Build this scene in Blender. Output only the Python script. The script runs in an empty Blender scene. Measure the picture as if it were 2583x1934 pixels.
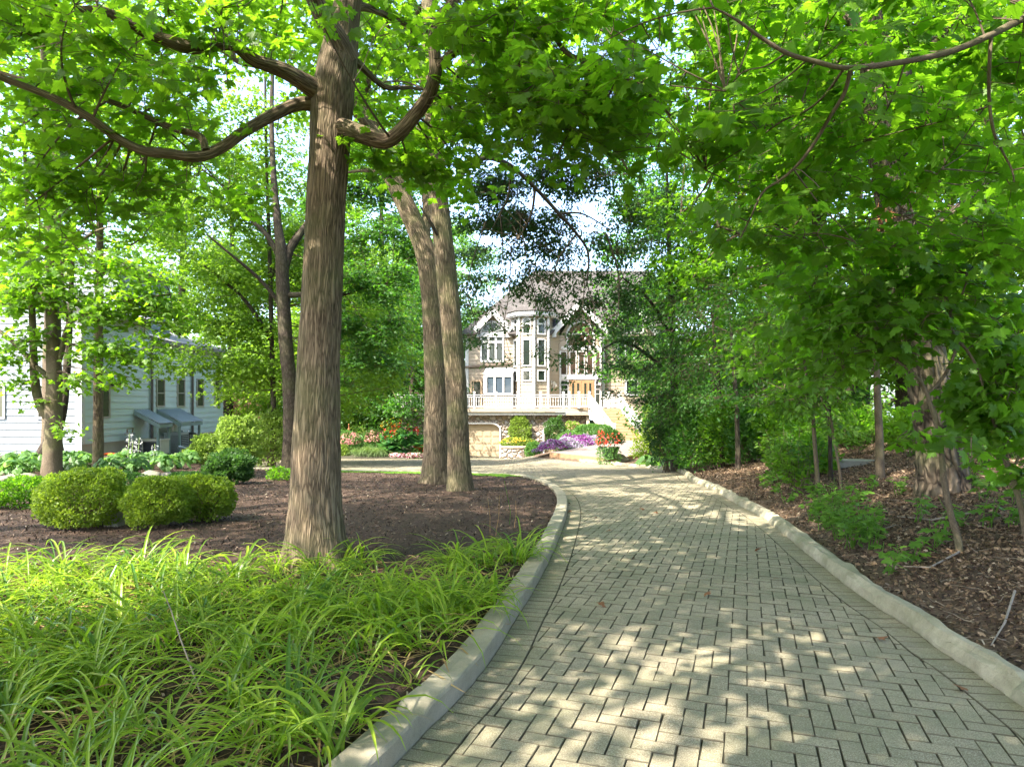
import bpy, math, random
import numpy as np
from mathutils import Vector
from mathutils.geometry import tessellate_polygon

scene = bpy.context.scene
# ---------------------------------------------------------------- camera, sky, sun
F, CX, HY, EYE = 1722.0, 1291.5, 1015.0, 1.62     # focal length and horizon of the photograph in its own pixels
cam_d = bpy.data.cameras.new("camera"); cam = bpy.data.objects.new("camera", cam_d)
scene.collection.objects.link(cam); scene.camera = cam
cam.location = (0, 0, EYE); cam.rotation_euler = (math.radians(90), 0, 0)
cam_d.sensor_width = 36.0; cam_d.lens = 36.0 * F / 2583.0
cam_d.shift_y = (HY - 967.0) / 2583.0
cam_d.clip_start = 0.05; cam_d.clip_end = 3000

SUN_DIR = Vector((-0.46, -0.43, 0.77)).normalized()
world = bpy.data.worlds.new("World"); scene.world = world; world.use_nodes = True
wn = world.node_tree; bgn = wn.nodes["Background"]
sky = wn.nodes.new("ShaderNodeTexSky"); sky.sky_type = 'NISHITA'; sky.sun_disc = False
sky.sun_elevation = math.asin(SUN_DIR.z); sky.sun_rotation = math.atan2(SUN_DIR.x, SUN_DIR.y)
sky.air_density = 0.8; sky.dust_density = 2.4; sky.ozone_density = 0.5
wn.links.new(sky.outputs[0], bgn.inputs[0]); bgn.inputs[1].default_value = 0.15
sun_d = bpy.data.lights.new("sun", 'SUN'); sun_d.energy = 3.0; sun_d.angle = math.radians(0.55); sun_d.color = (1.0, 0.93, 0.82)
sun = bpy.data.objects.new("sun", sun_d); scene.collection.objects.link(sun)
sun.rotation_euler = SUN_DIR.to_track_quat('Z', 'Y').to_euler()
vs = scene.view_settings
scene.display_settings.display_device = 'sRGB'
vs.view_transform = 'Standard'; vs.look = 'None'; vs.exposure = 2.88; vs.gamma = 1.0; vs.use_curve_mapping = False
cy = scene.cycles
cy.max_bounces = 9; cy.diffuse_bounces = 5; cy.glossy_bounces = 3; cy.transmission_bounces = 7; cy.transparent_max_bounces = 6
cy.caustics_reflective = False; cy.caustics_refractive = False
cy.use_denoising = True; cy.sample_clamp_indirect = 6.0

# ---------------------------------------------------------------- object helpers
C = scene.collection
def tag(o, label=None, cat=None, group=None, kind=None):
    if label: o["label"] = label
    if cat: o["category"] = cat
    if group: o["group"] = group
    if kind: o["kind"] = kind
    return o
def thing(name, label, cat, loc=(0, 0, 0), rz=0.0, group=None):
    o = bpy.data.objects.new(name, None); C.objects.link(o); o.location = loc; o.rotation_euler = (0, 0, rz)
    o.empty_display_size = 0.2
    return tag(o, label, cat, group)
def link(name, me, parent=None, local=False):
    o = bpy.data.objects.new(name, me); C.objects.link(o)
    if parent is not None:
        o.parent = parent
        if not local:                                   # geometry given in world coordinates
            m = M_world(parent).inverted()
            o.matrix_parent_inverse = m
    return o
def M_world(o):
    from mathutils import Matrix
    m = Matrix.LocRotScale(o.location, o.rotation_euler, o.scale)
    if o.parent is not None: m = M_world(o.parent) @ o.matrix_parent_inverse @ m
    return m
def copy_tree(o, parent=None):
    c = o.copy(); C.objects.link(c)
    if parent is not None: c.parent = parent; c.matrix_parent_inverse = o.matrix_parent_inverse.copy()
    for ch in [x for x in bpy.data.objects if x.parent == o]: copy_tree(ch, c)
    return c
def np_mesh(name, V, faces_flat, totals, mats, parent=None, tint=None, mat_idx=None, smooth=False, vec=None, local=False):
    """One mesh object straight from numpy arrays."""
    me = bpy.data.meshes.new(name)
    V = np.asarray(V, np.float32).reshape(-1, 3)
    faces_flat = np.asarray(faces_flat, np.int32).ravel(); totals = np.asarray(totals, np.int32).ravel()
    me.vertices.add(len(V)); me.vertices.foreach_set("co", V.ravel())
    me.loops.add(len(faces_flat)); me.loops.foreach_set("vertex_index", faces_flat)
    starts = np.zeros(len(totals), np.int32); starts[1:] = np.cumsum(totals)[:-1]
    me.polygons.add(len(totals)); me.polygons.foreach_set("loop_start", starts)
    if mat_idx is not None: me.polygons.foreach_set("material_index", np.asarray(mat_idx, np.int32))
    me.polygons.foreach_set("use_smooth", np.full(len(totals), bool(smooth)))
    for m in (mats if isinstance(mats, (list, tuple)) else [mats]): me.materials.append(m)
    me.update(calc_edges=True)
    if tint is not None:
        a = me.attributes.new("tint", 'FLOAT', 'FACE'); a.data.foreach_set("value", np.asarray(tint, np.float32).ravel())
    if vec is not None:
        a = me.attributes.new("bark", 'FLOAT_VECTOR', 'POINT'); a.data.foreach_set("vector", np.asarray(vec, np.float32).ravel())
    return link(name, me, parent, local)

class MB:
    """Collects boxes, slabs, bars and polygons into one mesh."""
    def __init__(s): s.v = []; s.f = []; s.m = []
    def add(s, vs_, fs, mi=0):
        b = len(s.v); s.v += [tuple(v) for v in vs_]
        for f in fs: s.f.append([b + i for i in f]); s.m.append(mi)
    def box(s, x0, x1, y0, y1, z0, z1, mi=0, T=None):
        p = [(x, y, z) for z in (z0, z1) for (x, y) in ((x0, y0), (x1, y0), (x1, y1), (x0, y1))]
        if T: p = [T(*q) for q in p]
        s.add(p, [(3, 2, 1, 0), (4, 5, 6, 7), (0, 1, 5, 4), (1, 2, 6, 5), (2, 3, 7, 6), (3, 0, 4, 7)], mi)
    def bar(s, a, b, w, h=None, mi=0, up=(0, 0, 1)):
        """A rectangular bar from a to b: w across, h along `up`."""
        h = h or w; a = Vector(a); b = Vector(b); d = (b - a).normalized(); u = Vector(up)
        r = d.cross(u)
        if r.length < 1e-4: r = d.cross(Vector((0, 1, 0)))
        r.normalize(); u = r.cross(d).normalized(); r = r * (w / 2); u = u * (h / 2)
        p = [a - r - u, a + r - u, a + r + u, a - r + u, b - r - u, b + r - u, b + r + u, b - r + u]
        s.add(p, [(3, 2, 1, 0), (4, 5, 6, 7), (0, 1, 5, 4), (1, 2, 6, 5), (2, 3, 7, 6), (3, 0, 4, 7)], mi)
    def tube(s, pts, r, n=8, mi=0, cap=True):
        pts = [Vector(p) for p in pts]; rr = r if isinstance(r, (list, tuple)) else [r] * len(pts)
        b = len(s.v); prev = None
        for i, p in enumerate(pts):
            d = (pts[min(i + 1, len(pts) - 1)] - pts[max(i - 1, 0)]).normalized()
            if prev is None:
                prev = d.cross(Vector((0, 0, 1)))
                if prev.length < 1e-3: prev = d.cross(Vector((1, 0, 0)))
            a = (prev - d * prev.dot(d)).normalized(); prev = a; c = d.cross(a)
            for k in range(n):
                t = 2 * math.pi * k / n; s.v.append(tuple(p + (a * math.cos(t) + c * math.sin(t)) * rr[i]))
        for i in range(len(pts) - 1):
            for k in range(n):
                s.f.append([b + i * n + k, b + i * n + (k + 1) % n, b + (i + 1) * n + (k + 1) % n, b + (i + 1) * n + k]); s.m.append(mi)
        if cap:
            s.f.append([b + k for k in range(n)][::-1]); s.m.append(mi)
            s.f.append([b + (len(pts) - 1) * n + k for k in range(n)]); s.m.append(mi)
    def lathe(s, c, prof, n=20, mi=0):
        b = len(s.v); c = Vector(c)
        for (r, z) in prof:
            for k in range(n):
                t = 2 * math.pi * k / n; s.v.append((c.x + r * math.cos(t), c.y + r * math.sin(t), c.z + z))
        for i in range(len(prof) - 1):
            for k in range(n):
                s.f.append([b + i * n + k, b + i * n + (k + 1) % n, b + (i + 1) * n + (k + 1) % n, b + (i + 1) * n + k]); s.m.append(mi)
        s.f.append([b + k for k in range(n)][::-1]); s.m.append(mi)
        s.f.append([b + (len(prof) - 1) * n + k for k in range(n)]); s.m.append(mi)
    def prism(s, poly, z0, z1, mi=0, T=None):
        n = len(poly); p = [(x, y, z0) for x, y in poly] + [(x, y, z1) for x, y in poly]
        if T: p = [T(*q) for q in p]
        s.add(p, [list(range(n))[::-1], list(range(n, 2 * n))] + [(i, (i + 1) % n, n + (i + 1) % n, n + i) for i in range(n)], mi)
    def slab(s, quad, t, mi=0, mi_side=None):
        """A roof slab: the quad is the top face, t its thickness (downwards along the normal)."""
        q = [Vector(v) for v in quad]; nrm = (q[1] - q[0]).cross(q[-1] - q[0]).normalized()
        if nrm.z < 0: nrm = -nrm; q = q[::-1]
        n = len(q); lo = [v - nrm * t for v in q]
        s.add(q, [list(range(n))], mi)
        s.add(q + lo, [list(range(n, 2 * n))[::-1]] + [((i + 1) % n, i, n + i, n + (i + 1) % n) for i in range(n)], mi if mi_side is None else mi_side)
    def build(s, name, mats, parent=None, smooth=False, local=False):
        me = bpy.data.meshes.new(name); me.from_pydata(s.v, [], s.f)
        for m in (mats if isinstance(mats, (list, tuple)) else [mats]): me.materials.append(m)
        me.polygons.foreach_set("material_index", s.m)
        if smooth: me.polygons.foreach_set("use_smooth", [True] * len(s.f))
        me.update()
        return link(name, me, parent, local)

# ---------------------------------------------------------------- numpy noise
def _h(ix, iy, iz, seed):
    n = (ix * 374761393 + iy * 668265263 + iz * 2147483647 + seed * 1274126177) & 0xFFFFFFFF
    n = ((n ^ (n >> 13)) * 1274126177) & 0xFFFFFFFF
    n = n ^ (n >> 16)
    return (n & 0xFFFFFF) / float(0xFFFFFF)
def vnoise(x, y, z=0.0, seed=0):
    x = np.asarray(x, float); y = np.asarray(y, float) + 0 * x; z = np.asarray(z, float) + 0 * x
    ix = np.floor(x).astype(np.int64); iy = np.floor(y).astype(np.int64); iz = np.floor(z).astype(np.int64)
    fx, fy, fz = x - ix, y - iy, z - iz
    fx, fy, fz = fx * fx * (3 - 2 * fx), fy * fy * (3 - 2 * fy), fz * fz * (3 - 2 * fz)
    r = 0
    for a in (0, 1):
        for b in (0, 1):
            for c in (0, 1):
                r = r + _h(ix + a, iy + b, iz + c, seed) * (fx if a else 1 - fx) * (fy if b else 1 - fy) * (fz if c else 1 - fz)
    return r * 2 - 1
def fbm(x, y, z=0.0, seed=0, o=3):
    r = 0; a = 1.0
    for k in range(o):
        r = r + a * vnoise(np.asarray(x) * 2 ** k, np.asarray(y) * 2 ** k, np.asarray(z) * 2 ** k, seed + k); a *= 0.5
    return r
def unit(a): return a / np.maximum(np.linalg.norm(a, axis=-1, keepdims=True), 1e-9)

# ---------------------------------------------------------------- materials
class NT:
    def __init__(s, name):
        s.mat = bpy.data.materials.new(name); s.mat.use_nodes = True
        s.t = s.mat.node_tree; s.n = s.t.nodes; s.b = s.n["Principled BSDF"]; s.out = s.n["Material Output"]
        s.b.inputs["Specular IOR Level"].default_value = 0.3
    def node(s, t, **kw):
        n = s.n.new("ShaderNode" + t)
        for k, v in kw.items():
            if k in n.inputs: n.inputs[k].default_value = v
            else: setattr(n, k, v)
        return n
    def l(s, a, b): s.t.links.new(a, b)
    def coord(s, kind="Object", scale=(1, 1, 1), rot=(0, 0, 0)):
        tc = s.node("TexCoord"); mp = s.node("Mapping"); mp.inputs["Scale"].default_value = scale; mp.inputs["Rotation"].default_value = rot
        s.l(tc.outputs[kind], mp.inputs[0]); return mp.outputs[0]
    def attr(s, name, scale=None):
        a = s.node("Attribute"); a.attribute_name = name
        if scale is None: return a.outputs["Fac"]
        mp = s.node("Mapping"); mp.inputs["Scale"].default_value = scale; s.l(a.outputs["Vector"], mp.inputs[0]); return mp.outputs[0]
    def noise(s, vec, scale, detail=4, rough=0.55, dist=0.0):
        n = s.node("TexNoise"); n.inputs["Scale"].default_value = scale; n.inputs["Detail"].default_value = detail
        n.inputs["Roughness"].default_value = rough; n.inputs["Distortion"].default_value = dist
        s.l(vec, n.inputs["Vector"]); return n.outputs["Fac"]
    def ramp(s, fac, stops, interp='LINEAR'):
        r = s.node("ValToRGB"); r.color_ramp.interpolation = interp
        while len(r.color_ramp.elements) < len(stops): r.color_ramp.elements.new(0.5)
        for e, (p, c) in zip(r.color_ramp.elements, stops): e.position = p; e.color = (*c, 1) if len(c) == 3 else c
        s.l(fac, r.inputs[0]); return r.outputs[0]
    def mix(s, a, b, fac, mode='MIX'):
        m = s.node("Mix"); m.data_type = 'RGBA'; m.blend_type = mode
        for sock, v in ((m.inputs[0], fac), (m.inputs[6], a), (m.inputs[7], b)):
            if isinstance(v, bpy.types.NodeSocket): s.l(v, sock)
            elif isinstance(v, (int, float)): sock.default_value = v
            else: sock.default_value = (*v, 1)
        return m.outputs[2]
    def math(s, op, a, b=0.0):
        m = s.node("Math", operation=op)
        for sock, v in ((m.inputs[0], a), (m.inputs[1], b)):
            if isinstance(v, bpy.types.NodeSocket): s.l(v, sock)
            else: sock.default_value = v
        return m.outputs[0]
    def bump(s, h, dist, strength=1.0):
        b = s.node("Bump"); b.inputs["Distance"].default_value = dist; b.inputs["Strength"].default_value = strength
        s.l(h, b.inputs["Height"]); s.l(b.outputs[0], s.b.inputs["Normal"]); return b
    def col(s, c):
        if isinstance(c, bpy.types.NodeSocket): s.l(c, s.b.inputs["Base Color"])
        else: s.b.inputs["Base Color"].default_value = (*c, 1)
    def rough(s, r): s.b.inputs["Roughness"].default_value = r

def paint(name, c, rough=0.55, var=0.12, scale=3.0, bump=0.002, spec=0.3, metal=0.0):
    """Painted or plain surface with faint blotches of dirt."""
    m = NT(name); v = m.coord()
    n = m.noise(v, scale, 6, 0.65); n2 = m.noise(v, scale * 14, 3)
    lo = tuple(x * (1 - var * 1.6) for x in c); hi = tuple(min(1, x * (1 + var * 0.6)) for x in c)
    a = m.ramp(n, [(0.25, lo), (0.55, c), (0.8, hi)])
    m.col(m.mix(a, tuple(x * 0.8 for x in c), m.math('MULTIPLY', n2, 0.25)))
    m.rough(rough); m.b.inputs["Specular IOR Level"].default_value = spec; m.b.inputs["Metallic"].default_value = metal
    if bump: m.bump(n2, bump)
    return m.mat

def leaf_mat(name, dark, light, glow, glow2=None, trans=0.5, rough=0.5, spec=0.35):
    """Leaf: per-leaf colour from the tint attribute, light passing through the blade."""
    m = NT(name); t = m.attr("tint")
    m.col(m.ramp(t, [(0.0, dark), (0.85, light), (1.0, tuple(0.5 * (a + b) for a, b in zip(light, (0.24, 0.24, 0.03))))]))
    m.rough(rough); m.b.inputs["Specular IOR Level"].default_value = spec
    tr = m.node("BsdfTranslucent"); m.l(m.ramp(t, [(0.0, tuple(0.62 * x for x in glow)), (0.8, glow), (1.0, glow2 or tuple(min(1, 1.25 * x) for x in glow))]), tr.inputs[0])
    mx = m.node("MixShader"); mx.inputs[0].default_value = trans
    m.l(m.b.outputs[0], mx.inputs[1]); m.l(tr.outputs[0], mx.inputs[2]); m.l(mx.outputs[0], m.out.inputs[0])
    return m.mat

def bark_mat(name, dark, light, k=28.0, zk=0.22, depth=0.012, moss=0.15, furrow=0.5):
    """Bark ridges that run along the limb: the bark attribute holds (round, round, along) in metres."""
    m = NT(name); v = m.attr("bark", (1, 1, zk)); v0 = m.attr("bark", (1, 1, 1))
    n1 = m.noise(v, k, 5, 0.6, 0.6); n2 = m.noise(v0, 5.0, 4); n3 = m.noise(v0, 150, 3)
    w = m.node("TexVoronoi"); w.feature = 'DISTANCE_TO_EDGE'; w.inputs["Scale"].default_value = k * 0.75
    dv = m.node("Mix"); dv.data_type = 'VECTOR'; dv.inputs[0].default_value = 0.06
    nz = m.node("TexNoise"); nz.inputs["Scale"].default_value = k * 0.8; m.l(v, nz.inputs["Vector"])
    m.l(v, dv.inputs[4]); m.l(nz.outputs["Color"], dv.inputs[5]); m.l(dv.outputs[1], w.inputs["Vector"])
    ridge = m.ramp(w.outputs["Distance"], [(0.0, (0, 0, 0)), (0.28, (1, 1, 1))])
    h = m.mix(ridge, n1, furrow)
    c = m.ramp(h, [(0.18, dark), (0.5, tuple(0.5 * (a + b) for a, b in zip(dark, light))), (0.85, light)])
    c = m.mix(c, tuple(x * 0.62 for x in light), m.ramp(n2, [(0.45, (0, 0, 0)), (0.75, (0.8, 0.8, 0.8))]))
    c = m.mix(c, (0.13, 0.16, 0.05), m.math('MULTIPLY', m.ramp(m.noise(v0, 2.3, 5), [(0.45, (0, 0, 0)), (0.7, (1, 1, 1))]), moss))
    m.col(m.mix(c, tuple(x * 0.7 for x in dark), m.math('MULTIPLY', n3, 0.3)))
    m.rough(0.85); m.b.inputs["Specular IOR Level"].default_value = 0.15
    m.bump(h, depth, 0.9)
    return m.mat

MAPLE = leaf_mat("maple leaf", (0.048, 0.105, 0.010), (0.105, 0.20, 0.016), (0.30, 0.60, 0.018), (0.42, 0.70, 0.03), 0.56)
MAPLE_Y = leaf_mat("sunny maple leaf", (0.075, 0.145, 0.014), (0.14, 0.24, 0.022), (0.33, 0.58, 0.028), (0.44, 0.68, 0.05))  # leaf colour lightened and yellowed to make crowns look sunlit
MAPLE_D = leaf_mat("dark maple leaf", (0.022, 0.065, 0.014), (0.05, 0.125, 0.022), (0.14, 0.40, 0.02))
ELM = leaf_mat("elm leaf", (0.018, 0.05, 0.016), (0.042, 0.10, 0.026), (0.085, 0.22, 0.022), trans=0.42)  # leaf colour darkened so the hanging crown reads as shaded
WOOD_LEAF = leaf_mat("woodland leaf", (0.040, 0.095, 0.010), (0.095, 0.19, 0.016), (0.28, 0.60, 0.018), (0.40, 0.70, 0.03), 0.56)
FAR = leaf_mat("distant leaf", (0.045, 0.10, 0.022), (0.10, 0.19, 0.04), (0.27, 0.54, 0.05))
BOX = leaf_mat("boxwood leaf", (0.07, 0.125, 0.016), (0.23, 0.32, 0.032), (0.36, 0.52, 0.03), (0.6, 0.72, 0.08))  # light and dark leaf tones spread wide in place of sun patches
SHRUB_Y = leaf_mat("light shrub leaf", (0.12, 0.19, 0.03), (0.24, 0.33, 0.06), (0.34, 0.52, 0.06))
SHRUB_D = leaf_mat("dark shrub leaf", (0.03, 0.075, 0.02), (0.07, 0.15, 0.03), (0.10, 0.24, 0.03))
HOSTA = leaf_mat("hosta leaf", (0.05, 0.13, 0.03), (0.13, 0.24, 0.07), (0.22, 0.46, 0.05), rough=0.4)
FERN = leaf_mat("undergrowth leaf", (0.06, 0.15, 0.02), (0.13, 0.25, 0.03), (0.22, 0.46, 0.03))
LILY = leaf_mat("daylily blade", (0.04, 0.12, 0.014), (0.25, 0.34, 0.025), (0.36, 0.58, 0.03), rough=0.38, spec=0.5)
STRAW = leaf_mat("dried blade", (0.30, 0.18, 0.07), (0.48, 0.36, 0.15), (0.42, 0.30, 0.10), trans=0.3)
GRASSM = leaf_mat("lawn blade", (0.09, 0.20, 0.02), (0.16, 0.32, 0.03), (0.22, 0.45, 0.03))
TWIG = paint("twig bark", (0.10, 0.07, 0.045), 0.8, 0.2, 8, 0)
BARK_MAPLE = bark_mat("maple bark", (0.045, 0.031, 0.019), (0.27, 0.20, 0.13), 64, 0.055, 0.012, 0.3, 0.4)
BARK_TWIN = bark_mat("pale furrowed bark", (0.04, 0.03, 0.018), (0.225, 0.17, 0.11), 42, 0.11, 0.018, 0.35, 0.4)
BARK_DARK = bark_mat("dark bark", (0.022, 0.017, 0.012), (0.085, 0.066, 0.05), 26, 0.25, 0.012, 0.15)
BARK_GREY = bark_mat("smooth grey bark", (0.07, 0.054, 0.036), (0.175, 0.135, 0.092), 75, 0.25, 0.003, 0.4, 0.6)
BARK_ROUGH = bark_mat("deeply furrowed bark", (0.02, 0.015, 0.011), (0.17, 0.13, 0.09), 19, 0.22, 0.05, 0.3, 0.3)
# ---------------------------------------------------------------- terrain
def at(px, py, d): return Vector(((px - CX) * d / F, d, EYE - (py - HY) * d / F))
def sst(t): t = np.clip(t, 0, 1); return t * t * (3 - 2 * t)
def prof(y):
    y = np.asarray(y, float); a = np.clip(y, 4, 20)
    return -(0.0018 * (a - 4) ** 2 + 0.0632 * (np.clip(y, 20, 45) - 20))
def road(x, y):
    """Surface of the drive: the slope away from the camera and a slight rise towards the boardwalk."""
    x = np.asarray(x, float); y = np.asarray(y, float)
    return prof(y) + 0.30 * sst((x + 1) / 3) * sst((y - 25) / 9) * (1 - sst((y - 38) / 5))
PLAT = np.array([(4.25, 27.6), (6.75, 33.2), (8.6, 42.6), (4.9, 42.2), (1.75, 31.4)])
def on_road(px, py):
    """The point of the sloping drive that the photograph shows at a pixel."""
    lo, hi = 2.0, 44.9
    f = lambda d: EYE - (py - HY) * d / F - float(prof(d))
    for _ in range(60):
        m = 0.5 * (lo + hi)
        if f(m) > 0: lo = m
        else: hi = m
    return ((px - CX) * lo / F, lo)
def smooth_line(p, n=6):
    p = np.array(p, float); q = np.vstack([2 * p[0] - p[1], p, 2 * p[-1] - p[-2]]); out = []
    for i in range(1, len(q) - 2):
        for k in range(n):
            t = k / n; a, b, c, d = q[i - 1:i + 3]
            out.append(0.5 * (2 * b + (c - a) * t + (2 * a - 5 * b + 4 * c - d) * t * t + (3 * b - 3 * c + d - a) * t ** 3))
    out.append(q[-2]); return np.array(out)
LEFT = smooth_line([(-4.6, -9), (-2.9, -4), (-1.45, 0.4)] + [on_road(*p) for p in
    ((987, 1934), (1085, 1830), (1167, 1750), (1243, 1655), (1300, 1560), (1353, 1475), (1404, 1372), (1431, 1288), (1418, 1247), (1376, 1222))]
    + [(0.15, 17.6), (-1.6, 18.9), (-4.2, 19.9), (-7.2, 21.2), (-10.5, 23.6), (-13.0, 25.5)])
RIGHT = smooth_line([(0.0, -9), (1.15, -4), (2.2, 0.4)] + [on_road(*p) for p in
    ((2583, 1783), (2388, 1650), (2294, 1581), (2200, 1522), (2125, 1466), (2031, 1391), (1981, 1350), (1913, 1300), (1856, 1269), (1800, 1237), (1740, 1212))]
    + [(5.15, 21.0), (5.0, 24.0), (4.3, 26.9), (3.1, 28.9), (1.7, 31.0), (1.2, 35.0), (1.15, 43.9)])
COURT = np.array([(-0.72, 43.9), (-0.72, 44.75), (-3.75, 44.75), (-6.4, 45.0), (-6.6, 42.2), (-13.0, 42.2)])
DRIVE = np.vstack([LEFT[::-1], RIGHT, COURT])
def in_poly(x, y, P):
    x = np.asarray(x, float); y = np.asarray(y, float); r = np.zeros(x.shape, bool)
    for (x1, y1), (x2, y2) in zip(P, np.roll(P, -1, 0)):
        if y1 == y2: continue
        r ^= ((y1 > y) != (y2 > y)) & (x < (x2 - x1) * (y - y1) / (y2 - y1) + x1)
    return r
def seg_dist(x, y, L):
    x = np.asarray(x, float); y = np.asarray(y, float); best = np.full(x.shape, 1e9)
    for (x1, y1), (x2, y2) in zip(L[:-1], L[1:]):
        dx, dy = x2 - x1, y2 - y1; q = dx * dx + dy * dy + 1e-12
        t = np.clip(((x - x1) * dx + (y - y1) * dy) / q, 0, 1)
        best = np.minimum(best, np.hypot(x - x1 - t * dx, y - y1 - t * dy))
    return best
def terrain(x, y, full=False):
    """Ground height, the verge's height outside the drive added to the road's slope."""
    x = np.atleast_1d(np.asarray(x, float)); y = np.atleast_1d(np.asarray(y, float))
    dl, dr = seg_dist(x, y, LEFT), seg_dist(x, y, RIGHT); ins = in_poly(x, y, DRIVE)
    left = (dl < dr) | (x < -5)
    s = np.where(left, dl, dr)
    b = road(x, y)
    zl = 0.075 * sst((s - 0.08) / 0.1) + 0.05 * sst(s / 3) + 0.26 * sst((-x - 8) / 6) * sst((y - 12) / 8) * (1 - sst((y - 40) / 6))
    zr = 0.07 * sst((s - 0.08) / 0.1) + np.where(y < 60, 0.225 * np.clip(s - 0.25, 0, 6.5) * (1 - 0.75 * sst((y - 16) / 9)), 0)
    z = b + np.where(ins | (s < 0.1), -0.010, np.where(left, zl, zr))
    z = z + np.where(ins | left, 0, 0.75 * sst((x - 1.5) / 3.5) * sst((y - 30) / 7) * (1 - sst((y - 43) / 3)))
    z = np.where((in_poly(x, y, PLAT) | (seg_dist(x, y, PLAT) < .25)) & (y > 28.5), np.minimum(z, -0.93), z)
    z = z + np.where(ins, 0, 0.022 * sst((s - .1) / .4) * fbm(x * 1.3, y * 1.3, 0, 5))
    z = np.where(y > 52, z - 0.02 * np.clip(y - 52, 0, 60), z)
    return (z, ins, left, s) if full else z
def tz(x, y): return float(terrain(x, y)[0])
def on_ground(px, py):
    """March the sight line to the ground and return where it lands."""
    d = np.arange(2.0, 60, 0.02); X = (px - CX) * d / F; Z = EYE - (py - HY) * d / F
    T = terrain(X, d); k = np.argmax(Z < T)
    if not (Z < T).any(): k = len(d) - 1
    return Vector((X[k], d[k], T[k]))

def axis(segs):
    out = []
    for a, b, s in segs: out += list(np.arange(a, b - 1e-6, s))
    return np.array(out + [segs[-1][1]])
def build_ground():
    gx = axis([(-400, -60, 20), (-60, -22, 2), (-22, -12, 0.4), (-12, 9, 0.13), (9, 16, 0.4), (16, 60, 2), (60, 400, 20)])
    gy = axis([(-40, -6, 1.5), (-6, 1.5, 0.4), (1.5, 21, 0.13), (21, 46, 0.35), (46, 80, 2), (80, 700, 20)])
    X, Y = np.meshgrid(gx, gy); sh = X.shape
    z, ins, left, s = terrain(X.ravel(), Y.ravel(), True)
    n, m = sh; I = np.arange(n * m).reshape(n, m)
    f = np.stack([I[:-1, :-1], I[:-1, 1:], I[1:, 1:], I[1:, :-1]], -1).reshape(-1, 4)
    V = np.stack([X.ravel(), Y.ravel(), z], -1)
    cx_, cy_ = V[f].mean(1)[:, 0], V[f].mean(1)[:, 1]
    zone = np.where(in_poly(cx_, cy_, DRIVE), 0.0, np.where(left.ravel()[f[:, 0]], 0.35, 0.7))
    zone = np.where((cy_ > 47) | (np.abs(cx_) > 30), 1.0, zone)
    m_ = NT("soil and mulch"); t = m_.attr("tint"); v = m_.coord()
    n1 = m_.noise(v, 42, 6, 0.75); n2 = m_.noise(v, 1.7, 4); n3 = m_.noise(v, 130, 3)
    mulch = m_.ramp(n1, [(0.3, (0.02, 0.011, 0.007)), (0.52, (0.056, 0.032, 0.02)), (0.72, (0.13, 0.08, 0.052))])
    litter = m_.ramp(n1, [(0.28, (0.030, 0.019, 0.012)), (0.5, (0.10, 0.064, 0.040)), (0.75, (0.24, 0.165, 0.105))])
    sand = m_.ramp(n3, [(0.3, (0.028, 0.026, 0.016)), (0.7, (0.07, 0.064, 0.042))])
    lawn = m_.ramp(m_.noise(v, 9, 5), [(0.3, (0.04, 0.09, 0.014)), (0.7, (0.08, 0.16, 0.024))])
    c = m_.mix(sand, mulch, m_.ramp(t, [(0.2, (0, 0, 0)), (0.21, (1, 1, 1))]))
    c = m_.mix(c, litter, m_.ramp(t, [(0.5, (0, 0, 0)), (0.51, (1, 1, 1))]))
    c = m_.mix(c, lawn, m_.ramp(t, [(0.85, (0, 0, 0)), (0.86, (1, 1, 1))]))
    m_.col(m_.mix(c, (0.03, 0.022, 0.014), m_.math('MULTIPLY', n2, 0.25))); m_.rough(0.95); m_.bump(n1, 0.02, 0.8)
    o = np_mesh("ground", V, f, np.full(len(f), 4), m_.mat, tint=zone, smooth=True)
    tag(o, "dark mulch and leaf covered ground on both sides of the paved drive", "ground", kind="structure")
build_ground()

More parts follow.
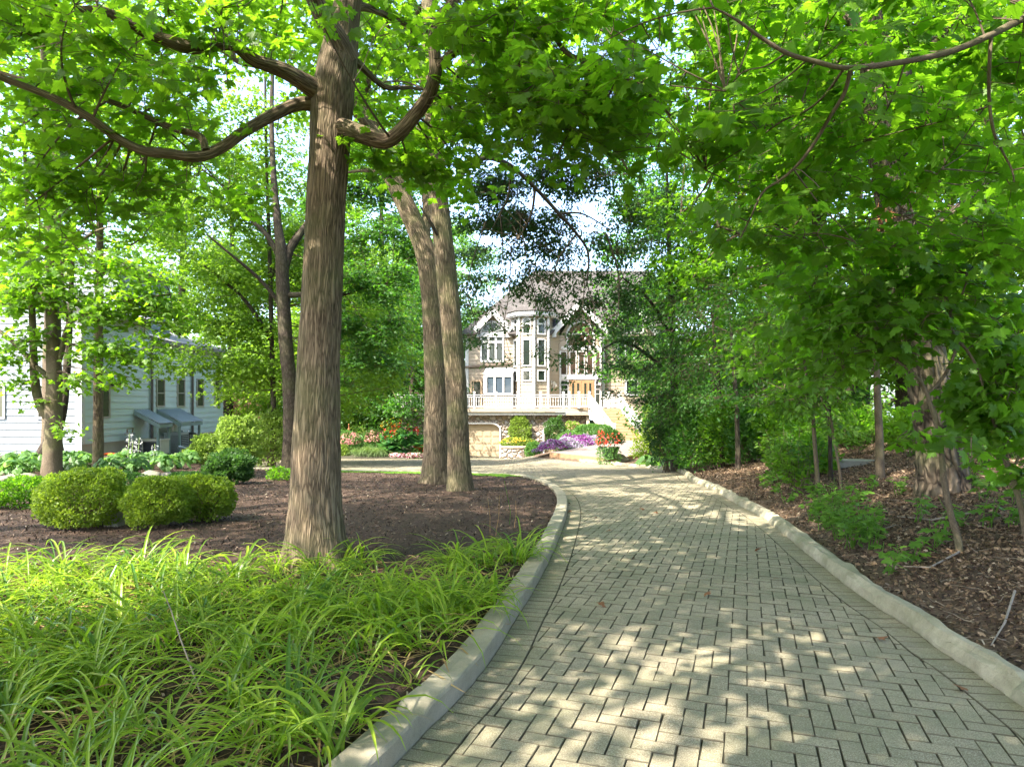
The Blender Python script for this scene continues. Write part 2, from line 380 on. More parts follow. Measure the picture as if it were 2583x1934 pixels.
# ---------------------------------------------------------------- the paved drive
def clip_half(poly, p, n, off):
    out = []; k = len(poly)
    for i in range(k):
        a, b = poly[i], poly[(i + 1) % k]
        da = (a[0] - p[0]) * n[0] + (a[1] - p[1]) * n[1] - off; db = (b[0] - p[0]) * n[0] + (b[1] - p[1]) * n[1] - off
        if da >= 0: out.append(a)
        if (da >= 0) != (db >= 0):
            t = da / (da - db); out.append((a[0] + (b[0] - a[0]) * t, a[1] + (b[1] - a[1]) * t))
    return out
def build_drive():
    rng = np.random.default_rng(3); W = 0.1035; ang = math.radians(19); co, si = math.cos(ang), math.sin(ang)
    ux, uy = np.array((co, -si)), np.array((si, co))
    segs = []
    for L, sgn in ((LEFT, 1), (RIGHT, -1), (np.vstack([RIGHT[-1:], COURT, LEFT[-1:]]), -1)):
        for a, b in zip(L[:-1], L[1:]):
            d = (b - a); l = np.hypot(*d)
            if l > 1e-4: segs.append((a, b, np.array((d[1], -d[0])) / l * sgn))
    SA = np.array([s[0] for s in segs]); SB = np.array([s[1] for s in segs])
    polys = []
    R = int(62 / W); xs, ys = np.meshgrid(np.arange(-R, R), np.arange(-int(24 / W), R))
    for kind, rem in (("h", 0), ("v", 3)):
        m = (xs - ys) % 4 == rem; bx, by = xs[m].astype(float), ys[m].astype(float)
        w, h = (2, 1) if kind == "h" else (1, 2)
        cx_ = (bx + w / 2) * W; cy_ = (by + h / 2) * W
        X = cx_ * co + cy_ * si; Y = -cx_ * si + cy_ * co
        k = (Y > 1.2) & (Y < 45.6) & (X > -14) & (X < 7); X, Y = X[k], Y[k]
        k = in_poly(X, Y, DRIVE) | (np.minimum(seg_dist(X, Y, LEFT), seg_dist(X, Y, RIGHT)) < 0.12); X, Y = X[k], Y[k]
        near = np.minimum(seg_dist(X, Y, LEFT), seg_dist(X, Y, RIGHT))
        near = np.minimum(near, seg_dist(X, Y, np.vstack([RIGHT[-1:], COURT, LEFT[-1:]])))
        a0 = rng.normal(0, 0.012, len(X))
        for x, y, d, a in zip(X, Y, near, a0):
            g = 0.0016 + abs(rng.normal(0, 0.0016)); hw, hh = w * W / 2 - g, h * W / 2 - g
            jx, jy = rng.normal(0, 0.0012, 2); q = []
            for sx, sy in ((-1, -1), (1, -1), (1, 1), (-1, 1)):
                lx, ly = sx * hw + jx, sy * hh + jy; lx, ly = lx - ly * a, ly + lx * a
                q.append((x + lx * co + ly * si, y - lx * si + ly * co))
            if d < 0.36:
                da = np.array((x, y)) - SA; e = SB - SA; t = np.clip((da * e).sum(1) / (e * e).sum(1), 0, 1)
                dd = np.hypot(*(da - e * t[:, None]).T)
                for i in np.argsort(dd)[:2]:
                    q2 = clip_half(q, segs[i][0], segs[i][2], 0.213)
                    if i != np.argmin(dd) and len(q2) < 3: continue
                    q = q2
                    if len(q) < 3: break
                if len(q) < 3: continue
                ar = 0.5 * abs(sum(q[i][0] * q[(i + 1) % len(q)][1] - q[(i + 1) % len(q)][0] * q[i][1] for i in range(len(q))))
                if ar < 0.0008: continue
            polys.append(q)
    for L, sgn in ((LEFT, 1), (RIGHT, -1)):                   # the border course, laid square to the kerb
        d = np.hypot(*np.diff(L, axis=0).T); s = np.concatenate([[0], np.cumsum(d)]); n = int(s[-1] / 0.1035)
        tt = np.linspace(0, s[-1], n); P = np.stack([np.interp(tt, s, L[:, 0]), np.interp(tt, s, L[:, 1])], 1)
        T = np.gradient(P, axis=0); T /= np.linalg.norm(T, axis=1)[:, None]; N = np.stack([T[:, 1], -T[:, 0]], 1) * sgn
        for i in range(n - 1):
            if P[i][1] < 1.0: continue
            a, b = P[i] + T[i] * 0.003, P[i + 1] - T[i + 1] * 0.003
            polys.append([tuple(a + N[i] * 0.004), tuple(b + N[i + 1] * 0.004), tuple(b + N[i + 1] * 0.206), tuple(a + N[i] * 0.206)])
    V = []; Fc = []; tot = []; tint = []; mi = []
    cen = np.array([np.mean(q, 0) for q in polys]); n_ = len(polys)
    z0 = road(cen[:, 0], cen[:, 1]); sl = (road(cen[:, 0], cen[:, 1] + 0.05) - road(cen[:, 0], cen[:, 1] - 0.05)) / 0.1; sx_ = (road(cen[:, 0] + .05, cen[:, 1]) - road(cen[:, 0] - .05, cen[:, 1])) / .1
    wob = 0.004 * fbm(cen[:, 0] * 0.7, cen[:, 1] * 0.7, 0, 9); jz = rng.normal(0, 0.0011, n_); tl = rng.normal(0, 0.006, (n_, 2)); tv = np.clip(rng.normal(0.5, 0.2, n_), 0, 1)
    for i, q in enumerate(polys):
        c = cen[i]; b = len(V); k = len(q)
        ar = sum(q[j][0] * q[(j + 1) % k][1] - q[(j + 1) % k][0] * q[j][1] for j in range(k))
        if ar < 0: q = q[::-1]
        zz = lambda p, dz: z0[i] + sl[i] * (p[1] - c[1]) + sx_[i] * (p[0] - c[0]) + wob[i] + jz[i] + tl[i, 0] * (p[0] - c[0]) + tl[i, 1] * (p[1] - c[1]) + dz
        for p in q:
            dx, dy = c[0] - p[0], c[1] - p[1]; l = math.hypot(dx, dy) + 1e-6; s = min(0.0042, l * 0.4) / l
            p2 = (p[0] + dx * s, p[1] + dy * s); V.append((p2[0], p2[1], zz(p2, 0)))
        for p in q: V.append((p[0], p[1], zz(p, -0.0045)))
        for p in q: V.append((p[0], p[1], zz(p, -0.05)))
        Fc += list(range(b, b + k)); tot.append(k); tint.append(tv[i]); mi.append(0)
        for r in (0, k):
            for j in range(k):
                Fc += [b + r + j, b + r + k + j, b + r + k + (j + 1) % k, b + r + (j + 1) % k]; tot.append(4); tint.append(tv[i]); mi.append(1 if r else 2)
    m = NT("weathered concrete paver"); t = m.attr("tint"); v = m.coord()
    c = m.ramp(t, [(0.0, (0.16, 0.126, 0.078)), (0.3, (0.235, 0.187, 0.116)), (0.7, (0.29, 0.23, 0.144)), (1.0, (0.355, 0.285, 0.188))])
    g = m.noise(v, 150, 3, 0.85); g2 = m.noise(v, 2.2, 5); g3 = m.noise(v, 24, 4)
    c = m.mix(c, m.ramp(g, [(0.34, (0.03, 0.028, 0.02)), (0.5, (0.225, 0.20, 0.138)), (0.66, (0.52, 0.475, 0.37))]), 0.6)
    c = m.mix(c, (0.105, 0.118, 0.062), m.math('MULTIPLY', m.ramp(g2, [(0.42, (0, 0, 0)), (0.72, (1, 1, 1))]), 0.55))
    c = m.mix(c, (0.11, 0.10, 0.075), m.math('MULTIPLY', m.ramp(g3, [(0.5, (0, 0, 0)), (0.8, (1, 1, 1))]), 0.5))
    m.col(c); m.rough(0.9); m.b.inputs["Specular IOR Level"].default_value = 0.2; m.bump(g, 0.0022, 0.7)
    jd = paint("mossy joint dirt", (0.085, 0.072, 0.045), .95, .25, 30, 0)
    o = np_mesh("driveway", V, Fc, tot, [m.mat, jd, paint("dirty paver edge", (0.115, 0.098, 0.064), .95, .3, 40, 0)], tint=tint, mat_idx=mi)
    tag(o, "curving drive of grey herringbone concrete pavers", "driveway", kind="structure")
    print("pavers", len(polys))
build_drive()

def kerb_mat(name, c0, c1, stain):
    m = NT(name); v = m.coord(); n = m.noise(v, 6, 8, 0.75); g = m.noise(v, 190, 3, 0.8); n2 = m.noise(v, 1.6, 5)
    c = m.ramp(n, [(0.25, c0), (0.5, tuple(0.5 * (a + b) for a, b in zip(c0, c1))), (0.75, c1)])
    c = m.mix(c, (0.12, 0.125, 0.06), m.math('MULTIPLY', m.ramp(n2, [(0.4, (0, 0, 0)), (0.65, (1, 1, 1))]), stain))
    m.col(m.mix(c, (0.10, 0.09, 0.07), m.ramp(g, [(0.3, (0.6, 0.6, 0.6)), (0.5, (0, 0, 0))]))); m.rough(0.92); m.bump(g, 0.004, 0.8)
    return m.mat
def sweep_kerb(name, label, L, sgn, profile, mat, rough, seed):
    d = np.hypot(*np.diff(L, axis=0).T); s = np.concatenate([[0], np.cumsum(d)]); n = int(s[-1] / 0.07)
    tt = np.linspace(0, s[-1], n); P = np.stack([np.interp(tt, s, L[:, 0]), np.interp(tt, s, L[:, 1])], 1)
    P[1:-1] = (P[:-2] + P[1:-1] * 2 + P[2:]) / 4
    T = np.gradient(P, axis=0); T /= np.linalg.norm(T, axis=1)[:, None]; N = np.stack([-T[:, 1], T[:, 0]], 1) * sgn
    k = len(profile); V = np.zeros((n, k, 3)); joint = np.exp(-((tt % 2.9 - 1.45) / 0.022) ** 2) * 0.03
    for j, (o, z) in enumerate(profile):
        e = 1.0 if 0 < j < k - 1 else 0.0
        oo = o + rough * e * fbm(tt * 6 + j * 2.3, tt * 0 + seed, 0, seed, 4) * 0.6
        V[:, j, 0] = P[:, 0] + N[:, 0] * oo; V[:, j, 1] = P[:, 1] + N[:, 1] * oo
        V[:, j, 2] = road(P[:, 0], P[:, 1]) + z + e * (rough * 0.7 * fbm(tt * 3.1 + j * 3.7, tt * 0 + 4.2, 0, seed + 3, 4) - joint)
    I = np.arange(n * k).reshape(n, k)
    f = np.stack([I[:-1, :-1], I[:-1, 1:], I[1:, 1:], I[1:, :-1]], -1).reshape(-1, 4)
    if sgn < 0: f = f[:, ::-1]
    o = np_mesh(name, V.reshape(-1, 3), f, np.full(len(f), 4), mat, smooth=False)
    return tag(o, label, "kerb", kind="structure")
i0 = 0
sweep_kerb("kerb", "smooth concrete kerb curving round the mulched island", LEFT, 1,
           [(0.0, -0.12), (0.0, 0.098), (0.006, 0.110), (0.016, 0.115), (0.09, 0.116), (0.155, 0.115), (0.166, 0.108), (0.17, -0.12)], kerb_mat("kerb concrete", (0.22, 0.19, 0.135), (0.38, 0.335, 0.245), 0.35), 0.006, 2)
k_end = int(np.argmin(np.abs(RIGHT[:, 1] - 29.5)))
sweep_kerb("kerb", "crumbling broken edged concrete kerb beside the woodland", RIGHT[:k_end], -1,
           [(0.0, -0.12), (-0.005, 0.03), (0.012, 0.075), (0.035, 0.10), (0.05, 0.113), (0.10, 0.114), (0.135, 0.104), (0.155, 0.07), (0.16, -0.12)], kerb_mat("crumbling concrete", (0.21, 0.18, 0.12), (0.46, 0.41, 0.30), 0.6), 0.022, 7)

# ---------------------------------------------------------------- leaves and trees
def half_leaf(right, fold=0.22, curl=0.25):
    """A leaf of two halves folded on the midrib from the outline of its right half (stalk first, tip last)."""
    r = np.array(right, float); l = r[1:-1] * (-1, 1); k = len(r)
    v2 = np.vstack([r, l]); v = np.column_stack([v2, -fold * np.abs(v2[:, 0]) - curl * v2[:, 1] ** 2 * 0.5])
    a = list(range(k)); b = [0, k - 1] + [k + i for i in range(k - 3, -1, -1)]
    return v, [a, b]
T_MAPLE = half_leaf([(0, 0), (0.10, -0.07), (0.32, -0.14), (0.28, 0.03), (0.42, 0.06), (0.66, 0.30), (0.43, 0.31), (0.47, 0.50), (0.20, 0.45), (0.25, 0.70), (0.10, 0.74), (0, 1.02)])
T_MAPLE5 = half_leaf([(0, 0), (0.32, -0.12), (0.28, 0.06), (0.62, 0.30), (0.24, 0.42), (0.20, 0.72), (0, 1.0)])
T_OVAL = half_leaf([(0, 0), (0.20, 0.25), (0.22, 0.55), (0.08, 0.85), (0, 1.0)], 0.3)
T_BROAD = half_leaf([(0, 0), (0.34, 0.18), (0.36, 0.52), (0.12, 0.86), (0, 1.0)], 0.35, 0.5)
T_FAR = half_leaf([(0, 0), (0.40, 0.36), (0, 1.0)], 0.25)
def put_leaves(pos, fwd, nrm, size, tmpl):
    tv, tf = tmpl; n = len(pos); k = len(tv)
    f = unit(fwd); x = unit(np.cross(f, nrm)); z = np.cross(x, f)
    V = (pos[:, None, :] + size[:, None, None] * (tv[None, :, 0:1] * x[:, None, :] + tv[None, :, 1:2] * f[:, None, :] + tv[None, :, 2:3] * z[:, None, :])).reshape(-1, 3)
    flat = np.concatenate([np.array(p) for p in tf]); tot = np.array([len(p) for p in tf])
    return V, (flat[None, :] + (np.arange(n) * k)[:, None]).ravel(), np.tile(tot, n), len(tf)
def sprays(rng, cent, head, L, m, size, droop=0.45, tilt=0.45):
    """Leaves set in two ranks along short twigs."""
    n = len(cent); up = np.array((0, 0, 1.0)); side = unit(np.cross(head, up))
    t = (np.arange(m) + 0.5) / m; sg = np.where(np.arange(m) % 2, 1.0, -1.0)
    t = t[None, :] + rng.normal(0, 0.06, (n, m)); sz = size * rng.uniform(0.62, 1.12, (n, m))
    pos = cent[:, None, :] + head[:, None, :] * (L * (t - 0.5))[..., None] + side[:, None, :] * (sg * sz * 0.35)[..., None] + rng.normal(0, size * 0.45, (n, m, 3))
    fwd = head[:, None, :] * (0.25 + 0.9 * t ** 2)[..., None] + side[:, None, :] * (sg * (1.05 - 0.6 * t ** 2))[..., None] + rng.normal(0, 0.35, (n, m, 3))
    fwd[..., 2] -= droop * rng.uniform(0.2, 1.5, (n, m))
    nrm = up + rng.normal(0, tilt, (n, m, 3))
    return pos.reshape(-1, 3), fwd.reshape(-1, 3), nrm.reshape(-1, 3), sz.ravel()
def thin_tubes(A, B, r0, r1, sag, rng, segs=3, sides=3):
    """Many thin twigs from points A to points B."""
    n = len(A)
    if n == 0: return np.zeros((0, 3)), np.zeros(0, int), np.zeros(0, int)
    t = np.linspace(0, 1, segs + 1); P = A[:, None, :] * (1 - t)[None, :, None] + B[:, None, :] * t[None, :, None]
    ln = np.linalg.norm(B - A, axis=1); P[..., 2] += (sag * ln)[:, None] * (t * (1 - t) * 4)[None, :] * rng.uniform(-0.3, 1.0, (n, 1))
    P[:, 1:-1] += rng.normal(0, 0.05, (n, segs - 1, 3)) * ln[:, None, None]
    d = unit(B - A); u = unit(np.cross(d, np.array((0.31, 0.17, 0.94)))); w = np.cross(d, u)
    R = (r0[:, None] * (1 - t) + r1[:, None] * t)
    th = 2 * np.pi * np.arange(sides) / sides
    V = P[:, :, None, :] + R[:, :, None, None] * (np.cos(th)[None, None, :, None] * u[:, None, None, :] + np.sin(th)[None, None, :, None] * w[:, None, None, :])
    I = np.arange(n * (segs + 1) * sides).reshape(n, segs + 1, sides); J = np.roll(I, -1, 2)
    f = np.stack([I[:, :-1], J[:, :-1], J[:, 1:], I[:, 1:]], -1).reshape(-1, 4)
    return V.reshape(-1, 3), f.ravel(), np.full(len(f), 4)
def limb(pts, radii, sides=14, step=0.12, flare=0.0, rough=0.05, seed=0, flare_h=0.3, lobes=5, ridge=None):
    """A tapering, slightly knobbly limb through the points; returns its mesh arrays and sample points."""
    pts = smooth_line([tuple(p) for p in pts], 8); d = np.linalg.norm(np.diff(pts, axis=0), axis=1); s = np.concatenate([[0], np.cumsum(d)])
    n = max(4, int(s[-1] / step)); tt = np.linspace(0, s[-1], n); P = np.stack([np.interp(tt, s, pts[:, k]) for k in range(3)], 1)
    ctl = s[::8]; kn = np.interp(np.linspace(0, len(ctl) - 1, len(radii)), np.arange(len(ctl)), ctl); R = np.interp(tt, kn, radii)
    T = unit(np.gradient(P, axis=0)); U = np.zeros_like(P); u = np.cross(T[0], (0.12, 0.95, 0.27)); u /= np.linalg.norm(u)
    for i in range(n):
        u = u - T[i] * u.dot(T[i]); u /= np.linalg.norm(u); U[i] = u
    Wv = np.cross(T, U); th = 2 * np.pi * np.arange(sides) / sides; c, sn = np.cos(th), np.sin(th)
    rr = R[:, None] * (1 + rough * fbm(c[None, :] * 1.3 + seed, sn[None, :] * 1.3, tt[:, None] * 2.2 / max(1, 1), seed, 3))
    if flare:
        e = np.exp(-tt / flare_h)[:, None]; lob = 0.55 + 0.45 * np.cos(lobes * th + seed)[None, :] + 0.25 * np.cos((lobes - 2) * th + 2 * seed)[None, :]
        rr = rr * (1 + flare * e * np.maximum(lob, 0.1) + flare * 0.35 * np.exp(-tt / (flare_h * 3))[:, None])
    if ridge:                                            # furrows cut into the wood itself
        dp_, kx, kz = ridge; q = np.abs(vnoise(c[None, :] * R.mean() * kx + seed, sn[None, :] * R.mean() * kx, tt[:, None] * kz + .6 * vnoise(c * 9, sn * 9)[None, :], seed + 40)); rr = rr + dp_ * (np.minimum(q * 2.2, 1) - .6)
    V = P[:, None, :] + rr[..., None] * (c[None, :, None] * U[:, None, :] + sn[None, :, None] * Wv[:, None, :])
    r0 = float(np.mean(R)); vec = np.stack([np.broadcast_to(c * r0, (n, sides)), np.broadcast_to(sn * r0, (n, sides)), np.broadcast_to(tt[:, None], (n, sides))], -1) + seed * 3.1
    I = np.arange(n * sides).reshape(n, sides); J = np.roll(I, -1, 1)
    f = np.stack([I[:-1], J[:-1], J[1:], I[1:]], -1).reshape(-1, 4)
    return V.reshape(-1, 3), f.ravel(), np.full(len(f), 4), vec.reshape(-1, 3), P, R
def merge(parts):
    V, Fc, T, A, b = [], [], [], [], 0
    for p in parts:
        V.append(p[0]); Fc.append(p[1] + b); T.append(p[2]); b += len(p[0])
        if len(p) > 3: A.append(p[3])
    return np.vstack(V), np.concatenate(Fc), np.concatenate(T), (np.vstack(A) if A else None)
def crown(root, puffs, size, tmpl, mat, rng, skel=None, L=0.7, m=10, droop=0.45, tilt=0.45, twigs=True, boughs=True, bough_r=0.02, axis_xy=None, clear=2.9, carve=None, name="crown", shell=0.55, hang=False):
    """Leaf sprays filling the puffs (centre, radii, sprays), hung on boughs and twigs that start at the limbs."""
    cen, tv, src = [], [], []; tubes = []
    sk = np.asarray(skel, float) if skel is not None and len(skel) else None
    for c, r, n in puffs:
        c = np.array(c, float); r = np.array(r if hasattr(r, "__len__") else (r, r, r * 0.7), float); n = int(n)
        if n < 1: continue
        p = unit(rng.normal(0, 1, (n, 3))) * rng.uniform(0, 1, (n, 1)) ** shell
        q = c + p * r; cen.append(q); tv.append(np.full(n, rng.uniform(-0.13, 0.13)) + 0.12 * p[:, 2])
        if sk is not None and boughs:
            dd = np.linalg.norm(sk - c, axis=1) + (0 if hang else 0.6) * np.maximum(0, sk[:, 2] - c[2] - 0.3); a = sk[np.argmin(dd)]; b = c + (c - a) * 0.25
            t = np.linspace(0, 1, 9)[:, None]; mid = (a + b) / 2 + rng.normal(0, 0.09, 3) * np.linalg.norm(b - a) + (0, 0, 0.06 * np.linalg.norm(b - a))
            path = (1 - t) ** 2 * a + 2 * t * (1 - t) * mid + t * t * b
            V, f, T, _, P, _ = limb(path, [bough_r, bough_r * 0.25], 5, max(0.1, np.linalg.norm(b - a) / 14), rough=0.04, seed=1)
            tubes.append((V, f, T)); src.append(P)
    cen = np.vstack(cen); tv = np.concatenate(tv)
    k = np.linalg.norm(cen - np.array((0, 0, EYE)), axis=1) > clear
    if carve is not None: k &= carve(cen)
    cen, tv = cen[k], tv[k]; n = len(cen)
    ax = np.array(axis_xy if axis_xy is not None else cen[:, :2].mean(0))
    out = np.column_stack([cen[:, :2] - ax, np.zeros(n)]); head = unit(unit(out) + rng.normal(0, 0.75, (n, 3)) * (1, 1, 0.25)); head[:, 2] -= 0.18; head = unit(head)
    pos, fwd, nrm, sz = sprays(rng, cen, head, L, m, size, droop, tilt)
    V, f, T, per = put_leaves(pos, fwd, nrm, sz, tmpl)
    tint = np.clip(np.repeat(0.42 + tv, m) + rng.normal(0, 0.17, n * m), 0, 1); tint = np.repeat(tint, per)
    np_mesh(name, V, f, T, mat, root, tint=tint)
    if twigs and sk is not None:
        S = np.vstack([sk] + src) if src else sk
        A = cen - head * L * 0.5; near = np.zeros((n, 3))
        for i in range(0, n, 400):
            d2 = ((A[i:i + 400, None, :] - S[None]) ** 2).sum(-1); near[i:i + 400] = S[np.argmin(d2, 1)]
        ok = np.linalg.norm(near - A, axis=1) < 2.6
        tubes.append(thin_tubes(near[ok], A[ok], np.full(ok.sum(), 0.0055), np.full(ok.sum(), 0.003), 0.08, rng))
        tubes.append(thin_tubes(A, cen + head * L * 0.45, np.full(n, 0.003), np.full(n, 0.0012), 0.03, rng, 2))
    if tubes:
        V, f, T, _ = merge(tubes); np_mesh("twigs", V, f, T, TWIG, root)
    return n * m
LEAVES = [0]
def wood(root, name, mat, parts): V, f, T, A = merge(parts); return np_mesh(name, V, f, T, mat, root, vec=A, smooth=True)
# ---------------------------------------------------------------- the trees traced from the photograph
def pts(*a): return [tuple(at(*p)) for p in a]
def rs(d, *w): return [x * d / F / 2 for x in w]          # widths seen in the picture, turned into radii
def puff_at(px, py, d, r, n): return (tuple(at(px, py, d)), r, n)

# 1. the big maple in the island
def build_main_maple():
    rng = np.random.default_rng(11); b = on_ground(797, 1424)
    root = thing("maple_tree", "tall maple with a thick straight furrowed trunk standing among the daylilies", "tree", b)
    D = b.y
    tr = limb([(b.x, b.y, b.z - 0.25)] + pts((797, 1400, D), (796, 1250, D), (803, 950, D), (814, 700, D), (828, 420, D), (842, 230, D), (866, 80, D), (890, -80, D), (925, -420, D + .2), (960, -900, D + .5), (985, -1500, D + 1)),
              [x * D / F / 2 for x in (140, 128, 122, 118, 110, 103, 99, 96, 98, 104, 96, 74, 58, 50, 40, 30, 20, 10)], 130, 0.03, 0.95, 0.03, 3, 0.22, 6, (0.006, 42, 4))
    wood(root, "trunk", BARK_MAPLE, [tr])
    S = [tr[4][tr[4][:, 2] > 3.4]]
    d = D
    limbs = [
        (pts((812, 268, d), (760, 262, d - .05), (700, 285, d - .2), (620, 330, d - .4), (560, 372, d - .5), (500, 395, d - .6), (430, 388, d - .7), (359, 380, d - .8), (290, 345, d - .9), (230, 300, d - 1), (130, 245, d - 1.1), (-60, 170, d - 1.2), (-300, 60, d - 1.2)), (38, 30, 27, 25, 23, 20, 17, 13, 8)),
        (pts((520, 382, d - .6), (505, 345, d - .5), (440, 325, d - .4), (380, 300, d - .3), (320, 272, d - .3), (254, 249, d - .3), (180, 232, d - .2), (100, 213, d - .1), (-20, 176, d)), (18, 16, 14, 12, 10, 8)),
        (pts((840, 250, d), (790, 222, d - .1), (728, 184, d - .3), (680, 165, d - .4), (635, 150, d - .5), (584, 112, d - .6), (500, 120, d - .7), (465, 117, d - .8), (380, 88, d - .9), (325, 62, d - 1), (262, 30, d - 1.1), (156, 20, d - 1.2), (-60, -60, d - 1.3)), (58, 40, 31, 29, 28, 23, 19, 14)),
        (pts((870, 150, d), (850, 100, d - .12), (818, 48, d - .25), (796, 5, d - .35), (770, -60, d - .5), (700, -200, d - .8), (600, -420, d - 1.2), (480, -700, d - 1.6)), (80, 54, 44, 40, 34, 26, 16)),
        (pts((838, 318, d), (885, 330, d - .15), (935, 347, d - .25), (975, 356, d - .3), (1012, 330, d - .3), (1049, 287, d - .3), (1083, 237, d - .3), (1099, 177, d - .3), (1095, 110, d - .3), (1103, 52, d - .3), (1130, 27, d - .3), (1150, -20, d - .3), (1165, -140, d - .4), (1230, -320, d - .6), (1290, -560, d - .8)), (58, 41, 36, 34, 31, 30, 28, 26, 20, 12)),
        (pts((1100, 172, d - .3), (1125, 150, d - .35), (1150, 124, d - .4), (1178, 102, d - .45), (1230, 118, d - .6), (1300, 122, d - .7), (1375, 94, d - .9), (1396, 91, d - .9), (1428, 133, d - 1), (1480, 157, d - 1.1), (1532, 176, d - 1.2), (1607, 211, d - 1.3), (1650, 252, d - 1.4), (1692, 292, d - 1.4)), (24, 19, 13, 10, 8, 5)),
        (pts((880, 145, d), (905, 162, d + .1), (948, 204, d + .3), (978, 222, d + .4), (1028, 221, d + .6), (1075, 228, d + .8)), (24, 18, 15, 11, 6)),
        (pts((890, 20, d), (912, 17, d + .1), (955, 30, d + .3), (1007, 55, d + .5), (1090, 82, d + .9), (1180, 95, d + 1.3)), (30, 20, 16, 11, 5)),
        (pts((905, -260, d), (1010, -420, d - .6), (1150, -560, d - 1.6), (1330, -700, d - 2.6)), (46, 34, 22, 10)),
        (pts((930, -430, d), (980, -600, d + 1.2), (1060, -700, d + 2.8)), (40, 26, 10)),
        (pts((915, -330, d), (800, -500, d + 1.0), (650, -560, d + 2.4), (480, -600, d + 3.6)), (44, 30, 20, 10)),
        (pts((940, -600, d), (820, -800, d - 1.6), (650, -950, d - 3.0)), (36, 24, 10)),
    ]
    for i, (p, w) in enumerate(limbs):
        l = limb(p, [x * d / F / 2 for x in w], 16, 0.06, 0, 0.07, i + 4); wood(root, "limb", BARK_MAPLE, [l]); S.append(l[4])
    S = np.vstack(S); near = []; far = []
    # low leafy sprays the photograph shows, in front of and beside the limbs
    for px, py, dd, r, n in ((60, 60, 5.2, .7, 26), (190, 75, 4.6, .6, 20), (300, 170, 5.2, .6, 10), (230, 200, 5.9, .8, 9), (90, 190, 5.7, .8, 14), (420, 40, 5.6, .7, 18), (560, 40, 5.4, .5, 10),
                             (812, 40, 4.8, .22, 3), (420, 240, 6.4, .6, 9), (340, 250, 6.2, .7, 8), (200, 300, 5.9, .8, 11), (60, 320, 5.9, .8, 14),
                             (470, 330, 6.0, .5, 7), (370, 440, 6.0, .6, 8), (240, 420, 5.9, .8, 11), (90, 440, 5.9, .8, 12), (560, 480, 7.2, .7, 12), (180, 510, 6.2, .7, 14), (330, 500, 6.4, .7, 12), (20, 560, 6, .8, 14), (130, 620, 6.6, .7, 9),
                             (930, 90, 7.4, .8, 20), (1020, 140, 7.2, .8, 18), (940, 250, 8.0, .8, 18), (1030, 300, 8, .8, 14), (1000, 390, 6.6, .42, 10), (1060, 420, 6.6, .42, 10), (1130, 400, 6.6, .5, 10), (950, 395, 6.5, .3, 6), (1180, 340, 6.8, .6, 14),
                             (1200, 60, 5.6, .6, 18), (1290, 50, 5.4, .7, 24), (1250, 180, 6.2, .7, 22), (1350, 190, 5.6, .7, 24), (1200, 250, 6.6, .7, 18), (1330, 300, 6.2, .7, 18), (1430, 250, 5.4, .7, 22), (1400, 380, 6.0, .6, 12), (1500, 320, 5.4, .6, 16), (1160, 470, 7.4, .5, 8)):
        near.append(puff_at(px, py, dd, (r * 1.1, r * 1.1, r * .36), n * .8))
    LEAVES[0] += crown(root, near, 0.118, T_MAPLE, MAPLE, rng, S, L=0.6, m=12, bough_r=0.012, droop=.4, tilt=0.42, clear=3.4)
    # the high crown, above the frame, that throws the dapples
    for k in range(56):
        a = rng.uniform(0, 6.28); R = rng.uniform(0.4, 6.4) ; z = 7.2 + 7 * (1 - (R / 7.4) ** 2) * rng.uniform(0.1, 1.0)
        far.append(((b.x + 0.3 + R * math.cos(a), b.y - .4 + R * math.sin(a), z), (1.2, 1.2, .55), 30))
    LEAVES[0] += crown(root, far, 0.17, T_MAPLE5, MAPLE, rng, S, L=0.7, m=9, bough_r=0.03, twigs=False, name="crown")
build_main_maple()

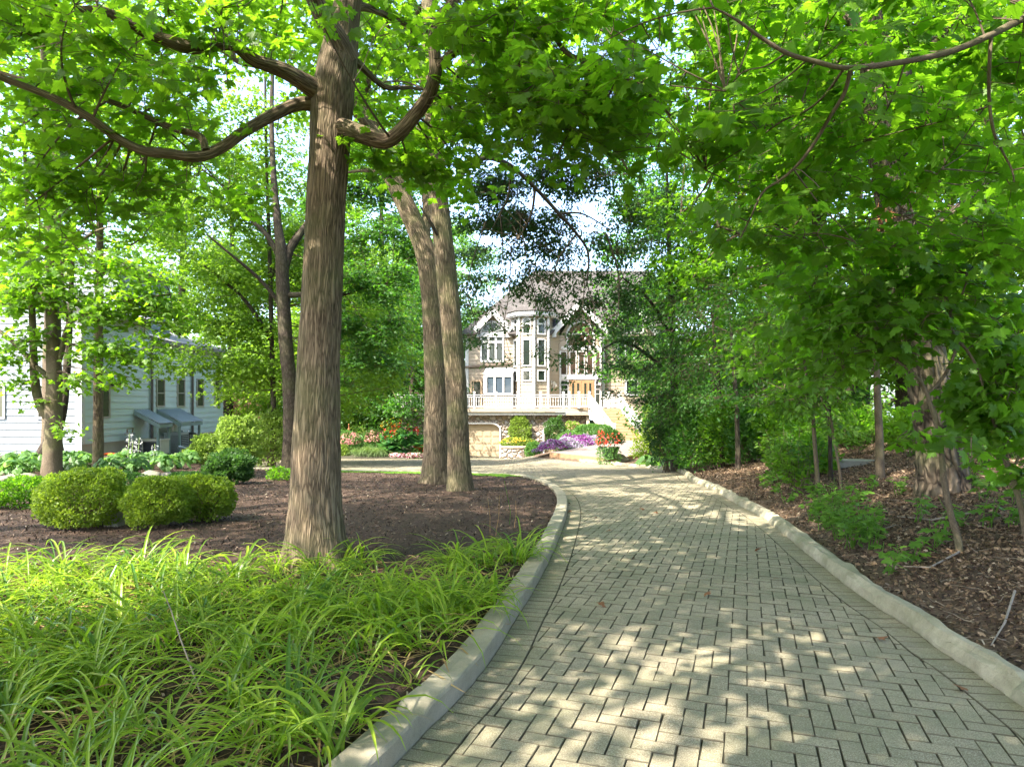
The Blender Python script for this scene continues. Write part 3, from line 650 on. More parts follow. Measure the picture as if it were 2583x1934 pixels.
# 2./3. the two pale trunks behind it
def build_twins():
    rng = np.random.default_rng(21)
    b = on_ground(1100, 1217); d = b.y
    root = thing("maple_tree", "leaning pale trunked tree touching the straighter trunk on the mulched island", "tree", b)
    k = d / F / 2
    tr = limb([(b.x, b.y, b.z - .25)] + pts((1100, 1190, d), (1099, 1100, d), (1100, 1000, d), (1096, 880, d), (1091, 780, d), (1078, 660, d), (1050, 575, d + .1), (1010, 490, d + .2), (980, 425, d + .3), (950, 340, d + .4), (905, 250, d + .6), (870, 120, d + .9), (850, -60, d + 1.2), (840, -300, d + 1.5)),
              [x * k for x in (76, 66, 60, 57, 56, 54, 53, 52, 50, 48, 45, 42, 40, 36, 30, 22, 14)], 44, 0.06, 0.55, 0.035, 5, 0.22, 5)
    br = limb(pts((1066, 612, d), (1072, 575, d + .2), (1078, 540, d + .4), (1075, 470, d + .9), (1085, 380, d + 1.5)), [x * k for x in (40, 30, 26, 22, 18)], 14, .08, 0, .06, 3)
    wood(root, "trunk", BARK_TWIN, [tr]); wood(root, "limb", BARK_TWIN, [br])
    S = [tr[4][tr[4][:, 2] > 5], br[4]]
    for p, w in ((((950, 340, d), (860, 250, d - .5), (740, 190, d - 1), (600, 160, d - 1.6)), (26, 18, 12, 6)), (((905, 250, d + .5), (980, 120, d + .2), (1080, 0, d), (1180, -80, d)), (26, 18, 12, 6)), (((985, 440, d), (920, 430, d + .6), (850, 440, d + 1.4)), (16, 10, 5))):
        l = limb(pts(*p), [x * k for x in w], 10, .12, 0, .05, 2); wood(root, "limb", BARK_TWIN, [l]); S.append(l[4])
    pf = [puff_at(px, py, dd, (1.3, 1.3, .9), n) for px, py, dd, n in ((880, 260, 15, 34), (960, 180, 15, 34), (1040, 60, 15.5, 34), (900, 60, 16, 34), (760, 150, 15, 30), (650, 100, 15, 30), (1130, -60, 15.5, 34), (980, -100, 16, 34), (800, -100, 16, 34), (870, 400, 17, 26), (1180, 60, 16, 30), (1000, 270, 17, 24), (560, 30, 15.5, 26))]
    for i in range(58):
        a = rng.uniform(0, 6.28); R = rng.uniform(0.5, 7.4); pf.append(((b.x - 2.4 + R * math.cos(a), b.y + R * math.sin(a), rng.uniform(9.5, 16)), (1.5, 1.5, .9), 20))
    LEAVES[0] += crown(root, pf, 0.15, T_MAPLE5, MAPLE, rng, np.vstack(S), L=0.8, m=10, bough_r=.025)
    # the straight trunk: an elm whose long limb hangs over the drive in front of the house
    b = on_ground(1160, 1236); d = b.y; k = d / F / 2
    root = thing("elm_tree", "straight pale trunked elm whose long branches hang in front of the beige house", "tree", b)
    tr = limb([(b.x, b.y, b.z - .25)] + pts((1159, 1210, d), (1156, 1120, d), (1152, 1000, d), (1142, 860, d), (1130, 730, d), (1118, 610, d), (1108, 520, d), (1102, 440, d), (1094, 330, d), (1086, 200, d + .2), (1080, 20, d + .4), (1078, -240, d + .6), (1090, -520, d + .8)),
              [x * k for x in (68, 58, 54, 53, 52, 52, 51, 50, 48, 46, 42, 38, 34, 26, 16)], 44, 0.06, 0.45, 0.035, 8, 0.2, 5)
    wood(root, "trunk", BARK_TWIN, [tr]); S = [tr[4][tr[4][:, 2] > 5]]
    lims = [((( 1106, 490, d), (1150, 456, d + .4), (1180, 420, d + 1), (1230, 398, d + 1.8), (1290, 420, d + 2.6), (1350, 474, d + 3.2), (1410, 539, d + 3.7), (1455, 590, d + 4.1), (1484, 640, d + 4.4), (1480, 720, d + 4.5)), (24, 19, 17, 15, 13, 12, 10, 8, 5)),
            (((1098, 380, d), (1150, 300, d + .6), (1230, 240, d + 1.4), (1330, 230, d + 2.4), (1440, 270, d + 3.4), (1530, 340, d + 4.2), (1590, 440, d + 5)), (28, 22, 18, 14, 10, 7)),
            (((1092, 280, d), (1190, 150, d + 1.6), (1330, 80, d + 3), (1480, 70, d + 4), (1620, 120, d + 5)), (26, 20, 15, 11, 7)),
            (((1350, 474, d + 3.2), (1340, 540, d + 3.6), (1310, 600, d + 4)), (9, 7, 4)), (((1290, 420, d + 2.6), (1280, 500, d + 3), (1240, 580, d + 3.3)), (8, 6, 3)),
            (((1410, 539, d + 3.7), (1470, 540, d + 4.2), (1540, 580, d + 4.8)), (9, 6, 3)), (((1455, 590, d + 4.1), (1410, 650, d + 4.3), (1390, 720, d + 4.4)), (7, 5, 3)),
            (((1225, 560, d + 2.9), (1195, 650, d + 3.3), (1178, 730, d + 3.5), (1196, 800, d + 3.6), (1212, 862, d + 3.6)), (4, 3, 2.4, 1.5)), (((1262, 540, d + 3), (1268, 630, d + 3.4), (1258, 700, d + 3.6), (1240, 775, d + 3.7), (1246, 905, d + 3.9)), (4, 3, 2.4, 1.5)), (((1318, 590, d + 3.8), (1336, 690, d + 4), (1352, 760, d + 4.2), (1343, 820, d + 4.3), (1360, 885, d + 4.4)), (4, 3, 2.4, 1.5)), (((1290, 620, d + 3.8), (1284, 740, d + 4), (1272, 820, d + 4.2), (1290, 912, d + 4.3)), (4, 3, 2.2, 1.2)), (((1475, 700, d + 4.5), (1468, 780, d + 4.4), (1440, 850, d + 4.5), (1450, 900, d + 4.5), (1432, 978, d + 4.5)), (4, 3, 2.2, 1.2)), (((1482, 720, d + 4.5), (1500, 790, d + 4.5), (1484, 880, d + 4.5), (1474, 935, d + 4.5)), (4, 3, 2.2, 1.2)), (((1530, 590, d + 4.8), (1560, 690, d + 4.9), (1560, 790, d + 5)), (7, 5, 3)), (((1120, 620, d), (1085, 560, d - .3), (1060, 520, d - .4)), (10, 8, 4)), (((1090, 240, d), (1010, 120, d + 1), (930, 0, d + 2)), (22, 15, 8))]
    for p, w in lims:
        l = limb(pts(*p), [x * k for x in w], 10, .12, 0, .06, 2); wood(root, "limb", BARK_DARK if w[0] < 24.5 else BARK_TWIN, [l]); S.append(l[4])
    pf = []
    for px, py, dd, r, n in ((1210, 470, 17.2, .8, 30), (1180, 560, 17.6, .55, 13), (1270, 470, 17.6, .8, 30), (1250, 560, 18, .6, 18), (1215, 640, 18.2, .4, 6), (1310, 560, 18.6, .75, 26), (1290, 640, 18.8, .55, 16), (1350, 620, 19, .65, 20), (1330, 690, 19, .45, 11), (1265, 700, 19, .4, 8), (1240, 770, 19.3, .36, 6), (1200, 800, 19.5, .45, 9), (1180, 730, 19.3, .55, 14), (1210, 860, 19.6, .4, 6),
                             (1390, 560, 19, .75, 24), (1420, 640, 19.2, .7, 22), (1405, 710, 19.2, .45, 10), (1460, 690, 19.4, .55, 13), (1480, 770, 19.5, .45, 10), (1450, 740, 19.5, .35, 6), (1500, 830, 19.5, .35, 6), (1450, 880, 19.6, .42, 9), (1475, 930, 19.6, .35, 6), (1430, 850, 19.6, .3, 4), (1435, 975, 19.6, .22, 2), (1520, 700, 19.8, .6, 14), (1500, 610, 19.6, .8, 26), (1560, 640, 20, .8, 30), (1570, 740, 20, .7, 24), (1550, 820, 20, .6, 16),
                             (1240, 250, 17, 1.1, 34), (1330, 330, 18, 1.1, 34), (1430, 360, 18.6, 1.1, 34), (1520, 440, 19.4, 1.1, 34), (1330, 180, 18, 1.1, 32), (1470, 180, 19, 1.2, 32), (1170, 330, 16.6, .9, 26), (1590, 540, 20, 1, 34), (1440, 470, 19, .9, 26), (1370, 440, 18.6, .9, 26), (1600, 330, 20, 1.2, 34), (1560, 200, 20, 1.2, 30), (1240, 100, 17, 1.2, 30), (1400, 50, 18.5, 1.2, 30), (1550, 60, 19.5, 1.2, 30),
                             (1180, 640, 18.6, .5, 14), (1290, 560, 18.9, .7, 24), (1330, 740, 19.6, .5, 16), (1390, 760, 19.6, .5, 16), (1300, 720, 19.5, .4, 11), (1370, 690, 19.4, .5, 16), (1440, 800, 19.7, .45, 15), (1415, 900, 19.8, .35, 9), (1500, 760, 19.8, .5, 18), (1480, 860, 19.8, .4, 12), (1180, 860, 19.5, .45, 10), (1150, 760, 19.3, .5, 14), (1200, 700, 19.3, .45, 12), (1400, 620, 19.2, .7, 22), (1270, 820, 20, .3, 4), (1245, 905, 20, .25, 3), (1290, 910, 20, .25, 2), (1370, 760, 20, .35, 5), (1340, 820, 20, .3, 3), (1360, 880, 20, .25, 3)):
        pf.append(puff_at(px, py, dd, (r, r, r * .62), int(n * (3.0 if py < 610 else 1.4))))
    for i in range(26):
        a = rng.uniform(0, 6.28); R = rng.uniform(0.5, 4.8); pf.append(((b.x + 1 + R * math.cos(a), b.y + 1 + R * math.sin(a), rng.uniform(10.5, 16.5)), (1.4, 1.4, .9), 20))
    LEAVES[0] += crown(root, pf, 0.125, T_OVAL, ELM, rng, np.vstack(S), L=0.75, m=13, droop=.7, bough_r=.009, hang=True)
build_twins()

# a builder for the other trees: trunk and limbs through given points, leaf puffs where asked
def traced_tree(name, label, base_px, bark, trunk, widths, limbs, puffs, size, tmpl, mat, seed, L=.7, m=10, flare=.45, group=None, sides=20, bough_r=.015, extra=(), twigs=True, droop=.45, base=None, clear=2.9, lobes=5, dens=1.35, ridge=None):
    rng = np.random.default_rng(seed); b = base if base is not None else on_ground(*base_px); d = b.y; k = d / F / 2
    root = thing(name, label, "tree", b, group=group)
    tr = limb([(b.x, b.y, b.z - .2)] + pts(*[(p[0], p[1], d + (p[2] if len(p) > 2 else 0)) for p in trunk]), [x * k for x in widths], sides, .07 if ridge is None else .04, flare, .05, seed, .18, lobes, ridge)
    wood(root, "trunk", bark, [tr]); S = [tr[4][int(len(tr[4]) * .25):]]
    for p, w in limbs:
        l = limb(pts(*[(q[0], q[1], d + (q[2] if len(q) > 2 else 0)) for q in p]), [x * k for x in w], 10, .09, 0, .06, seed + 1); wood(root, "limb", bark, [l]); S.append(l[4])
    pf = [puff_at(px, py, d + dd, (r, r, r * .6), int(n * dens)) for px, py, dd, r, n in puffs] + list(extra)
    if pf: LEAVES[0] += crown(root, pf, size, tmpl, mat, rng, np.vstack(S), L=L, m=m, bough_r=bough_r, twigs=twigs, droop=droop, clear=clear)
    return root, np.vstack(S), rng

def build_left_trees():
    traced_tree("maple_tree", "dark trunked maple half hidden behind the thick maple trunk, its fork at half height", (729, 1180), BARK_DARK,
        [(731, 1165), (733, 1080), (730, 960), (722, 880), (716, 780), (712, 690), (709, 630), (700, 560, .3), (690, 440, .5), (685, 300, .8), (690, 100, 1), (700, -150, 1)], (46, 38, 36, 35, 34, 33, 32, 22, 16, 12, 9, 6),
        [(((714, 690), (735, 625, .1), (758, 590, .2), (790, 540, .4), (830, 470, .8), (870, 380, 1)), (22, 18, 13, 8)), (((706, 650), (670, 590), (620, 545, .3), (570, 510, .8)), (16, 12, 8, 4)),
         (((722, 745), (790, 742), (850, 745, .2), (920, 725, .6), (990, 712, 1)), (15, 12, 9, 5)), (((718, 820), (700, 760), (650, 700, -.4), (580, 640, -1), (520, 590, -1.4)), (14, 10, 7, 4))],
        [(890, 700, 0, 1.1, 40), (960, 740, .4, 1.0, 38), (1010, 690, .8, 1.0, 34), (870, 820, .2, .9, 34), (940, 860, .4, .9, 36), (990, 820, .6, .8, 24), (900, 910, .3, .7, 22), (975, 920, .6, .7, 22), (820, 760, 0, .9, 26), (900, 600, .6, 1.2, 40), (1000, 590, 1, 1.2, 40), (820, 660, .5, 1.1, 30), (900, 480, 1, 1.3, 40), (800, 520, .8, 1.3, 36), (980, 480, 1.6, 1.3, 40), (860, 420, .6, 1.3, 40), (920, 360, 1, 1.3, 40), (1020, 400, 1.6, 1.2, 30), (1050, 640, 1.4, .8, 22), (860, 960, .2, .5, 12)],
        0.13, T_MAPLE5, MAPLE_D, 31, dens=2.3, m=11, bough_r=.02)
    traced_tree("maple_tree", "sunlit yellow green maple behind the dark forked trunk, beside the blue grey house", (690, 1150), BARK_DARK,
        [(690, 1100), (688, 950), (684, 800), (680, 640), (672, 400), (668, 150)], (14, 13, 12, 11, 8, 5),
        [(((686, 860), (620, 760, -.5), (540, 690, -1), (470, 640, -1.4)), (12, 9, 6, 3)), (((682, 700), (740, 600), (800, 530, .5)), (11, 8, 4)), (((680, 600), (600, 500, -.6), (500, 420, -1)), (11, 8, 4))],
        [(470, 560, -1, 1.6, 34), (560, 520, -1, 1.6, 40), (640, 560, 0, 1.5, 40), (520, 680, -1.2, 1.5, 42), (610, 700, -.4, 1.5, 42), (470, 780, -1.6, 1.3, 34), (560, 820, -1, 1.4, 40), (640, 830, 0, 1.3, 34), (660, 400, 0, 1.7, 38), (560, 390, -1, 1.7, 34), (480, 900, -1.6, 1.0, 20), (570, 930, -1, 1.1, 24), (640, 940, 0, 1.1, 22), (760, 480, .6, 1.6, 36), (740, 320, .4, 1.7, 34), (620, 270, -.4, 1.7, 34), (520, 300, -1, 1.5, 20), (400, 620, -2, 1.0, 12), (700, 660, .6, 1.4, 30), (780, 620, 1, 1.4, 30), (440, 930, -2, .8, 12)],
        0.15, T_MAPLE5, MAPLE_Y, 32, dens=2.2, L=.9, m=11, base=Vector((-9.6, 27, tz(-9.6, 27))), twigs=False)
    traced_tree("maple_tree", "two stemmed grey barked maple behind the clipped boxwoods at left", (130, 1208), BARK_GREY,
        [(131, 1180), (133, 1120), (135, 1060), (136, 1010), (137, 940), (134, 850), (131, 760), (128, 650), (124, 520), (118, 380, -.2), (112, 230, -.3), (108, 60, -.4), (104, -160, -.5)], (50, 43, 40, 38, 35, 31, 27, 24, 20, 16, 12, 8),
        [(((134, 1062), (108, 1036), (92, 990), (86, 930), (84, 860), (80, 760), (76, 620), (66, 470), (60, 300)), (24, 22, 20, 17, 14, 11, 7)),
         (((136, 950), (152, 900), (172, 822), (205, 797), (254, 778), (300, 765), (355, 752, -.3), (430, 742, -.5)), (14, 13, 11, 8, 6, 4)),
         (((134, 965), (110, 940), (84, 918), (60, 890), (38, 868), (0, 836), (-60, 800)), (14, 12, 10, 7)),
         (((172, 822), (160, 740), (158, 660), (170, 560)), (8, 6, 5, 3)), (((130, 720), (170, 640, -.3), (230, 590, -.6), (280, 570, -.8)), (11, 8, 6, 3)), (((126, 560), (60, 470, -.4), (-10, 420, -.6)), (11, 8, 5))],
        [(30, 760, 0, .9, 34), (100, 730, -.4, .9, 34), (190, 740, -.3, .9, 34), (270, 800, -.4, .8, 30), (330, 760, -.5, .8, 30), (400, 770, -.6, .7, 22), (440, 810, -.6, .5, 11), (60, 860, -.4, .6, 16), (0, 900, -.2, .7, 20), (220, 880, -.3, .6, 15), (290, 890, -.4, .7, 24), (360, 870, -.6, .6, 15), (190, 960, -.4, .35, 6), (250, 960, -.4, .4, 7), (320, 950, -.5, .35, 5), (40, 960, -.3, .4, 7), (90, 1010, -.4, .2, 2), (170, 1080, -.3, .25, 3),
         (40, 630, 0, 1.0, 30), (140, 610, 0, .9, 22), (240, 660, -.6, .9, 24), (330, 680, -.6, .8, 18), (10, 500, 0, 1.1, 24), (110, 480, 0, 1.0, 20), (230, 520, -.5, .8, 12), (400, 690, -.8, .6, 10), (30, 360, 0, 1.2, 28), (150, 330, 0, 1.2, 24), (60, 200, 0, 1.2, 26), (200, 200, -.3, 1.2, 20), (100, 40, 0, 1.3, 26), (260, 60, -.4, 1.2, 20), (300, 330, -.4, 1.0, 14), (10, 60, 0, 1.2, 24)],
        0.135, T_MAPLE5, MAPLE, 33, m=10, extra=[((-11.5 + 3.4 * math.cos(a), 16 + 3.4 * math.sin(a), z), (1.5, 1.5, .9), 16) for a, z in zip(np.linspace(0, 6, 13), (9, 11, 13, 10, 12, 14, 9, 13, 11, 10, 14, 12, 13))])
    traced_tree("maple_tree", "slim straight brown trunk standing right of the two stemmed maple", (246, 1200), BARK_MAPLE,
        [(247, 1170), (248, 1080), (248, 980), (249, 860), (250, 720), (252, 560), (250, 380), (247, 180), (244, -60)], (28, 25, 23, 22, 20, 17, 14, 10, 6),
        [(((250, 700), (300, 640, .3), (360, 600, .6)), (8, 6, 3)), (((250, 600), (200, 520, .3), (150, 470, .6)), (9, 6, 3)), (((250, 500), (310, 430, -.3), (380, 390, -.6)), (9, 6, 3))],
        [(330, 600, .5, .8, 10), (390, 560, .6, .9, 9), (180, 470, .5, 1, 16), (330, 440, -.3, 1.1, 18), (400, 380, -.5, 1.1, 20), (240, 380, 0, 1.2, 22), (200, 250, .3, 1.3, 26), (330, 250, 0, 1.3, 26), (250, 110, 0, 1.4, 28), (400, 200, -.4, 1.3, 24), (350, 60, 0, 1.4, 26), (300, 690, .6, .7, 9), (460, 120, 0, 1.3, 24)],
        0.13, T_MAPLE5, MAPLE, 34, m=10, flare=.25)
    traced_tree("maple_tree", "thin dark trunk leaning out from behind the two stemmed maple", (94, 1182), BARK_DARK,
        [(100, 1165), (118, 1125), (142, 1085), (158, 1030), (166, 960), (172, 880), (178, 760), (186, 600)], (34, 30, 26, 22, 18, 13, 8),
        [], [(200, 640, .4, 1.2, 18), (280, 560, .6, 1.2, 10), (120, 620, .8, 1.2, 18), (190, 500, 1, 1.3, 14), (70, 690, 1, 1.2, 18)], 0.13, T_MAPLE5, MAPLE_D, 35, m=9, flare=.3)
build_left_trees()

def build_right_trees():
    rng = np.random.default_rng(51)
    # maple whose trunk stands outside the frame; its branch reaches over the drive
    b = Vector((6.4, 4.1, tz(6.4, 4.1)))
    root = thing("maple_tree", "overhanging maple branch with large backlit leaves reaching in from the top right", "tree", b)
    tr = limb([(b.x, b.y, b.z - .2), (6.45, 4.1, 2), (6.4, 4.15, 4), (6.2, 4.3, 7), (6.1, 4.5, 11)], [.26, .21, .19, .15, .07], 24, .1, .4, .04, 2)
    wood(root, "trunk", BARK_MAPLE, [tr]); S = [tr[4][tr[4][:, 2] > 3]]
    d = 4.4
    for p, w in (
        (((2583, 46, .2), (2500, 88, .1), (2402, 129, 0), (2286, 155, -.1), (2141, 172, -.2), (2054, 155, -.2), (1984, 134, -.2), (1909, 88, -.2), (1857, 50, -.2), (1800, 20, -.2)), (20, 17, 15, 14, 12, 11, 9, 7, 4)),
        (((2147, 172, -.2), (2129, 238, -.1), (2095, 292, 0), (2060, 352, .1), (2019, 408, .2), (1972, 452, .3), (1926, 483, .4), (1895, 545, .5), (1868, 600, .6)), (11, 10, 9, 8, 6, 4)),
        (((2127, 176, -.2), (2085, 235, 0), (2040, 275, .2), (1975, 305, .4), (1910, 350, .6), (1850, 390, .8), (1780, 430, 1)), (7, 6, 5, 4, 3)),
        (((1984, 134, -.2), (1930, 168, 0), (1875, 182, .2), (1830, 230, .4)), (5, 4, 3)), (((2032, 155, -.2), (1985, 195, 0), (1920, 235, .2), (1850, 265, .4)), (5, 4, 3)),
        (((2000, 425, .2), (2040, 480, .4), (2080, 530, .5), (2120, 570, .6), (2160, 616, .7)), (5, 4, 3)), (((2500, 92, .1), (2496, 160, .1), (2495, 249, .2), (2506, 331, .2), (2530, 385, .3), (2553, 429, .3), (2558, 460, .3)), (10, 9, 8, 6, 4)),
        (((2495, 255, .2), (2450, 320, .4), (2405, 385, .6), (2340, 470, .8), (2280, 545, 1)), (4, 3, 2.4, 1.5)), (((2284, 157, -.1), (2262, 220, 0), (2230, 290, .2), (2190, 345, .3)), (5, 4, 3)), (((2490, 270, .2), (2400, 300, .4), (2300, 325, .6), (2200, 350, .8)), (5, 4, 3))):
        l = limb(pts(*[(q[0], q[1], d + q[2]) for q in p]), [x * d / F / 2 for x in w], 10, .04, 0, .05, 3); wood(root, "limb", BARK_GREY, [l]); S.append(l[4])
    con = limb([(6.3, 4.15, 5.4), (5.3, 4.4, 4.75)] + pts((2700, 0, d + .3), (2583, 46, d + .2)), [.05, .042, .034, .026], 10, .06, 0, .04, 3); wood(root, "limb", BARK_GREY, [con]); S.append(con[4])
    con = limb([(6.25, 4.2, 6.4), (5.0, 3.6, 6.2), (3.4, 3.2, 5.9), (1.8, 3.4, 5.7)], [.06, .05, .035, .015], 10, .08, 0, .05, 3); wood(root, "limb", BARK_GREY, [con]); S.append(con[4])
    pf = []
    for py in range(-140, 640, 105):
        for px in range(1480, 2720, 120):
            if px < 1640 and py > 330: continue
            if px < 1760 and py > 480: continue
            if px > 2230 and 400 < py and rng.uniform() < .45: continue
            j = rng.normal(0, 25, 2); dd = d + .2 + rng.uniform(0, 2.0)
            pf.append(puff_at(px + j[0], py + j[1], dd, (.55, .55, .13), rng.integers(6, 10)))
    LEAVES[0] += crown(root, pf, 0.135, T_MAPLE, WOOD_LEAF, rng, np.vstack(S), L=.5, m=9, bough_r=.006, droop=.55, tilt=.4, clear=4.3)
    hi = [((6.5 + R * math.cos(a), 4 + R * math.sin(a), z), (1.2, 1.2, .7), 9) for R, a, z in zip(rng.uniform(.5, 3.5, 10), rng.uniform(0, 6.28, 10), rng.uniform(7.5, 11.5, 10))]
    LEAVES[0] += crown(root, hi, 0.17, T_MAPLE5, WOOD_LEAF, rng, np.vstack(S), L=.7, m=9, bough_r=.02, twigs=False)

    # the old tree with deeply furrowed bark
    traced_tree("cottonwood_tree", "massive old tree with deeply furrowed bark in the leaf litter at right", (2380, 1243), BARK_ROUGH,
        [(2380, 1215), (2373, 1150), (2362, 1060), (2345, 960), (2325, 860), (2300, 750), (2272, 620), (2250, 500), (2232, 400), (2215, 280), (2200, 120), (2190, -80), (2180, -350)], (132, 116, 108, 102, 96, 90, 84, 80, 76, 72, 66, 58, 46, 30),
        [(((2290, 700), (2380, 560, .5), (2480, 470, 1), (2600, 400, 1.4)), (30, 22, 15, 8)), (((2240, 440), (2140, 330, .4), (2030, 250, 1)), (30, 20, 10)), (((2215, 280), (2330, 130, .4), (2450, 20, .9)), (34, 24, 12)), (((2200, 120), (2080, -20, .5), (1940, -100, 1)), (34, 24, 12))],
        [(px, py, dd, .95, n) for px, py, dd, n in ((2440, 540, 1, 14), (2540, 440, 1, 24), (2080, 340, .6, 30), (1980, 260, .8, 30), (2120, 480, .8, 30), (2020, 430, 1, 30), (2420, 120, .5, 26), (2530, 60, .8, 26), (2330, 260, .8, 22), (2480, 260, 1, 22), (1940, -60, 1, 26), (2060, 80, .6, 26), (2180, 120, .9, 26), (2300, 40, .6, 26), (1880, 150, 1.4, 28), (1900, 370, 1.4, 28), (2580, 620, 1.2, 12), (1800, 280, 2, 28), (1780, 90, 2, 26), (2600, 200, 1.2, 22), (2560, 330, 1.4, 18))],
        0.12, T_MAPLE5, WOOD_LEAF, 52, dens=.95, m=10, flare=.12, sides=150, lobes=7, ridge=(0.022, 22, 4.5),
        extra=[((5.6 + R * math.cos(a), 9 + R * math.sin(a), z), (1.3, 1.3, .8), 15) for R, a, z in zip(rng.uniform(1, 5, 18), rng.uniform(0, 6.28, 18), rng.uniform(9, 13, 18))])
    # young trees in the wood
    S_ = lambda *a: a
    traced_tree("maple_sapling", "pale bent maple sapling close to the kerb, forking below its leaves", (2424, 1392), BARK_GREY,
        [(2417, 1360), (2402, 1310), (2388, 1250), (2378, 1180), (2373, 1120), (2361, 1060), (2345, 1015), (2335, 985), (2312, 950, .1), (2270, 915, .2), (2210, 880, .3)], (19, 16, 15, 14, 13, 12, 11, 10, 8, 5),
        [(((2338, 992), (2365, 970), (2392, 930), (2410, 885), (2420, 860), (2416, 853), (2395, 822), (2400, 780), (2431, 734), (2440, 690)), (8, 8, 7, 6, 4)), (((2415, 856), (2440, 885), (2464, 924), (2480, 975)), (8, 7, 5)), (((2376, 1150), (2330, 1100, -.1), (2290, 1085, -.2)), (5, 4, 2))],
        [(2300, 860, 0, .55, 17), (2220, 850, .2, .55, 17), (2150, 830, .4, .55, 16), (2390, 780, 0, .55, 16), (2450, 720, .1, .55, 16), (2300, 730, .3, .6, 17), (2190, 740, .3, .6, 17), (2080, 790, .6, .6, 17), (2500, 820, .2, .5, 12), (2350, 660, .4, .6, 15), (2250, 640, .5, .6, 16), (2150, 640, .6, .6, 16), (2100, 900, .4, .45, 10), (2040, 870, .8, .6, 15), (2420, 1100, -.5, .2, 3), (2340, 1110, -.3, .22, 4), (2470, 1140, -.5, .2, 3), (2020, 700, .8, .6, 17)],
        0.125, T_MAPLE, WOOD_LEAF, 53, dens=.95, L=.5, m=8, bough_r=.007, flare=.2, sides=12, droop=.8)
    traced_tree("maple_sapling", "slender brown sapling at the right edge with a tuft of broad maple leaves", (2590, 1352), BARK_GREY,
        [(2582, 1310), (2568, 1250), (2550, 1195), (2537, 1160), (2525, 1115), (2512, 1075), (2490, 1030)], (17, 15, 14, 12, 10, 7),
        [(((2550, 1195), (2580, 1130), (2620, 1080)), (7, 5, 3))],
        [(2500, 1060, 0, .3, 9), (2450, 1010, .1, .35, 10), (2540, 1000, -.1, .4, 12), (2560, 1090, -.1, .3, 8), (2580, 930, 0, .45, 12), (2500, 920, .2, .4, 10), (2600, 1180, -.1, .3, 6), (2560, 830, .2, .45, 10)],
        0.14, T_MAPLE, WOOD_LEAF, 54, L=.45, m=8, bough_r=.006, flare=.15, sides=12, droop=.9)
    for i, (bp, tk, w, pf, lab, tm, mt, sz) in enumerate((
        ((2221, 1208), [(2220, 1180), (2218, 1100), (2214, 1010), (2208, 880), (2200, 740)], (24, 20, 18, 15, 10), [(2200, 900, .2, .7, 24), (2120, 850, .5, .7, 24), (2270, 830, .6, .7, 20), (2160, 760, .4, .8, 26), (2260, 720, .8, .8, 24), (2080, 940, .6, .6, 18)], "pale barked young tree left of the massive furrowed trunk", T_MAPLE5, WOOD_LEAF, .12),
        ((2064, 1246), [(2062, 1210), (2056, 1130), (2050, 1050), (2036, 960), (2020, 850)], (13, 11, 10, 8, 5), [(2030, 900, 0, .6, 20), (1960, 860, .4, .7, 24), (2080, 960, 0, .5, 16), (1990, 980, -.1, .5, 16), (1900, 900, .4, .6, 20), (2040, 780, .5, .7, 22), (1950, 1020, -.2, .4, 12)], "thin brown sapling above the weeds beside the kerb", T_OVAL, WOOD_LEAF, .13),
        ((2096, 1212), [(2095, 1180), (2093, 1080), (2090, 980), (2082, 860)], (12, 10, 8, 5), [(2080, 860, .4, .6, 18), (2130, 950, .2, .5, 16), (2120, 1020, 0, .4, 10), (2020, 820, .8, .7, 22)], "thin straight sapling between the weeds and the pale barked young tree", T_OVAL, WOOD_LEAF, .12),
        ((2125, 1242), [(2118, 1190), (2104, 1110), (2094, 1050), (2070, 1010), (2040, 990)], (8, 7, 6, 4, 3), [(2060, 1000, 0, .4, 12), (2020, 1020, 0, .4, 12), (2110, 1080, 0, .3, 7)], "whip thin pale sapling bending left over the weeds", T_OVAL, FERN, .12),
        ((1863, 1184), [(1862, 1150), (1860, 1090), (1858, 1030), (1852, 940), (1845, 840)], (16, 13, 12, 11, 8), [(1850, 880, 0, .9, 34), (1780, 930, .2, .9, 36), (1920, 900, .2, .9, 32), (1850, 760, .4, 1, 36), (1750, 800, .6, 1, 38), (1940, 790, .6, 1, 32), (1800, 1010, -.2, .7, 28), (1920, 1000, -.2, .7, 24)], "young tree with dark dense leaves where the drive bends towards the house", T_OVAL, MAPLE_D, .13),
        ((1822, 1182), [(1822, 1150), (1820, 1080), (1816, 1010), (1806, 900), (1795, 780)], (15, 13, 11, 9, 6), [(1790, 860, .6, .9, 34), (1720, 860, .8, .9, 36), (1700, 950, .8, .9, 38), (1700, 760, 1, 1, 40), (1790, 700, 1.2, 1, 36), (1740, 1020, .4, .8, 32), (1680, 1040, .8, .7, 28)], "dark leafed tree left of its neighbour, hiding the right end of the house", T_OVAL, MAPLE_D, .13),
        ((1900, 1168), [(1897, 1150), (1888, 1122), (1872, 1090), (1862, 1050), (1850, 980)], (20, 17, 14, 11, 7), [(1900, 960, 1, 1, 30), (1990, 920, 1, 1, 30), (1960, 1010, 1, .8, 22), (1880, 840, 1.4, 1.1, 34), (2020, 820, 1.4, 1.1, 30)], "crooked dark stemmed tree leaning left in the back of the wood", T_OVAL, MAPLE_D, .13))):
        traced_tree("sapling" if w[0] < 14.5 else "young_tree", lab, bp, BARK_GREY if i in (0, 1, 3) else BARK_DARK, tk, w, [], pf, sz, tm, mt, 60 + i, L=.6, m=9, bough_r=.008, flare=.2, sides=12, droop=.6)
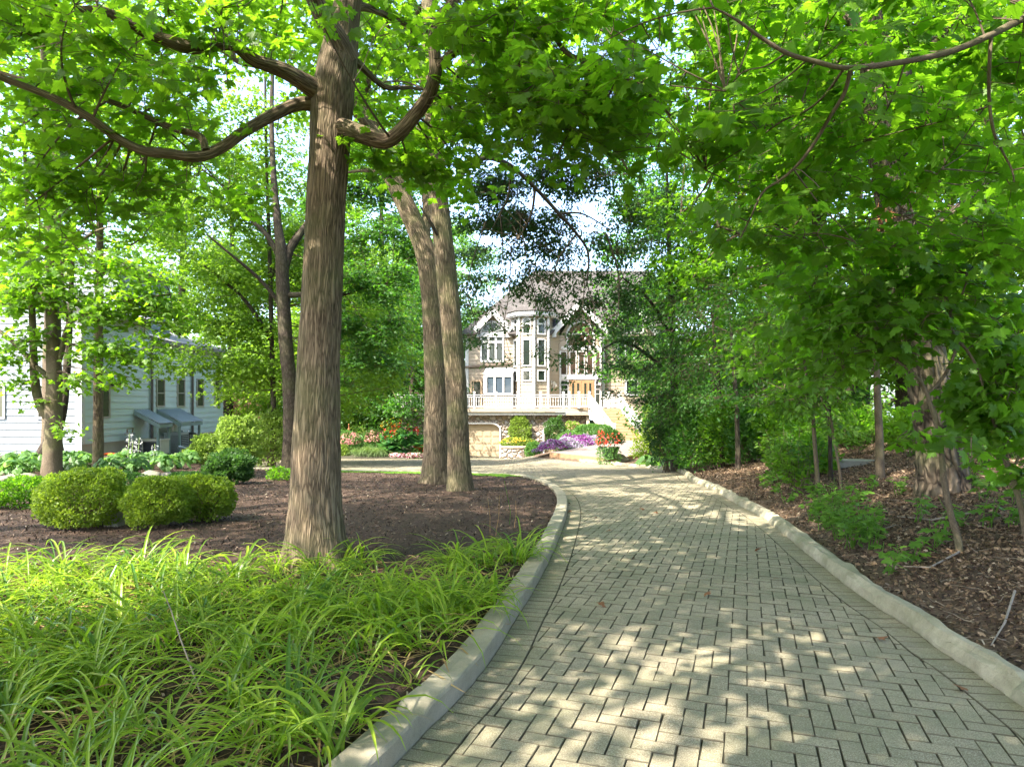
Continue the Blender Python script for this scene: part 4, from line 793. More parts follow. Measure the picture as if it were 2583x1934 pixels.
    # the small leaved dark tree beside the stairs of the house
    traced_tree("elm_tree", "dense dark green tree at the right end of the house, hanging over the stairs", (1700, 1150), BARK_DARK,
        [(1700, 1120), (1702, 1050), (1700, 950), (1696, 820), (1690, 680), (1684, 520), (1680, 350)], (26, 22, 19, 17, 14, 10, 5),
        [(((1700, 960), (1640, 900, -.5), (1570, 860, -1), (1520, 880, -1.3)), (11, 9, 6, 3)), (((1698, 860), (1640, 760, -.5), (1570, 700, -.9)), (11, 8, 4)), (((1694, 740), (1760, 620), (1840, 560)), (10, 7, 4))],
        [(px, py, dd, r, n) for px, py, dd, r, n in ((1600, 860, -1, .8, 36), (1660, 800, -.6, .9, 44), (1580, 770, -1, .8, 36), (1640, 700, -.5, 1, 44), (1720, 740, 0, 1, 44), (1620, 610, -.3, 1.1, 42), (1700, 630, 0, 1.1, 44), (1780, 660, .3, 1.1, 42), (1620, 940, -1, .7, 34), (1570, 920, -1.2, .5, 18), (1680, 900, -.4, .9, 44), (1660, 1000, -.6, .7, 34), (1740, 860, 0, 1, 42), (1730, 960, 0, .9, 38), (1610, 1010, -.8, .45, 14), (1550, 990, -1.2, .3, 6), (1690, 520, 0, 1.2, 40), (1770, 540, .4, 1.2, 40), (1850, 600, .5, 1.1, 40), (1640, 500, 0, 1, 28), (1730, 420, 0, 1.2, 36), (1640, 1070, -.6, .5, 18), (1690, 1090, -.3, .5, 20), (1850, 480, .8, 1.2, 36), (1540, 900, -1.4, .35, 8), (1520, 935, -1.4, .25, 4))],
        0.11, T_OVAL, ELM, 71, L=.7, m=13, droop=.6, base=Vector((5.2, 21.6, tz(5.2, 21.6))), bough_r=.012)
build_right_trees()
print("leaves so far", LEAVES[0])

# trees farther off and shade trees added behind the camera: trunk, limbs and a crown of scattered clumps
def wild_tree(label, x, y, h, R, z0, n_puff, n_spray, size, tmpl, mat, bark, seed, lean=(0, 0), group=None, r=None, L=.9, m=10, twigs=False, puff=1.5, name="broadleaf_tree"):
    rng = np.random.default_rng(seed); z = tz(x, y); b = Vector((x, y, z)); root = thing(name, label, "tree", b, group=group); r = r or h * .017
    tr = limb([(x, y, z - .3), (x + lean[0] * .1, y + lean[1] * .1, z + h * .2), (x + lean[0] * .45 + rng.normal(0, .2), y + lean[1] * .45, z + h * .5), (x + lean[0], y + lean[1], z + h * .92)], [r, r * .85, r * .62, r * .12], 14, .25, .4, .05, seed)
    parts = [tr]; S = [tr[4][tr[4][:, 2] > z + z0 * .8]]; pf = []
    for i in range(n_puff):
        a = rng.uniform(0, 6.283); u = rng.uniform(0, 1); zz = z0 + (h - z0) * u; rad = R * math.sqrt(max(0.02, 1 - (2 * u - .85) ** 2 / 1.4)) * rng.uniform(.35, 1) ** .6; s = puff * rng.uniform(.75, 1.25)
        pf.append(((x + lean[0] * u + rad * math.cos(a), y + lean[1] * u + rad * math.sin(a), z + zz), (s, s, s * .62), int(n_spray * rng.uniform(.7, 1.2))))
    for i in range(7):
        c = np.array(pf[i * (n_puff // 8)][0]); k = np.argmin(np.abs(tr[4][:, 2] - (c[2] - np.hypot(c[0] - x, c[1] - y) * .6))); a = tr[4][k]
        l = limb([a, a * .5 + c * .5 + (0, 0, .3), c], [tr[5][k] * .45, tr[5][k] * .22, .01], 8, .25, 0, .05, i); parts.append(l); S.append(l[4])
    wood(root, "trunk", bark, parts)
    LEAVES[0] += crown(root, pf, size, tmpl, mat, rng, np.vstack(S), L=L, m=m, twigs=twigs, boughs=True, bough_r=.03)
    return root
BG = [  # label, x, y, h, R, z0, puffs, sprays, leaf, material, bark
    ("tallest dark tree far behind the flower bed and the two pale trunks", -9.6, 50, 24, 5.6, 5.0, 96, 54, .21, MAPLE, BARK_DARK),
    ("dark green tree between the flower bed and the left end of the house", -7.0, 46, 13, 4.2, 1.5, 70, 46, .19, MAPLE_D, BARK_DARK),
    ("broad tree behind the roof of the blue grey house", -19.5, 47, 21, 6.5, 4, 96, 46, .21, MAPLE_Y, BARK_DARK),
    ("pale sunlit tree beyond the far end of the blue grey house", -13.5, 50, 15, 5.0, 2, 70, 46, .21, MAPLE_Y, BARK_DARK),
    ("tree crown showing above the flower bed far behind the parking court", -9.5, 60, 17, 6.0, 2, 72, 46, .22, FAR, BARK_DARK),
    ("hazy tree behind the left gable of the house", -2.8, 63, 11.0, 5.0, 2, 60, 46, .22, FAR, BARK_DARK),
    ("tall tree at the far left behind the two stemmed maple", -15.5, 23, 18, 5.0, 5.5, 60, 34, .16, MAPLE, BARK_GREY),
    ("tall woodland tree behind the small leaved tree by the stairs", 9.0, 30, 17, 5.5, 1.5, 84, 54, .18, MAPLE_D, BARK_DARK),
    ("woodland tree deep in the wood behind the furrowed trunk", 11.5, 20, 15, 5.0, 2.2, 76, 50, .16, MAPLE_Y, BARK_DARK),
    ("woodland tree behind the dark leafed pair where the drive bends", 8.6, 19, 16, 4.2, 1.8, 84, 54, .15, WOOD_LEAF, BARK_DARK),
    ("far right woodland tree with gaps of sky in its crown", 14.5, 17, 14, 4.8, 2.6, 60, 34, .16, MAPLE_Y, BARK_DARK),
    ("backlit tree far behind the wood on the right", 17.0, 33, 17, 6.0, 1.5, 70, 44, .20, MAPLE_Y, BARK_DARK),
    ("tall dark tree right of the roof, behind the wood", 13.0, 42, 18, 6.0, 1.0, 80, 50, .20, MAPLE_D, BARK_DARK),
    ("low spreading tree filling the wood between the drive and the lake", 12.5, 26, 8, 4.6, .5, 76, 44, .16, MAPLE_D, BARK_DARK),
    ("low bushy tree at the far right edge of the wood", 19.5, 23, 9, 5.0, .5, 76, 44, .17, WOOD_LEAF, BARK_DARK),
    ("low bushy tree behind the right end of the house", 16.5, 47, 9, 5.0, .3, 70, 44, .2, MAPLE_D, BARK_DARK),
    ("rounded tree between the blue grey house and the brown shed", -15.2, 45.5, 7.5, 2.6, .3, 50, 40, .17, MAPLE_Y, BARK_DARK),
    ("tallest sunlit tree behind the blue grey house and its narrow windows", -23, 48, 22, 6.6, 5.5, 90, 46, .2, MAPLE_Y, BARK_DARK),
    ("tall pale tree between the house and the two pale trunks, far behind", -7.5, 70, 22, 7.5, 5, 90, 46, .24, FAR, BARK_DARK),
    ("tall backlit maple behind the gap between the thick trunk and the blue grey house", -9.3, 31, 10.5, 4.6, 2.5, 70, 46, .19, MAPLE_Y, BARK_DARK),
]
for i, (lab, x, y, h, R, z0, a, b_, sz, mt, bk) in enumerate(BG):
    wild_tree(lab, x, y, h, R, z0, a, b_, sz, T_FAR if y > 40 else T_OVAL if i in (1,) else T_MAPLE5 if y < 24 else T_FAR, mt, bk, 200 + i)
for i, (lab, x, y, h, R, z0) in enumerate((("unseen maple added for shade behind the viewer on the island side", -3.0, -0.9, 10.0, 4.8, 4.6), ("unseen maple added for shade behind the viewer on the woodland side", 3.6, -3.6, 9.5, 4.4, 5.0), ("unseen maple added for shade farther back along the drive", -2.0, -6.5, 11, 5.5, 5), ("unseen maple added for shade left of the viewer beyond the daylilies", -9.5, 5.0, 15, 4.6, 5.5), ("unseen maple added for shade just behind the viewer at the kerb", -1.6, -1.8, 10.5, 4.2, 5.6))):
    wild_tree(lab, x, y, h, R, z0, (34, 30, 36, 40, 12)[i], (84, 70, 84, 30, 80)[i], .18, T_FAR, MAPLE, BARK_MAPLE, 300 + i, name="maple_tree")  # out-of-view maples added to dapple the drive and near beds with shade
print("leaves", LEAVES[0])

def far_wood():
    """The wood far behind everything, one mass of foliage."""
    rng = np.random.default_rng(333); n = 3600; a = rng.uniform(0, 1, n); x = -62 + 124 * a; x = np.where(np.abs(x - 3) < 9, x + np.sign(x - 3) * 12, x); y = rng.uniform(66, 84, n) - np.abs(x) * .25; top = 11 + 3.2 * fbm(x * .14, y * .1, 0, 8) - 3 * np.exp(-((x - 22) / 6) ** 2)
    z = terrain(x, y) + top * rng.uniform(0, 1, n) ** .8; c = np.column_stack([x, y, z]); head = unit(rng.normal(0, 1, (n, 3)) * (1, 1, .3)); pos, fw, nr, sz = sprays(rng, c, head, 2.0, 22, .5, .4, .6); pos += rng.normal(0, .45, pos.shape)
    V, f, T, per = put_leaves(pos, fw, nr, sz, T_FAR); t = np.clip(np.repeat(.5 + .25 * fbm(x * .2, z * .3, y * .2, 4), 22) + rng.normal(0, .15, len(pos)), 0, 1)
    tag(np_mesh("far_wood", V, f, T, FAR, tint=np.repeat(t, per)), "continuous wood far behind the houses", "wood", kind="stuff")
far_wood()
# ---------------------------------------------------------------- the beige house
def hx(c, d): return (1100 + .3925 * c - CX) * d / F        # c: a finer grid read off the photograph's house
def hz(c, d): return EYE - (550 + .3925 * c - HY) * d / F
def glass_mat(name, c, rough=0.04):
    m = NT(name); m.col(c); m.rough(rough); m.b.inputs["Specular IOR Level"].default_value = 0.7
    v = m.coord(); m.bump(m.noise(v, 0.9, 2), 0.02, 0.25); return m.mat
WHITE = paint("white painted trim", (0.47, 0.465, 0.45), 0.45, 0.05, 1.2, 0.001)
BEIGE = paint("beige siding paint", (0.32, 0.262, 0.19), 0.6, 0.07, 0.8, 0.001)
TAN = paint("tan painted board", (0.36, 0.265, 0.17), 0.55, 0.10, 1.6, 0.001)
DOORTAN = paint("cream garage door paint", (0.33, 0.26, 0.17), 0.5, 0.05, 1.1, 0.0005)
DECKW = paint("warm deck board", (0.27, 0.17, 0.095), 0.6, 0.15, 4, 0.001)
PLATW = paint("weathered pink brown board", (0.20, 0.16, 0.14), 0.7, 0.15, 3, 0.001)
OAK = paint("varnished oak", (0.28, 0.165, 0.085), 0.4, 0.2, 6, 0)
GLASS = glass_mat("dark window glass", (0.018, 0.024, 0.020))
GLASSB = glass_mat("glass paled for sky reflection", (0.06, 0.07, 0.065))  # base colour paled in place of reflected sky
GUTTER = paint("brown downspout metal", (0.16, 0.12, 0.095), 0.45, 0.1, 4, 0)
BLACKM = paint("black iron", (0.015, 0.015, 0.016), 0.5, 0.1, 8, 0)
def shingle_mat():
    m = NT("weathered cedar shake"); v = m.attr("bark", (1, 1, 1))
    br = m.node("TexBrick"); br.offset = 0.5; br.squash = 1; m.l(v, br.inputs["Vector"])
    for k, x in (("Scale", 1.0), ("Mortar Size", 0.012), ("Mortar Smooth", 0.3), ("Bias", 0.0), ("Brick Width", 0.26), ("Row Height", 0.235)): br.inputs[k].default_value = x
    br.inputs["Color1"].default_value = (0.045, 0.041, 0.038, 1); br.inputs["Color2"].default_value = (0.085, 0.078, 0.072, 1); br.inputs["Mortar"].default_value = (0.07, 0.058, 0.05, 1)
    n = m.noise(v, 1.1, 5); n2 = m.noise(v, 14, 4)
    c = m.mix(br.outputs["Color"], (0.05, 0.043, 0.038), m.math('MULTIPLY', n, 0.5)); c = m.mix(c, (0.12, 0.11, 0.10), m.math('MULTIPLY', n2, 0.25))
    m.col(c); m.rough(0.9); m.bump(br.outputs["Fac"], -0.03, 0.8); return m.mat
SHAKE = shingle_mat()
def stone_mat():
    m = NT("rounded field stone"); v = m.coord(scale=(1, 1, 1.15)); w = m.node("TexVoronoi"); w.inputs["Scale"].default_value = 3.3; w.inputs["Randomness"].default_value = 0.85; m.l(v, w.inputs["Vector"])
    e = m.node("TexVoronoi"); e.feature = 'DISTANCE_TO_EDGE'; e.inputs["Scale"].default_value = 3.3; e.inputs["Randomness"].default_value = 0.85; m.l(v, e.inputs["Vector"])
    sp = m.node("SeparateColor"); m.l(w.outputs["Color"], sp.inputs[0])
    c = m.ramp(sp.outputs[0], [(0.0, (0.20, 0.145, 0.11)), (0.3, (0.31, 0.245, 0.19)), (0.55, (0.40, 0.34, 0.28)), (0.8, (0.30, 0.285, 0.275)), (1.0, (0.46, 0.41, 0.36))])
    c = m.mix(c, (0.16, 0.12, 0.09), m.math('MULTIPLY', m.noise(v, 18, 4), 0.35))
    mort = m.ramp(e.outputs["Distance"], [(0.0, (1, 1, 1)), (0.035, (1, 1, 1)), (0.075, (0, 0, 0))])
    m.col(m.mix(c, (0.15, 0.12, 0.095), mort)); m.rough(0.85)
    m.bump(m.ramp(e.outputs["Distance"], [(0.0, (0, 0, 0)), (0.05, (0.2, 0.2, 0.2)), (0.3, (1, 1, 1))]), 0.10, 1.0); return m.mat
STONE = stone_mat()
class Fr:
    """A wall plane: u runs along it, w up, n out of it."""
    def __init__(s, a, b):
        s.o = Vector((a[0], a[1])); d = Vector((b[0] - a[0], b[1] - a[1])); s.len = d.length; s.u = d.normalized(); s.n = Vector((s.u.y, -s.u.x))
    def __call__(s, u, w, n=0.0): return (s.o.x + s.u.x * u + s.n.x * n, s.o.y + s.u.y * u + s.n.y * n, w)
    def box(s, mb, u0, u1, w0, w1, n0, n1, mi=0): mb.box(u0, u1, n0, n1, w0, w1, mi, lambda u, n, w: s(u, w, n))
def siding(mb, fr, u0, u1, w0, w1, ex=0.20, gable=None, mi=0):
    """Lap boards; with gable=(peak_u, peak_w, eave_w) the ends follow the rake above the eave."""
    def lim(w):
        a, b = u0, u1
        if gable and w > gable[2]:
            t = min(1.0, (w - gable[2]) / (gable[1] - gable[2])); a = u0 + (gable[0] - u0) * t; b = u1 + (gable[0] - u1) * t
        return a, b
    w = w0
    while w < w1 - 1e-4:
        t = min(w + ex, w1); (a, b), (c, d) = lim(w), lim(t)
        mb.add([fr(a, w, .034), fr(b, w, .034), fr(d, t, .008), fr(c, t, .008)], [(0, 1, 2, 3)], mi); mb.add([fr(a, w, .0), fr(b, w, .0), fr(b, w, .034), fr(a, w, .034)], [(0, 1, 2, 3)], mi); w = t
def arc(uc, w, r, n=14, a0=0, a1=math.pi): return [(uc + r * math.cos(a0 + (a1 - a0) * i / n), w + r * math.sin(a0 + (a1 - a0) * i / n)) for i in range(n + 1)]
def window(parent, fr, u0, u1, w0, w1, arch=False, bars=(), f=.09, mat=None, frame_mat=None, part=True, glass=None, out=.05, fan=False):
    """Frame round the opening, glazing bars, and the pane just proud of the wall."""
    uc, r = (u0 + u1) / 2, (u1 - u0) / 2
    def outline(k):
        if arch: return [(u0 + k, w0 + k), (u1 - k, w0 + k)] + arc(uc, w1 - r, r - k)
        return [(u0 + k, w0 + k), (u1 - k, w0 + k), (u1 - k, w1 - k), (u0 + k, w1 - k)]
    A, B = outline(0), outline(f); n = len(A); mb = MB()
    mb.add([fr(u, w, out + .035) for u, w in A] + [fr(u, w, out + .035) for u, w in B] + [fr(u, w, .0) for u, w in A] + [fr(u, w, .03) for u, w in B],
           [(i, (i + 1) % n, n + (i + 1) % n, n + i) for i in range(n)] + [(2 * n + i, 2 * n + (i + 1) % n, (i + 1) % n, i) for i in range(n)] + [(n + i, n + (i + 1) % n, 3 * n + (i + 1) % n, 3 * n + i) for i in range(n)])
    for kind, p, q0, q1, t in bars:
        if kind == "h": fr.box(mb, q0, q1, p - t / 2, p + t / 2, .041, out + .028)
        else: fr.box(mb, p - t / 2, p + t / 2, q0, q1, .043, out + .024)
    if fan:
        for a in np.linspace(0.35, math.pi - .35, 5):
            mb.bar(fr(uc + .12 * math.cos(a), w1 - r + .12 * math.sin(a), .062), fr(uc + (r - f) * math.cos(a), w1 - r + (r - f) * math.sin(a), .062), .03, .02)
    o = mb.build("window", frame_mat or WHITE, parent)
    if part:
        g = MB(); g.add([fr(u, w, .040) for u, w in B], [list(range(n))]); g.build("pane", glass or GLASS, o)
    return o
def roof_panel(parts, q, t=.14):
    """A shake roof plane from its four corners (eave left, eave right, ridge right, ridge left), with texture distances in metres."""
    parts.append([Vector(v) for v in q])
def roof_mesh(name, quads, parent, t=.12):
    V, Fc, T, A = [], [], [], []
    for q in quads:
        q = [Vector(v) for v in q]; u = (q[1] - q[0]).normalized(); nr = (q[1] - q[0]).cross(q[-1] - q[0]).normalized()
        if nr.z < 0: nr = -nr
        w = nr.cross(u); w = w if w.z > 0 else -w; b = len(V)
        for v in q: V.append(v); A.append(((v - q[0]).dot(u), (v - q[0]).dot(w), 0))
        for v in q: V.append(v - nr * t); A.append(((v - q[0]).dot(u), 0, 0))
        n = len(q); Fc += list(range(b, b + n)); T.append(n); Fc += [b + n + i for i in range(n)][::-1]; T.append(n)
        for i in range(n): Fc += [b + (i + 1) % n, b + i, b + n + i, b + n + (i + 1) % n]; T.append(4)
    return np_mesh(name, np.array([tuple(v) for v in V]), Fc, T, SHAKE, parent, vec=A)

def build_house():
    D = 46.0; zd = hz(1222, 44); zb = -2.04
    H = thing("house", "large beige sided house with octagonal turret, shake roof, white railed deck and field stone base", "house", (0, 45, zb))
    X = lambda c, d=D: hx(c, d)
    Z = lambda c, d=D: hz(c, d)
    # walls
    w = MB()
    L = Fr((X(190), D), (X(497), D)); pk = X(362) - X(190)
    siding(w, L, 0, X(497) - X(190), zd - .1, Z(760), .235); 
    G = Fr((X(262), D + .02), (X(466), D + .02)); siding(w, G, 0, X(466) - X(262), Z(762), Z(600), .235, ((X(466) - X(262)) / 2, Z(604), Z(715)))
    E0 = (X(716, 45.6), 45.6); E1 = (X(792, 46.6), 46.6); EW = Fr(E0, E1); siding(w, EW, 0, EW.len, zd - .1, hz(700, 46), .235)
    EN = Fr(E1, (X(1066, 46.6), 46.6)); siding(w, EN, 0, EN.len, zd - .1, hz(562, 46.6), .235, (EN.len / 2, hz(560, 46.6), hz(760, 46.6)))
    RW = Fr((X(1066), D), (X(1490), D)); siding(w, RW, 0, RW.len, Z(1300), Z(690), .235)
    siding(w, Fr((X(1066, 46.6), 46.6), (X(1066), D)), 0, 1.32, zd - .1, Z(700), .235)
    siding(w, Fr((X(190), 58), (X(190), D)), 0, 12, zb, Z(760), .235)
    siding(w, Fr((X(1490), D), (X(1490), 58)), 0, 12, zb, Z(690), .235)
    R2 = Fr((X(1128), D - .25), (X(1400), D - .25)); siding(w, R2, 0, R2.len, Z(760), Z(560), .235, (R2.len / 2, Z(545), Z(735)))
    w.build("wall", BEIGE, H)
    tr = MB()                                                        # white corner boards, frieze, rakes
    L.box(tr, -.02, .20, zd - .1, Z(760), .036, .075)
    L.box(tr, .22, X(490) - X(190), Z(766), Z(750), .05, .12)
    EN.box(tr, EN.len - .16, EN.len, zd, hz(700, 46.6), .036, .08); RW.box(tr, 0, .18, zd - .3, Z(760), .036, .08); EN.box(tr, 0, .12, zd, hz(850, 46.6), .036, .07)
    EN.box(tr, .13, EN.len - .17, hz(1037, 46.6), hz(1008, 46.6), .05, .11); EN.box(tr, .13, EN.len - .17, hz(848, 46.6), hz(826, 46.6), .05, .10)
    def rake(a, p, b, wd=.30, th=.10):
        for e in (a, b): tr.bar(e, p, th, wd, up=(0, 0, 1))
    d1 = D - .25
    rake((X(248, d1), d1 - .08, hz(724, d1)), (X(364, d1), d1 - .08, hz(600, d1)), (X(480, d1), d1 - .08, hz(724, d1)), .36, .14)
    for cx_, s in ((262, 1), (466, -1)): tr.box(X(cx_ - 12, d1), X(cx_ + 12, d1), d1 - .05, D, hz(765, d1), hz(712, d1))
    d2 = 46.0
    rake((X(742, d2), d2, hz(748, d2)), (X(925, d2), d2, hz(545, d2)), (X(1112, d2), d2, hz(748, d2)), .36, .14)
    for c0, c1 in ((730, 772), (1080, 1120)): tr.box(X(c0, d2), X(c1, d2), d2 - .06, 46.6, hz(768, d2), hz(712, d2))
    d3 = D - .75
    rake((X(1112, d3), d3, hz(745, d3)), (X(1262, d3), d3, hz(535, d3)), (X(1415, d3), d3, hz(745, d3)), .30, .12); tr.box(X(1100, d3), X(1132, d3), d3 - .05, D - .2, hz(775, d3), hz(715, d3))
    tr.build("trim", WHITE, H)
    sf = MB()                                                        # the wide sloping soffits under the entry gable
    pkv = (X(925, d2), hz(562, d2)); lv = (X(752, d2), hz(752, d2)); rv = (X(1104, d2), hz(752, d2))
    for a in (lv, rv): sf.add([(a[0], d2, a[1]), (pkv[0], d2, pkv[1]), (pkv[0], 46.55, pkv[1]), (a[0], 46.55, a[1])], [(0, 1, 2, 3)])
    sf.build("soffit", paint("white soffit board", (0.48, 0.455, 0.42), 0.6, 0.05, 1, 0), H)
    # roofs
    zr = hz(338, 53.0); ze = Z(748); yr = 53.0; xl, xr = X(150), X(1530); rl = hx(630, yr)
    def notch(c0, c1, cp, zp):                                        # the roof plane stops where a gable comes through it
        yp = D - .5 + (zp - ze) / (zr - ze) * (yr - D + .5); return [(X(c0), D - .5, ze), (X(cp), yp, zp), (X(c1) - .01, D - .5, ze)]
    roof_mesh("roof", [[(xl, D - .5, ze)] + notch(262, 466, 364, hz(588, d1)) + notch(738, 1112, 925, hz(530, d2)) + notch(1108, 1420, 1262, hz(520, d3)) + [(xr, D - .5, ze), (xr, yr, zr), (rl, yr, zr)], [(xl, 60.5, ze), (xl, D - .5, ze), (rl, yr, zr)], [(xr, 60.5, ze), (xl, 60.5, ze), (rl, yr, zr), (xr, yr, zr)],
        [(X(240, d1), d1, hz(712, d1)), (X(364, d1), d1, hz(588, d1)), (X(364), 49.9, hz(588, d1)), (X(240), 47.5, hz(712, d1))][::-1], [(X(364, d1), d1, hz(588, d1)), (X(488, d1), d1, hz(712, d1)), (X(488), 47.5, hz(712, d1)), (X(364), 49.9, hz(588, d1))][::-1],
        [(X(733, d2), d2, hz(745, d2)), (X(925, d2), d2, hz(530, d2)), (X(925), 51.5, hz(530, d2)), (X(733), 47.6, hz(745, d2))][::-1], [(X(925, d2), d2, hz(530, d2)), (X(1120, d2), d2, hz(745, d2)), (X(1120), 47.6, hz(745, d2)), (X(925), 51.5, hz(530, d2))][::-1],
        [(X(1100, d3), d3, hz(742, d3)), (X(1262, d3), d3, hz(520, d3)), (X(1262), 51.5, hz(520, d3)), (X(1100), 47.6, hz(742, d3))][::-1], [(X(1262, d3), d3, hz(520, d3)), (X(1425, d3), d3, hz(742, d3)), (X(1425), 47.6, hz(742, d3)), (X(1262), 51.5, hz(520, d3))][::-1]], H)
    # turret
    tc = (X(621, 46.2), 46.25); R = 1.33; cor = [(tc[0] + R * math.sin(math.radians(a)), tc[1] - R * math.cos(math.radians(a))) for a in (-87.5, -42.5, 2.5, 47.5, 92.5)]
    zt = hz(632, 45); tw = MB(); tt = MB(); facets = [Fr(a, b) for a, b in zip(cor[:-1], cor[1:])]
    for f in facets: siding(tw, f, 0, f.len, zd - .1, zt, .235)
    tur = tw.build("turret", BEIGE, H)
    for p in cor[:4]:
        v = Vector((p[0] - tc[0], p[1] - tc[1])).normalized(); q = (p[0] + v.x * .045, p[1] + v.y * .045); tt.prism([(q[0] + .095 * math.cos(a + .4), q[1] + .095 * math.sin(a + .4)) for a in np.linspace(0, 6.283, 9)[:-1]], zd - .08, zt)
    oct_ = lambda r: [(tc[0] + r * math.sin(math.radians(2.5 + 45 * k)), tc[1] - r * math.cos(math.radians(2.5 + 45 * k))) for k in range(8)]
    tt.prism(oct_(R + .34), zt, zt + .09); tt.prism(oct_(R + .42), zt + .092, zt + .34)
    tt.build("turret_trim", WHITE, tur)
    o = oct_(R + .50); za = zt + .36; ap = (tc[0] + .05, tc[1] + .35, hz(452, 46.2))
    roof_mesh("turret_roof", [[(*o[k], za), (*o[(k + 1) % 8], za), ap] for k in range(8)], tur, .05)
    for k, f in enumerate(facets[:3]):
        m = f.len / 2; hw = .32 if k else .30
        window(tur, f, m - hw, m + hw, Z(758), Z(645), True, [("h", Z(690), m - hw + .05, m + hw - .05, .10)])
        window(tur, f, m - hw, m + hw, Z(958), Z(782), False); window(tur, f, m - hw, m + hw, Z(1052), Z(978), False)
    # left wing windows
    u = lambda c: X(c) - X(190)
    window(H, L, u(284), u(436), Z(925), Z(662), True, [("h", Z(742), u(290), u(430), .16), ("h", Z(798), u(290), u(430), .16), ("v", u(336), Z(920), Z(742), .13), ("v", u(384), Z(920), Z(742), .13)], .11, fan=True, glass=GLASSB)
    window(H, L, u(218), u(296), zd, Z(1038), False, [("v", u(240), zd, Z(1045), .05)], .13, frame_mat=TAN)
    bay = MB(); bd = D - .62; B0, B1 = X(305, bd), X(494, bd)          # glass roofed bay
    bb = MB(); siding(bb, Fr((B0, bd + .05), (B1, bd + .05)), 0, B1 - B0, zd - .05, hz(1138, bd), .235); bay.box(B0 - .02, B1, bd - .03, D, hz(1138, bd), hz(1124, bd)); bay.box(B0, B1, bd - .04, bd + .06, hz(1020, bd), hz(1000, bd))
    for c in (309, 322, 376, 432, 489): bay.box(X(c, bd) - .06, X(c, bd) + .06, bd - .045, bd + .07, hz(1128, bd), hz(1018, bd))
    for c in (309, 368, 430, 489): bay.bar((X(c, bd), bd, hz(1003, bd)), (X(c, bd) + .14, D - .02, Z(968)), .09, .09)
    bay.box(B0 + .12, B1, D - .08, D - .01, Z(978), Z(962))
    bo = bay.build("bay_window", WHITE, H); bb.build("bay_base", BEIGE, bo); g = MB(); g.add([(B0, bd + .02, hz(1128, bd)), (B1, bd + .02, hz(1128, bd)), (B1, bd + .02, hz(1010, bd)), (B0, bd + .02, hz(1010, bd))], [(0, 1, 2, 3)]); g.build("pane", glass_mat("bay window glass", (0.055, 0.075, 0.095)), bo)
    g = MB(); g.add([(B0, bd + .05, hz(1001, bd)), (B1, bd + .05, hz(1001, bd)), (B1, D - .03, Z(968)), (B0 + .13, D - .03, Z(968))], [(0, 1, 2, 3)]); g.build("glass_roof", glass_mat("pale roof glass", (0.42, 0.45, 0.46), .15), bo)
    # entry
    v = lambda c: X(c, 46.6) - E1[0]
    zz = lambda c: hz(c, 46.6)
    window(H, EN, v(836), v(1020), zz(832), zz(660), True, [("v", v(900), zz(832), zz(750), .10), ("v", v(958), zz(832), zz(750), .10), ("h", zz(745), v(845), v(1010), .11)], .13, glass=glass_mat("bronze window glass", (0.075, 0.045, 0.03)))
    for a, b in ((795, 842), (856, 902), (912, 955), (966, 1010), (1022, 1058)): window(H, EN, v(a), v(b), zz(1010), zz(855), False, (), .06, glass=glass_mat("brown window glass", (0.05, 0.032, 0.024)))
    for a, b in ((795, 850), (1020, 1058)): window(H, EN, v(a), v(b), zd + .02, zz(1040), False, [("h", zz(q), v(a) + .05, v(b) - .05, .03) for q in (1070, 1100, 1130)], .06)
    for a, b in ((858, 934), (936, 1012)):
        dm = MB(); EN.box(dm, v(a), v(b), zd + .02, zz(1042), .045, .09); dr = dm.build("door", OAK, H)
        for e0, e1 in ((a + 12, a + 32), (a + 44, a + 64)): window(dr, EN, v(e0), v(e1), zd + .5, zz(1058), False, (), .03, frame_mat=OAK, part=False, out=.075)
        pn = MB()
        for e0, e1 in ((a + 12, a + 32), (a + 44, a + 64)): pn.add([EN(v(e0) + .03, zd + .53, .095), EN(v(e1) - .03, zd + .53, .095), EN(v(e1) - .03, zz(1061), .095), EN(v(e0) + .03, zz(1061), .095)], [(0, 1, 2, 3)])
        pn.build("pane", GLASS, dr)
    lm = MB(); ly = 46.6 - .35; lx = X(1041, 47); lm.prism([(lx - .12, ly - .12), (lx + .12, ly - .12), (lx + .12, ly + .12), (lx - .12, ly + .12)], hz(1078, 47), hz(1074, 47))
    for sx in (-1, 1):
        for sy in (-1, 1): lm.bar((lx + .09 * sx, ly + .09 * sy, hz(1076, 47)), (lx + .16 * sx, ly + .16 * sy, hz(1046, 47)), .02)
    lm.lathe((lx, ly, hz(1046, 47)), [(.24, 0), (.10, .12), (.03, .2)], 8); lm.bar((lx, ly, hz(1046, 47) + .1), (lx, 47.28, hz(1046, 47) + .1), .03)
    lo = lm.build("wall_lantern", BLACKM, H); lg = MB(); lg.prism([(lx - .1, ly - .1), (lx + .1, ly - .1), (lx + .1, ly + .1), (lx - .1, ly + .1)], hz(1073, 47), hz(1048, 47)); lg.build("glass", paint("frosted lantern glass", (0.7, 0.7, 0.66), 0.3, 0, 1, 0), lo)
    orn = MB()                                                       # pale metal flower ornament on the entry's side wall
    for (u0, w0, u1, w1) in ((.45, 1100, .62, 1050), (.62, 1050, .8, 1062), (.62, 1050, .72, 1090), (.8, 1062, .78, 1085), (.5, 1060, .62, 1050), (.35, 1045, .35, 1072)): orn.bar(EW(u0, Z(w0), .09), EW(u1, Z(w1), .09), .05, .04)
    orn.tube([EW(.78, Z(1088), .1), EW(.78, Z(1078), .12), EW(.78, Z(1062), .1)], [.02, .1, .03], 8)
    orn.build("wall_ornament", paint("pale metal", (0.62, 0.58, 0.5), 0.4, 0.1, 6, 0), H)
    # right wall windows
    r_ = lambda c: X(c) - X(1066)
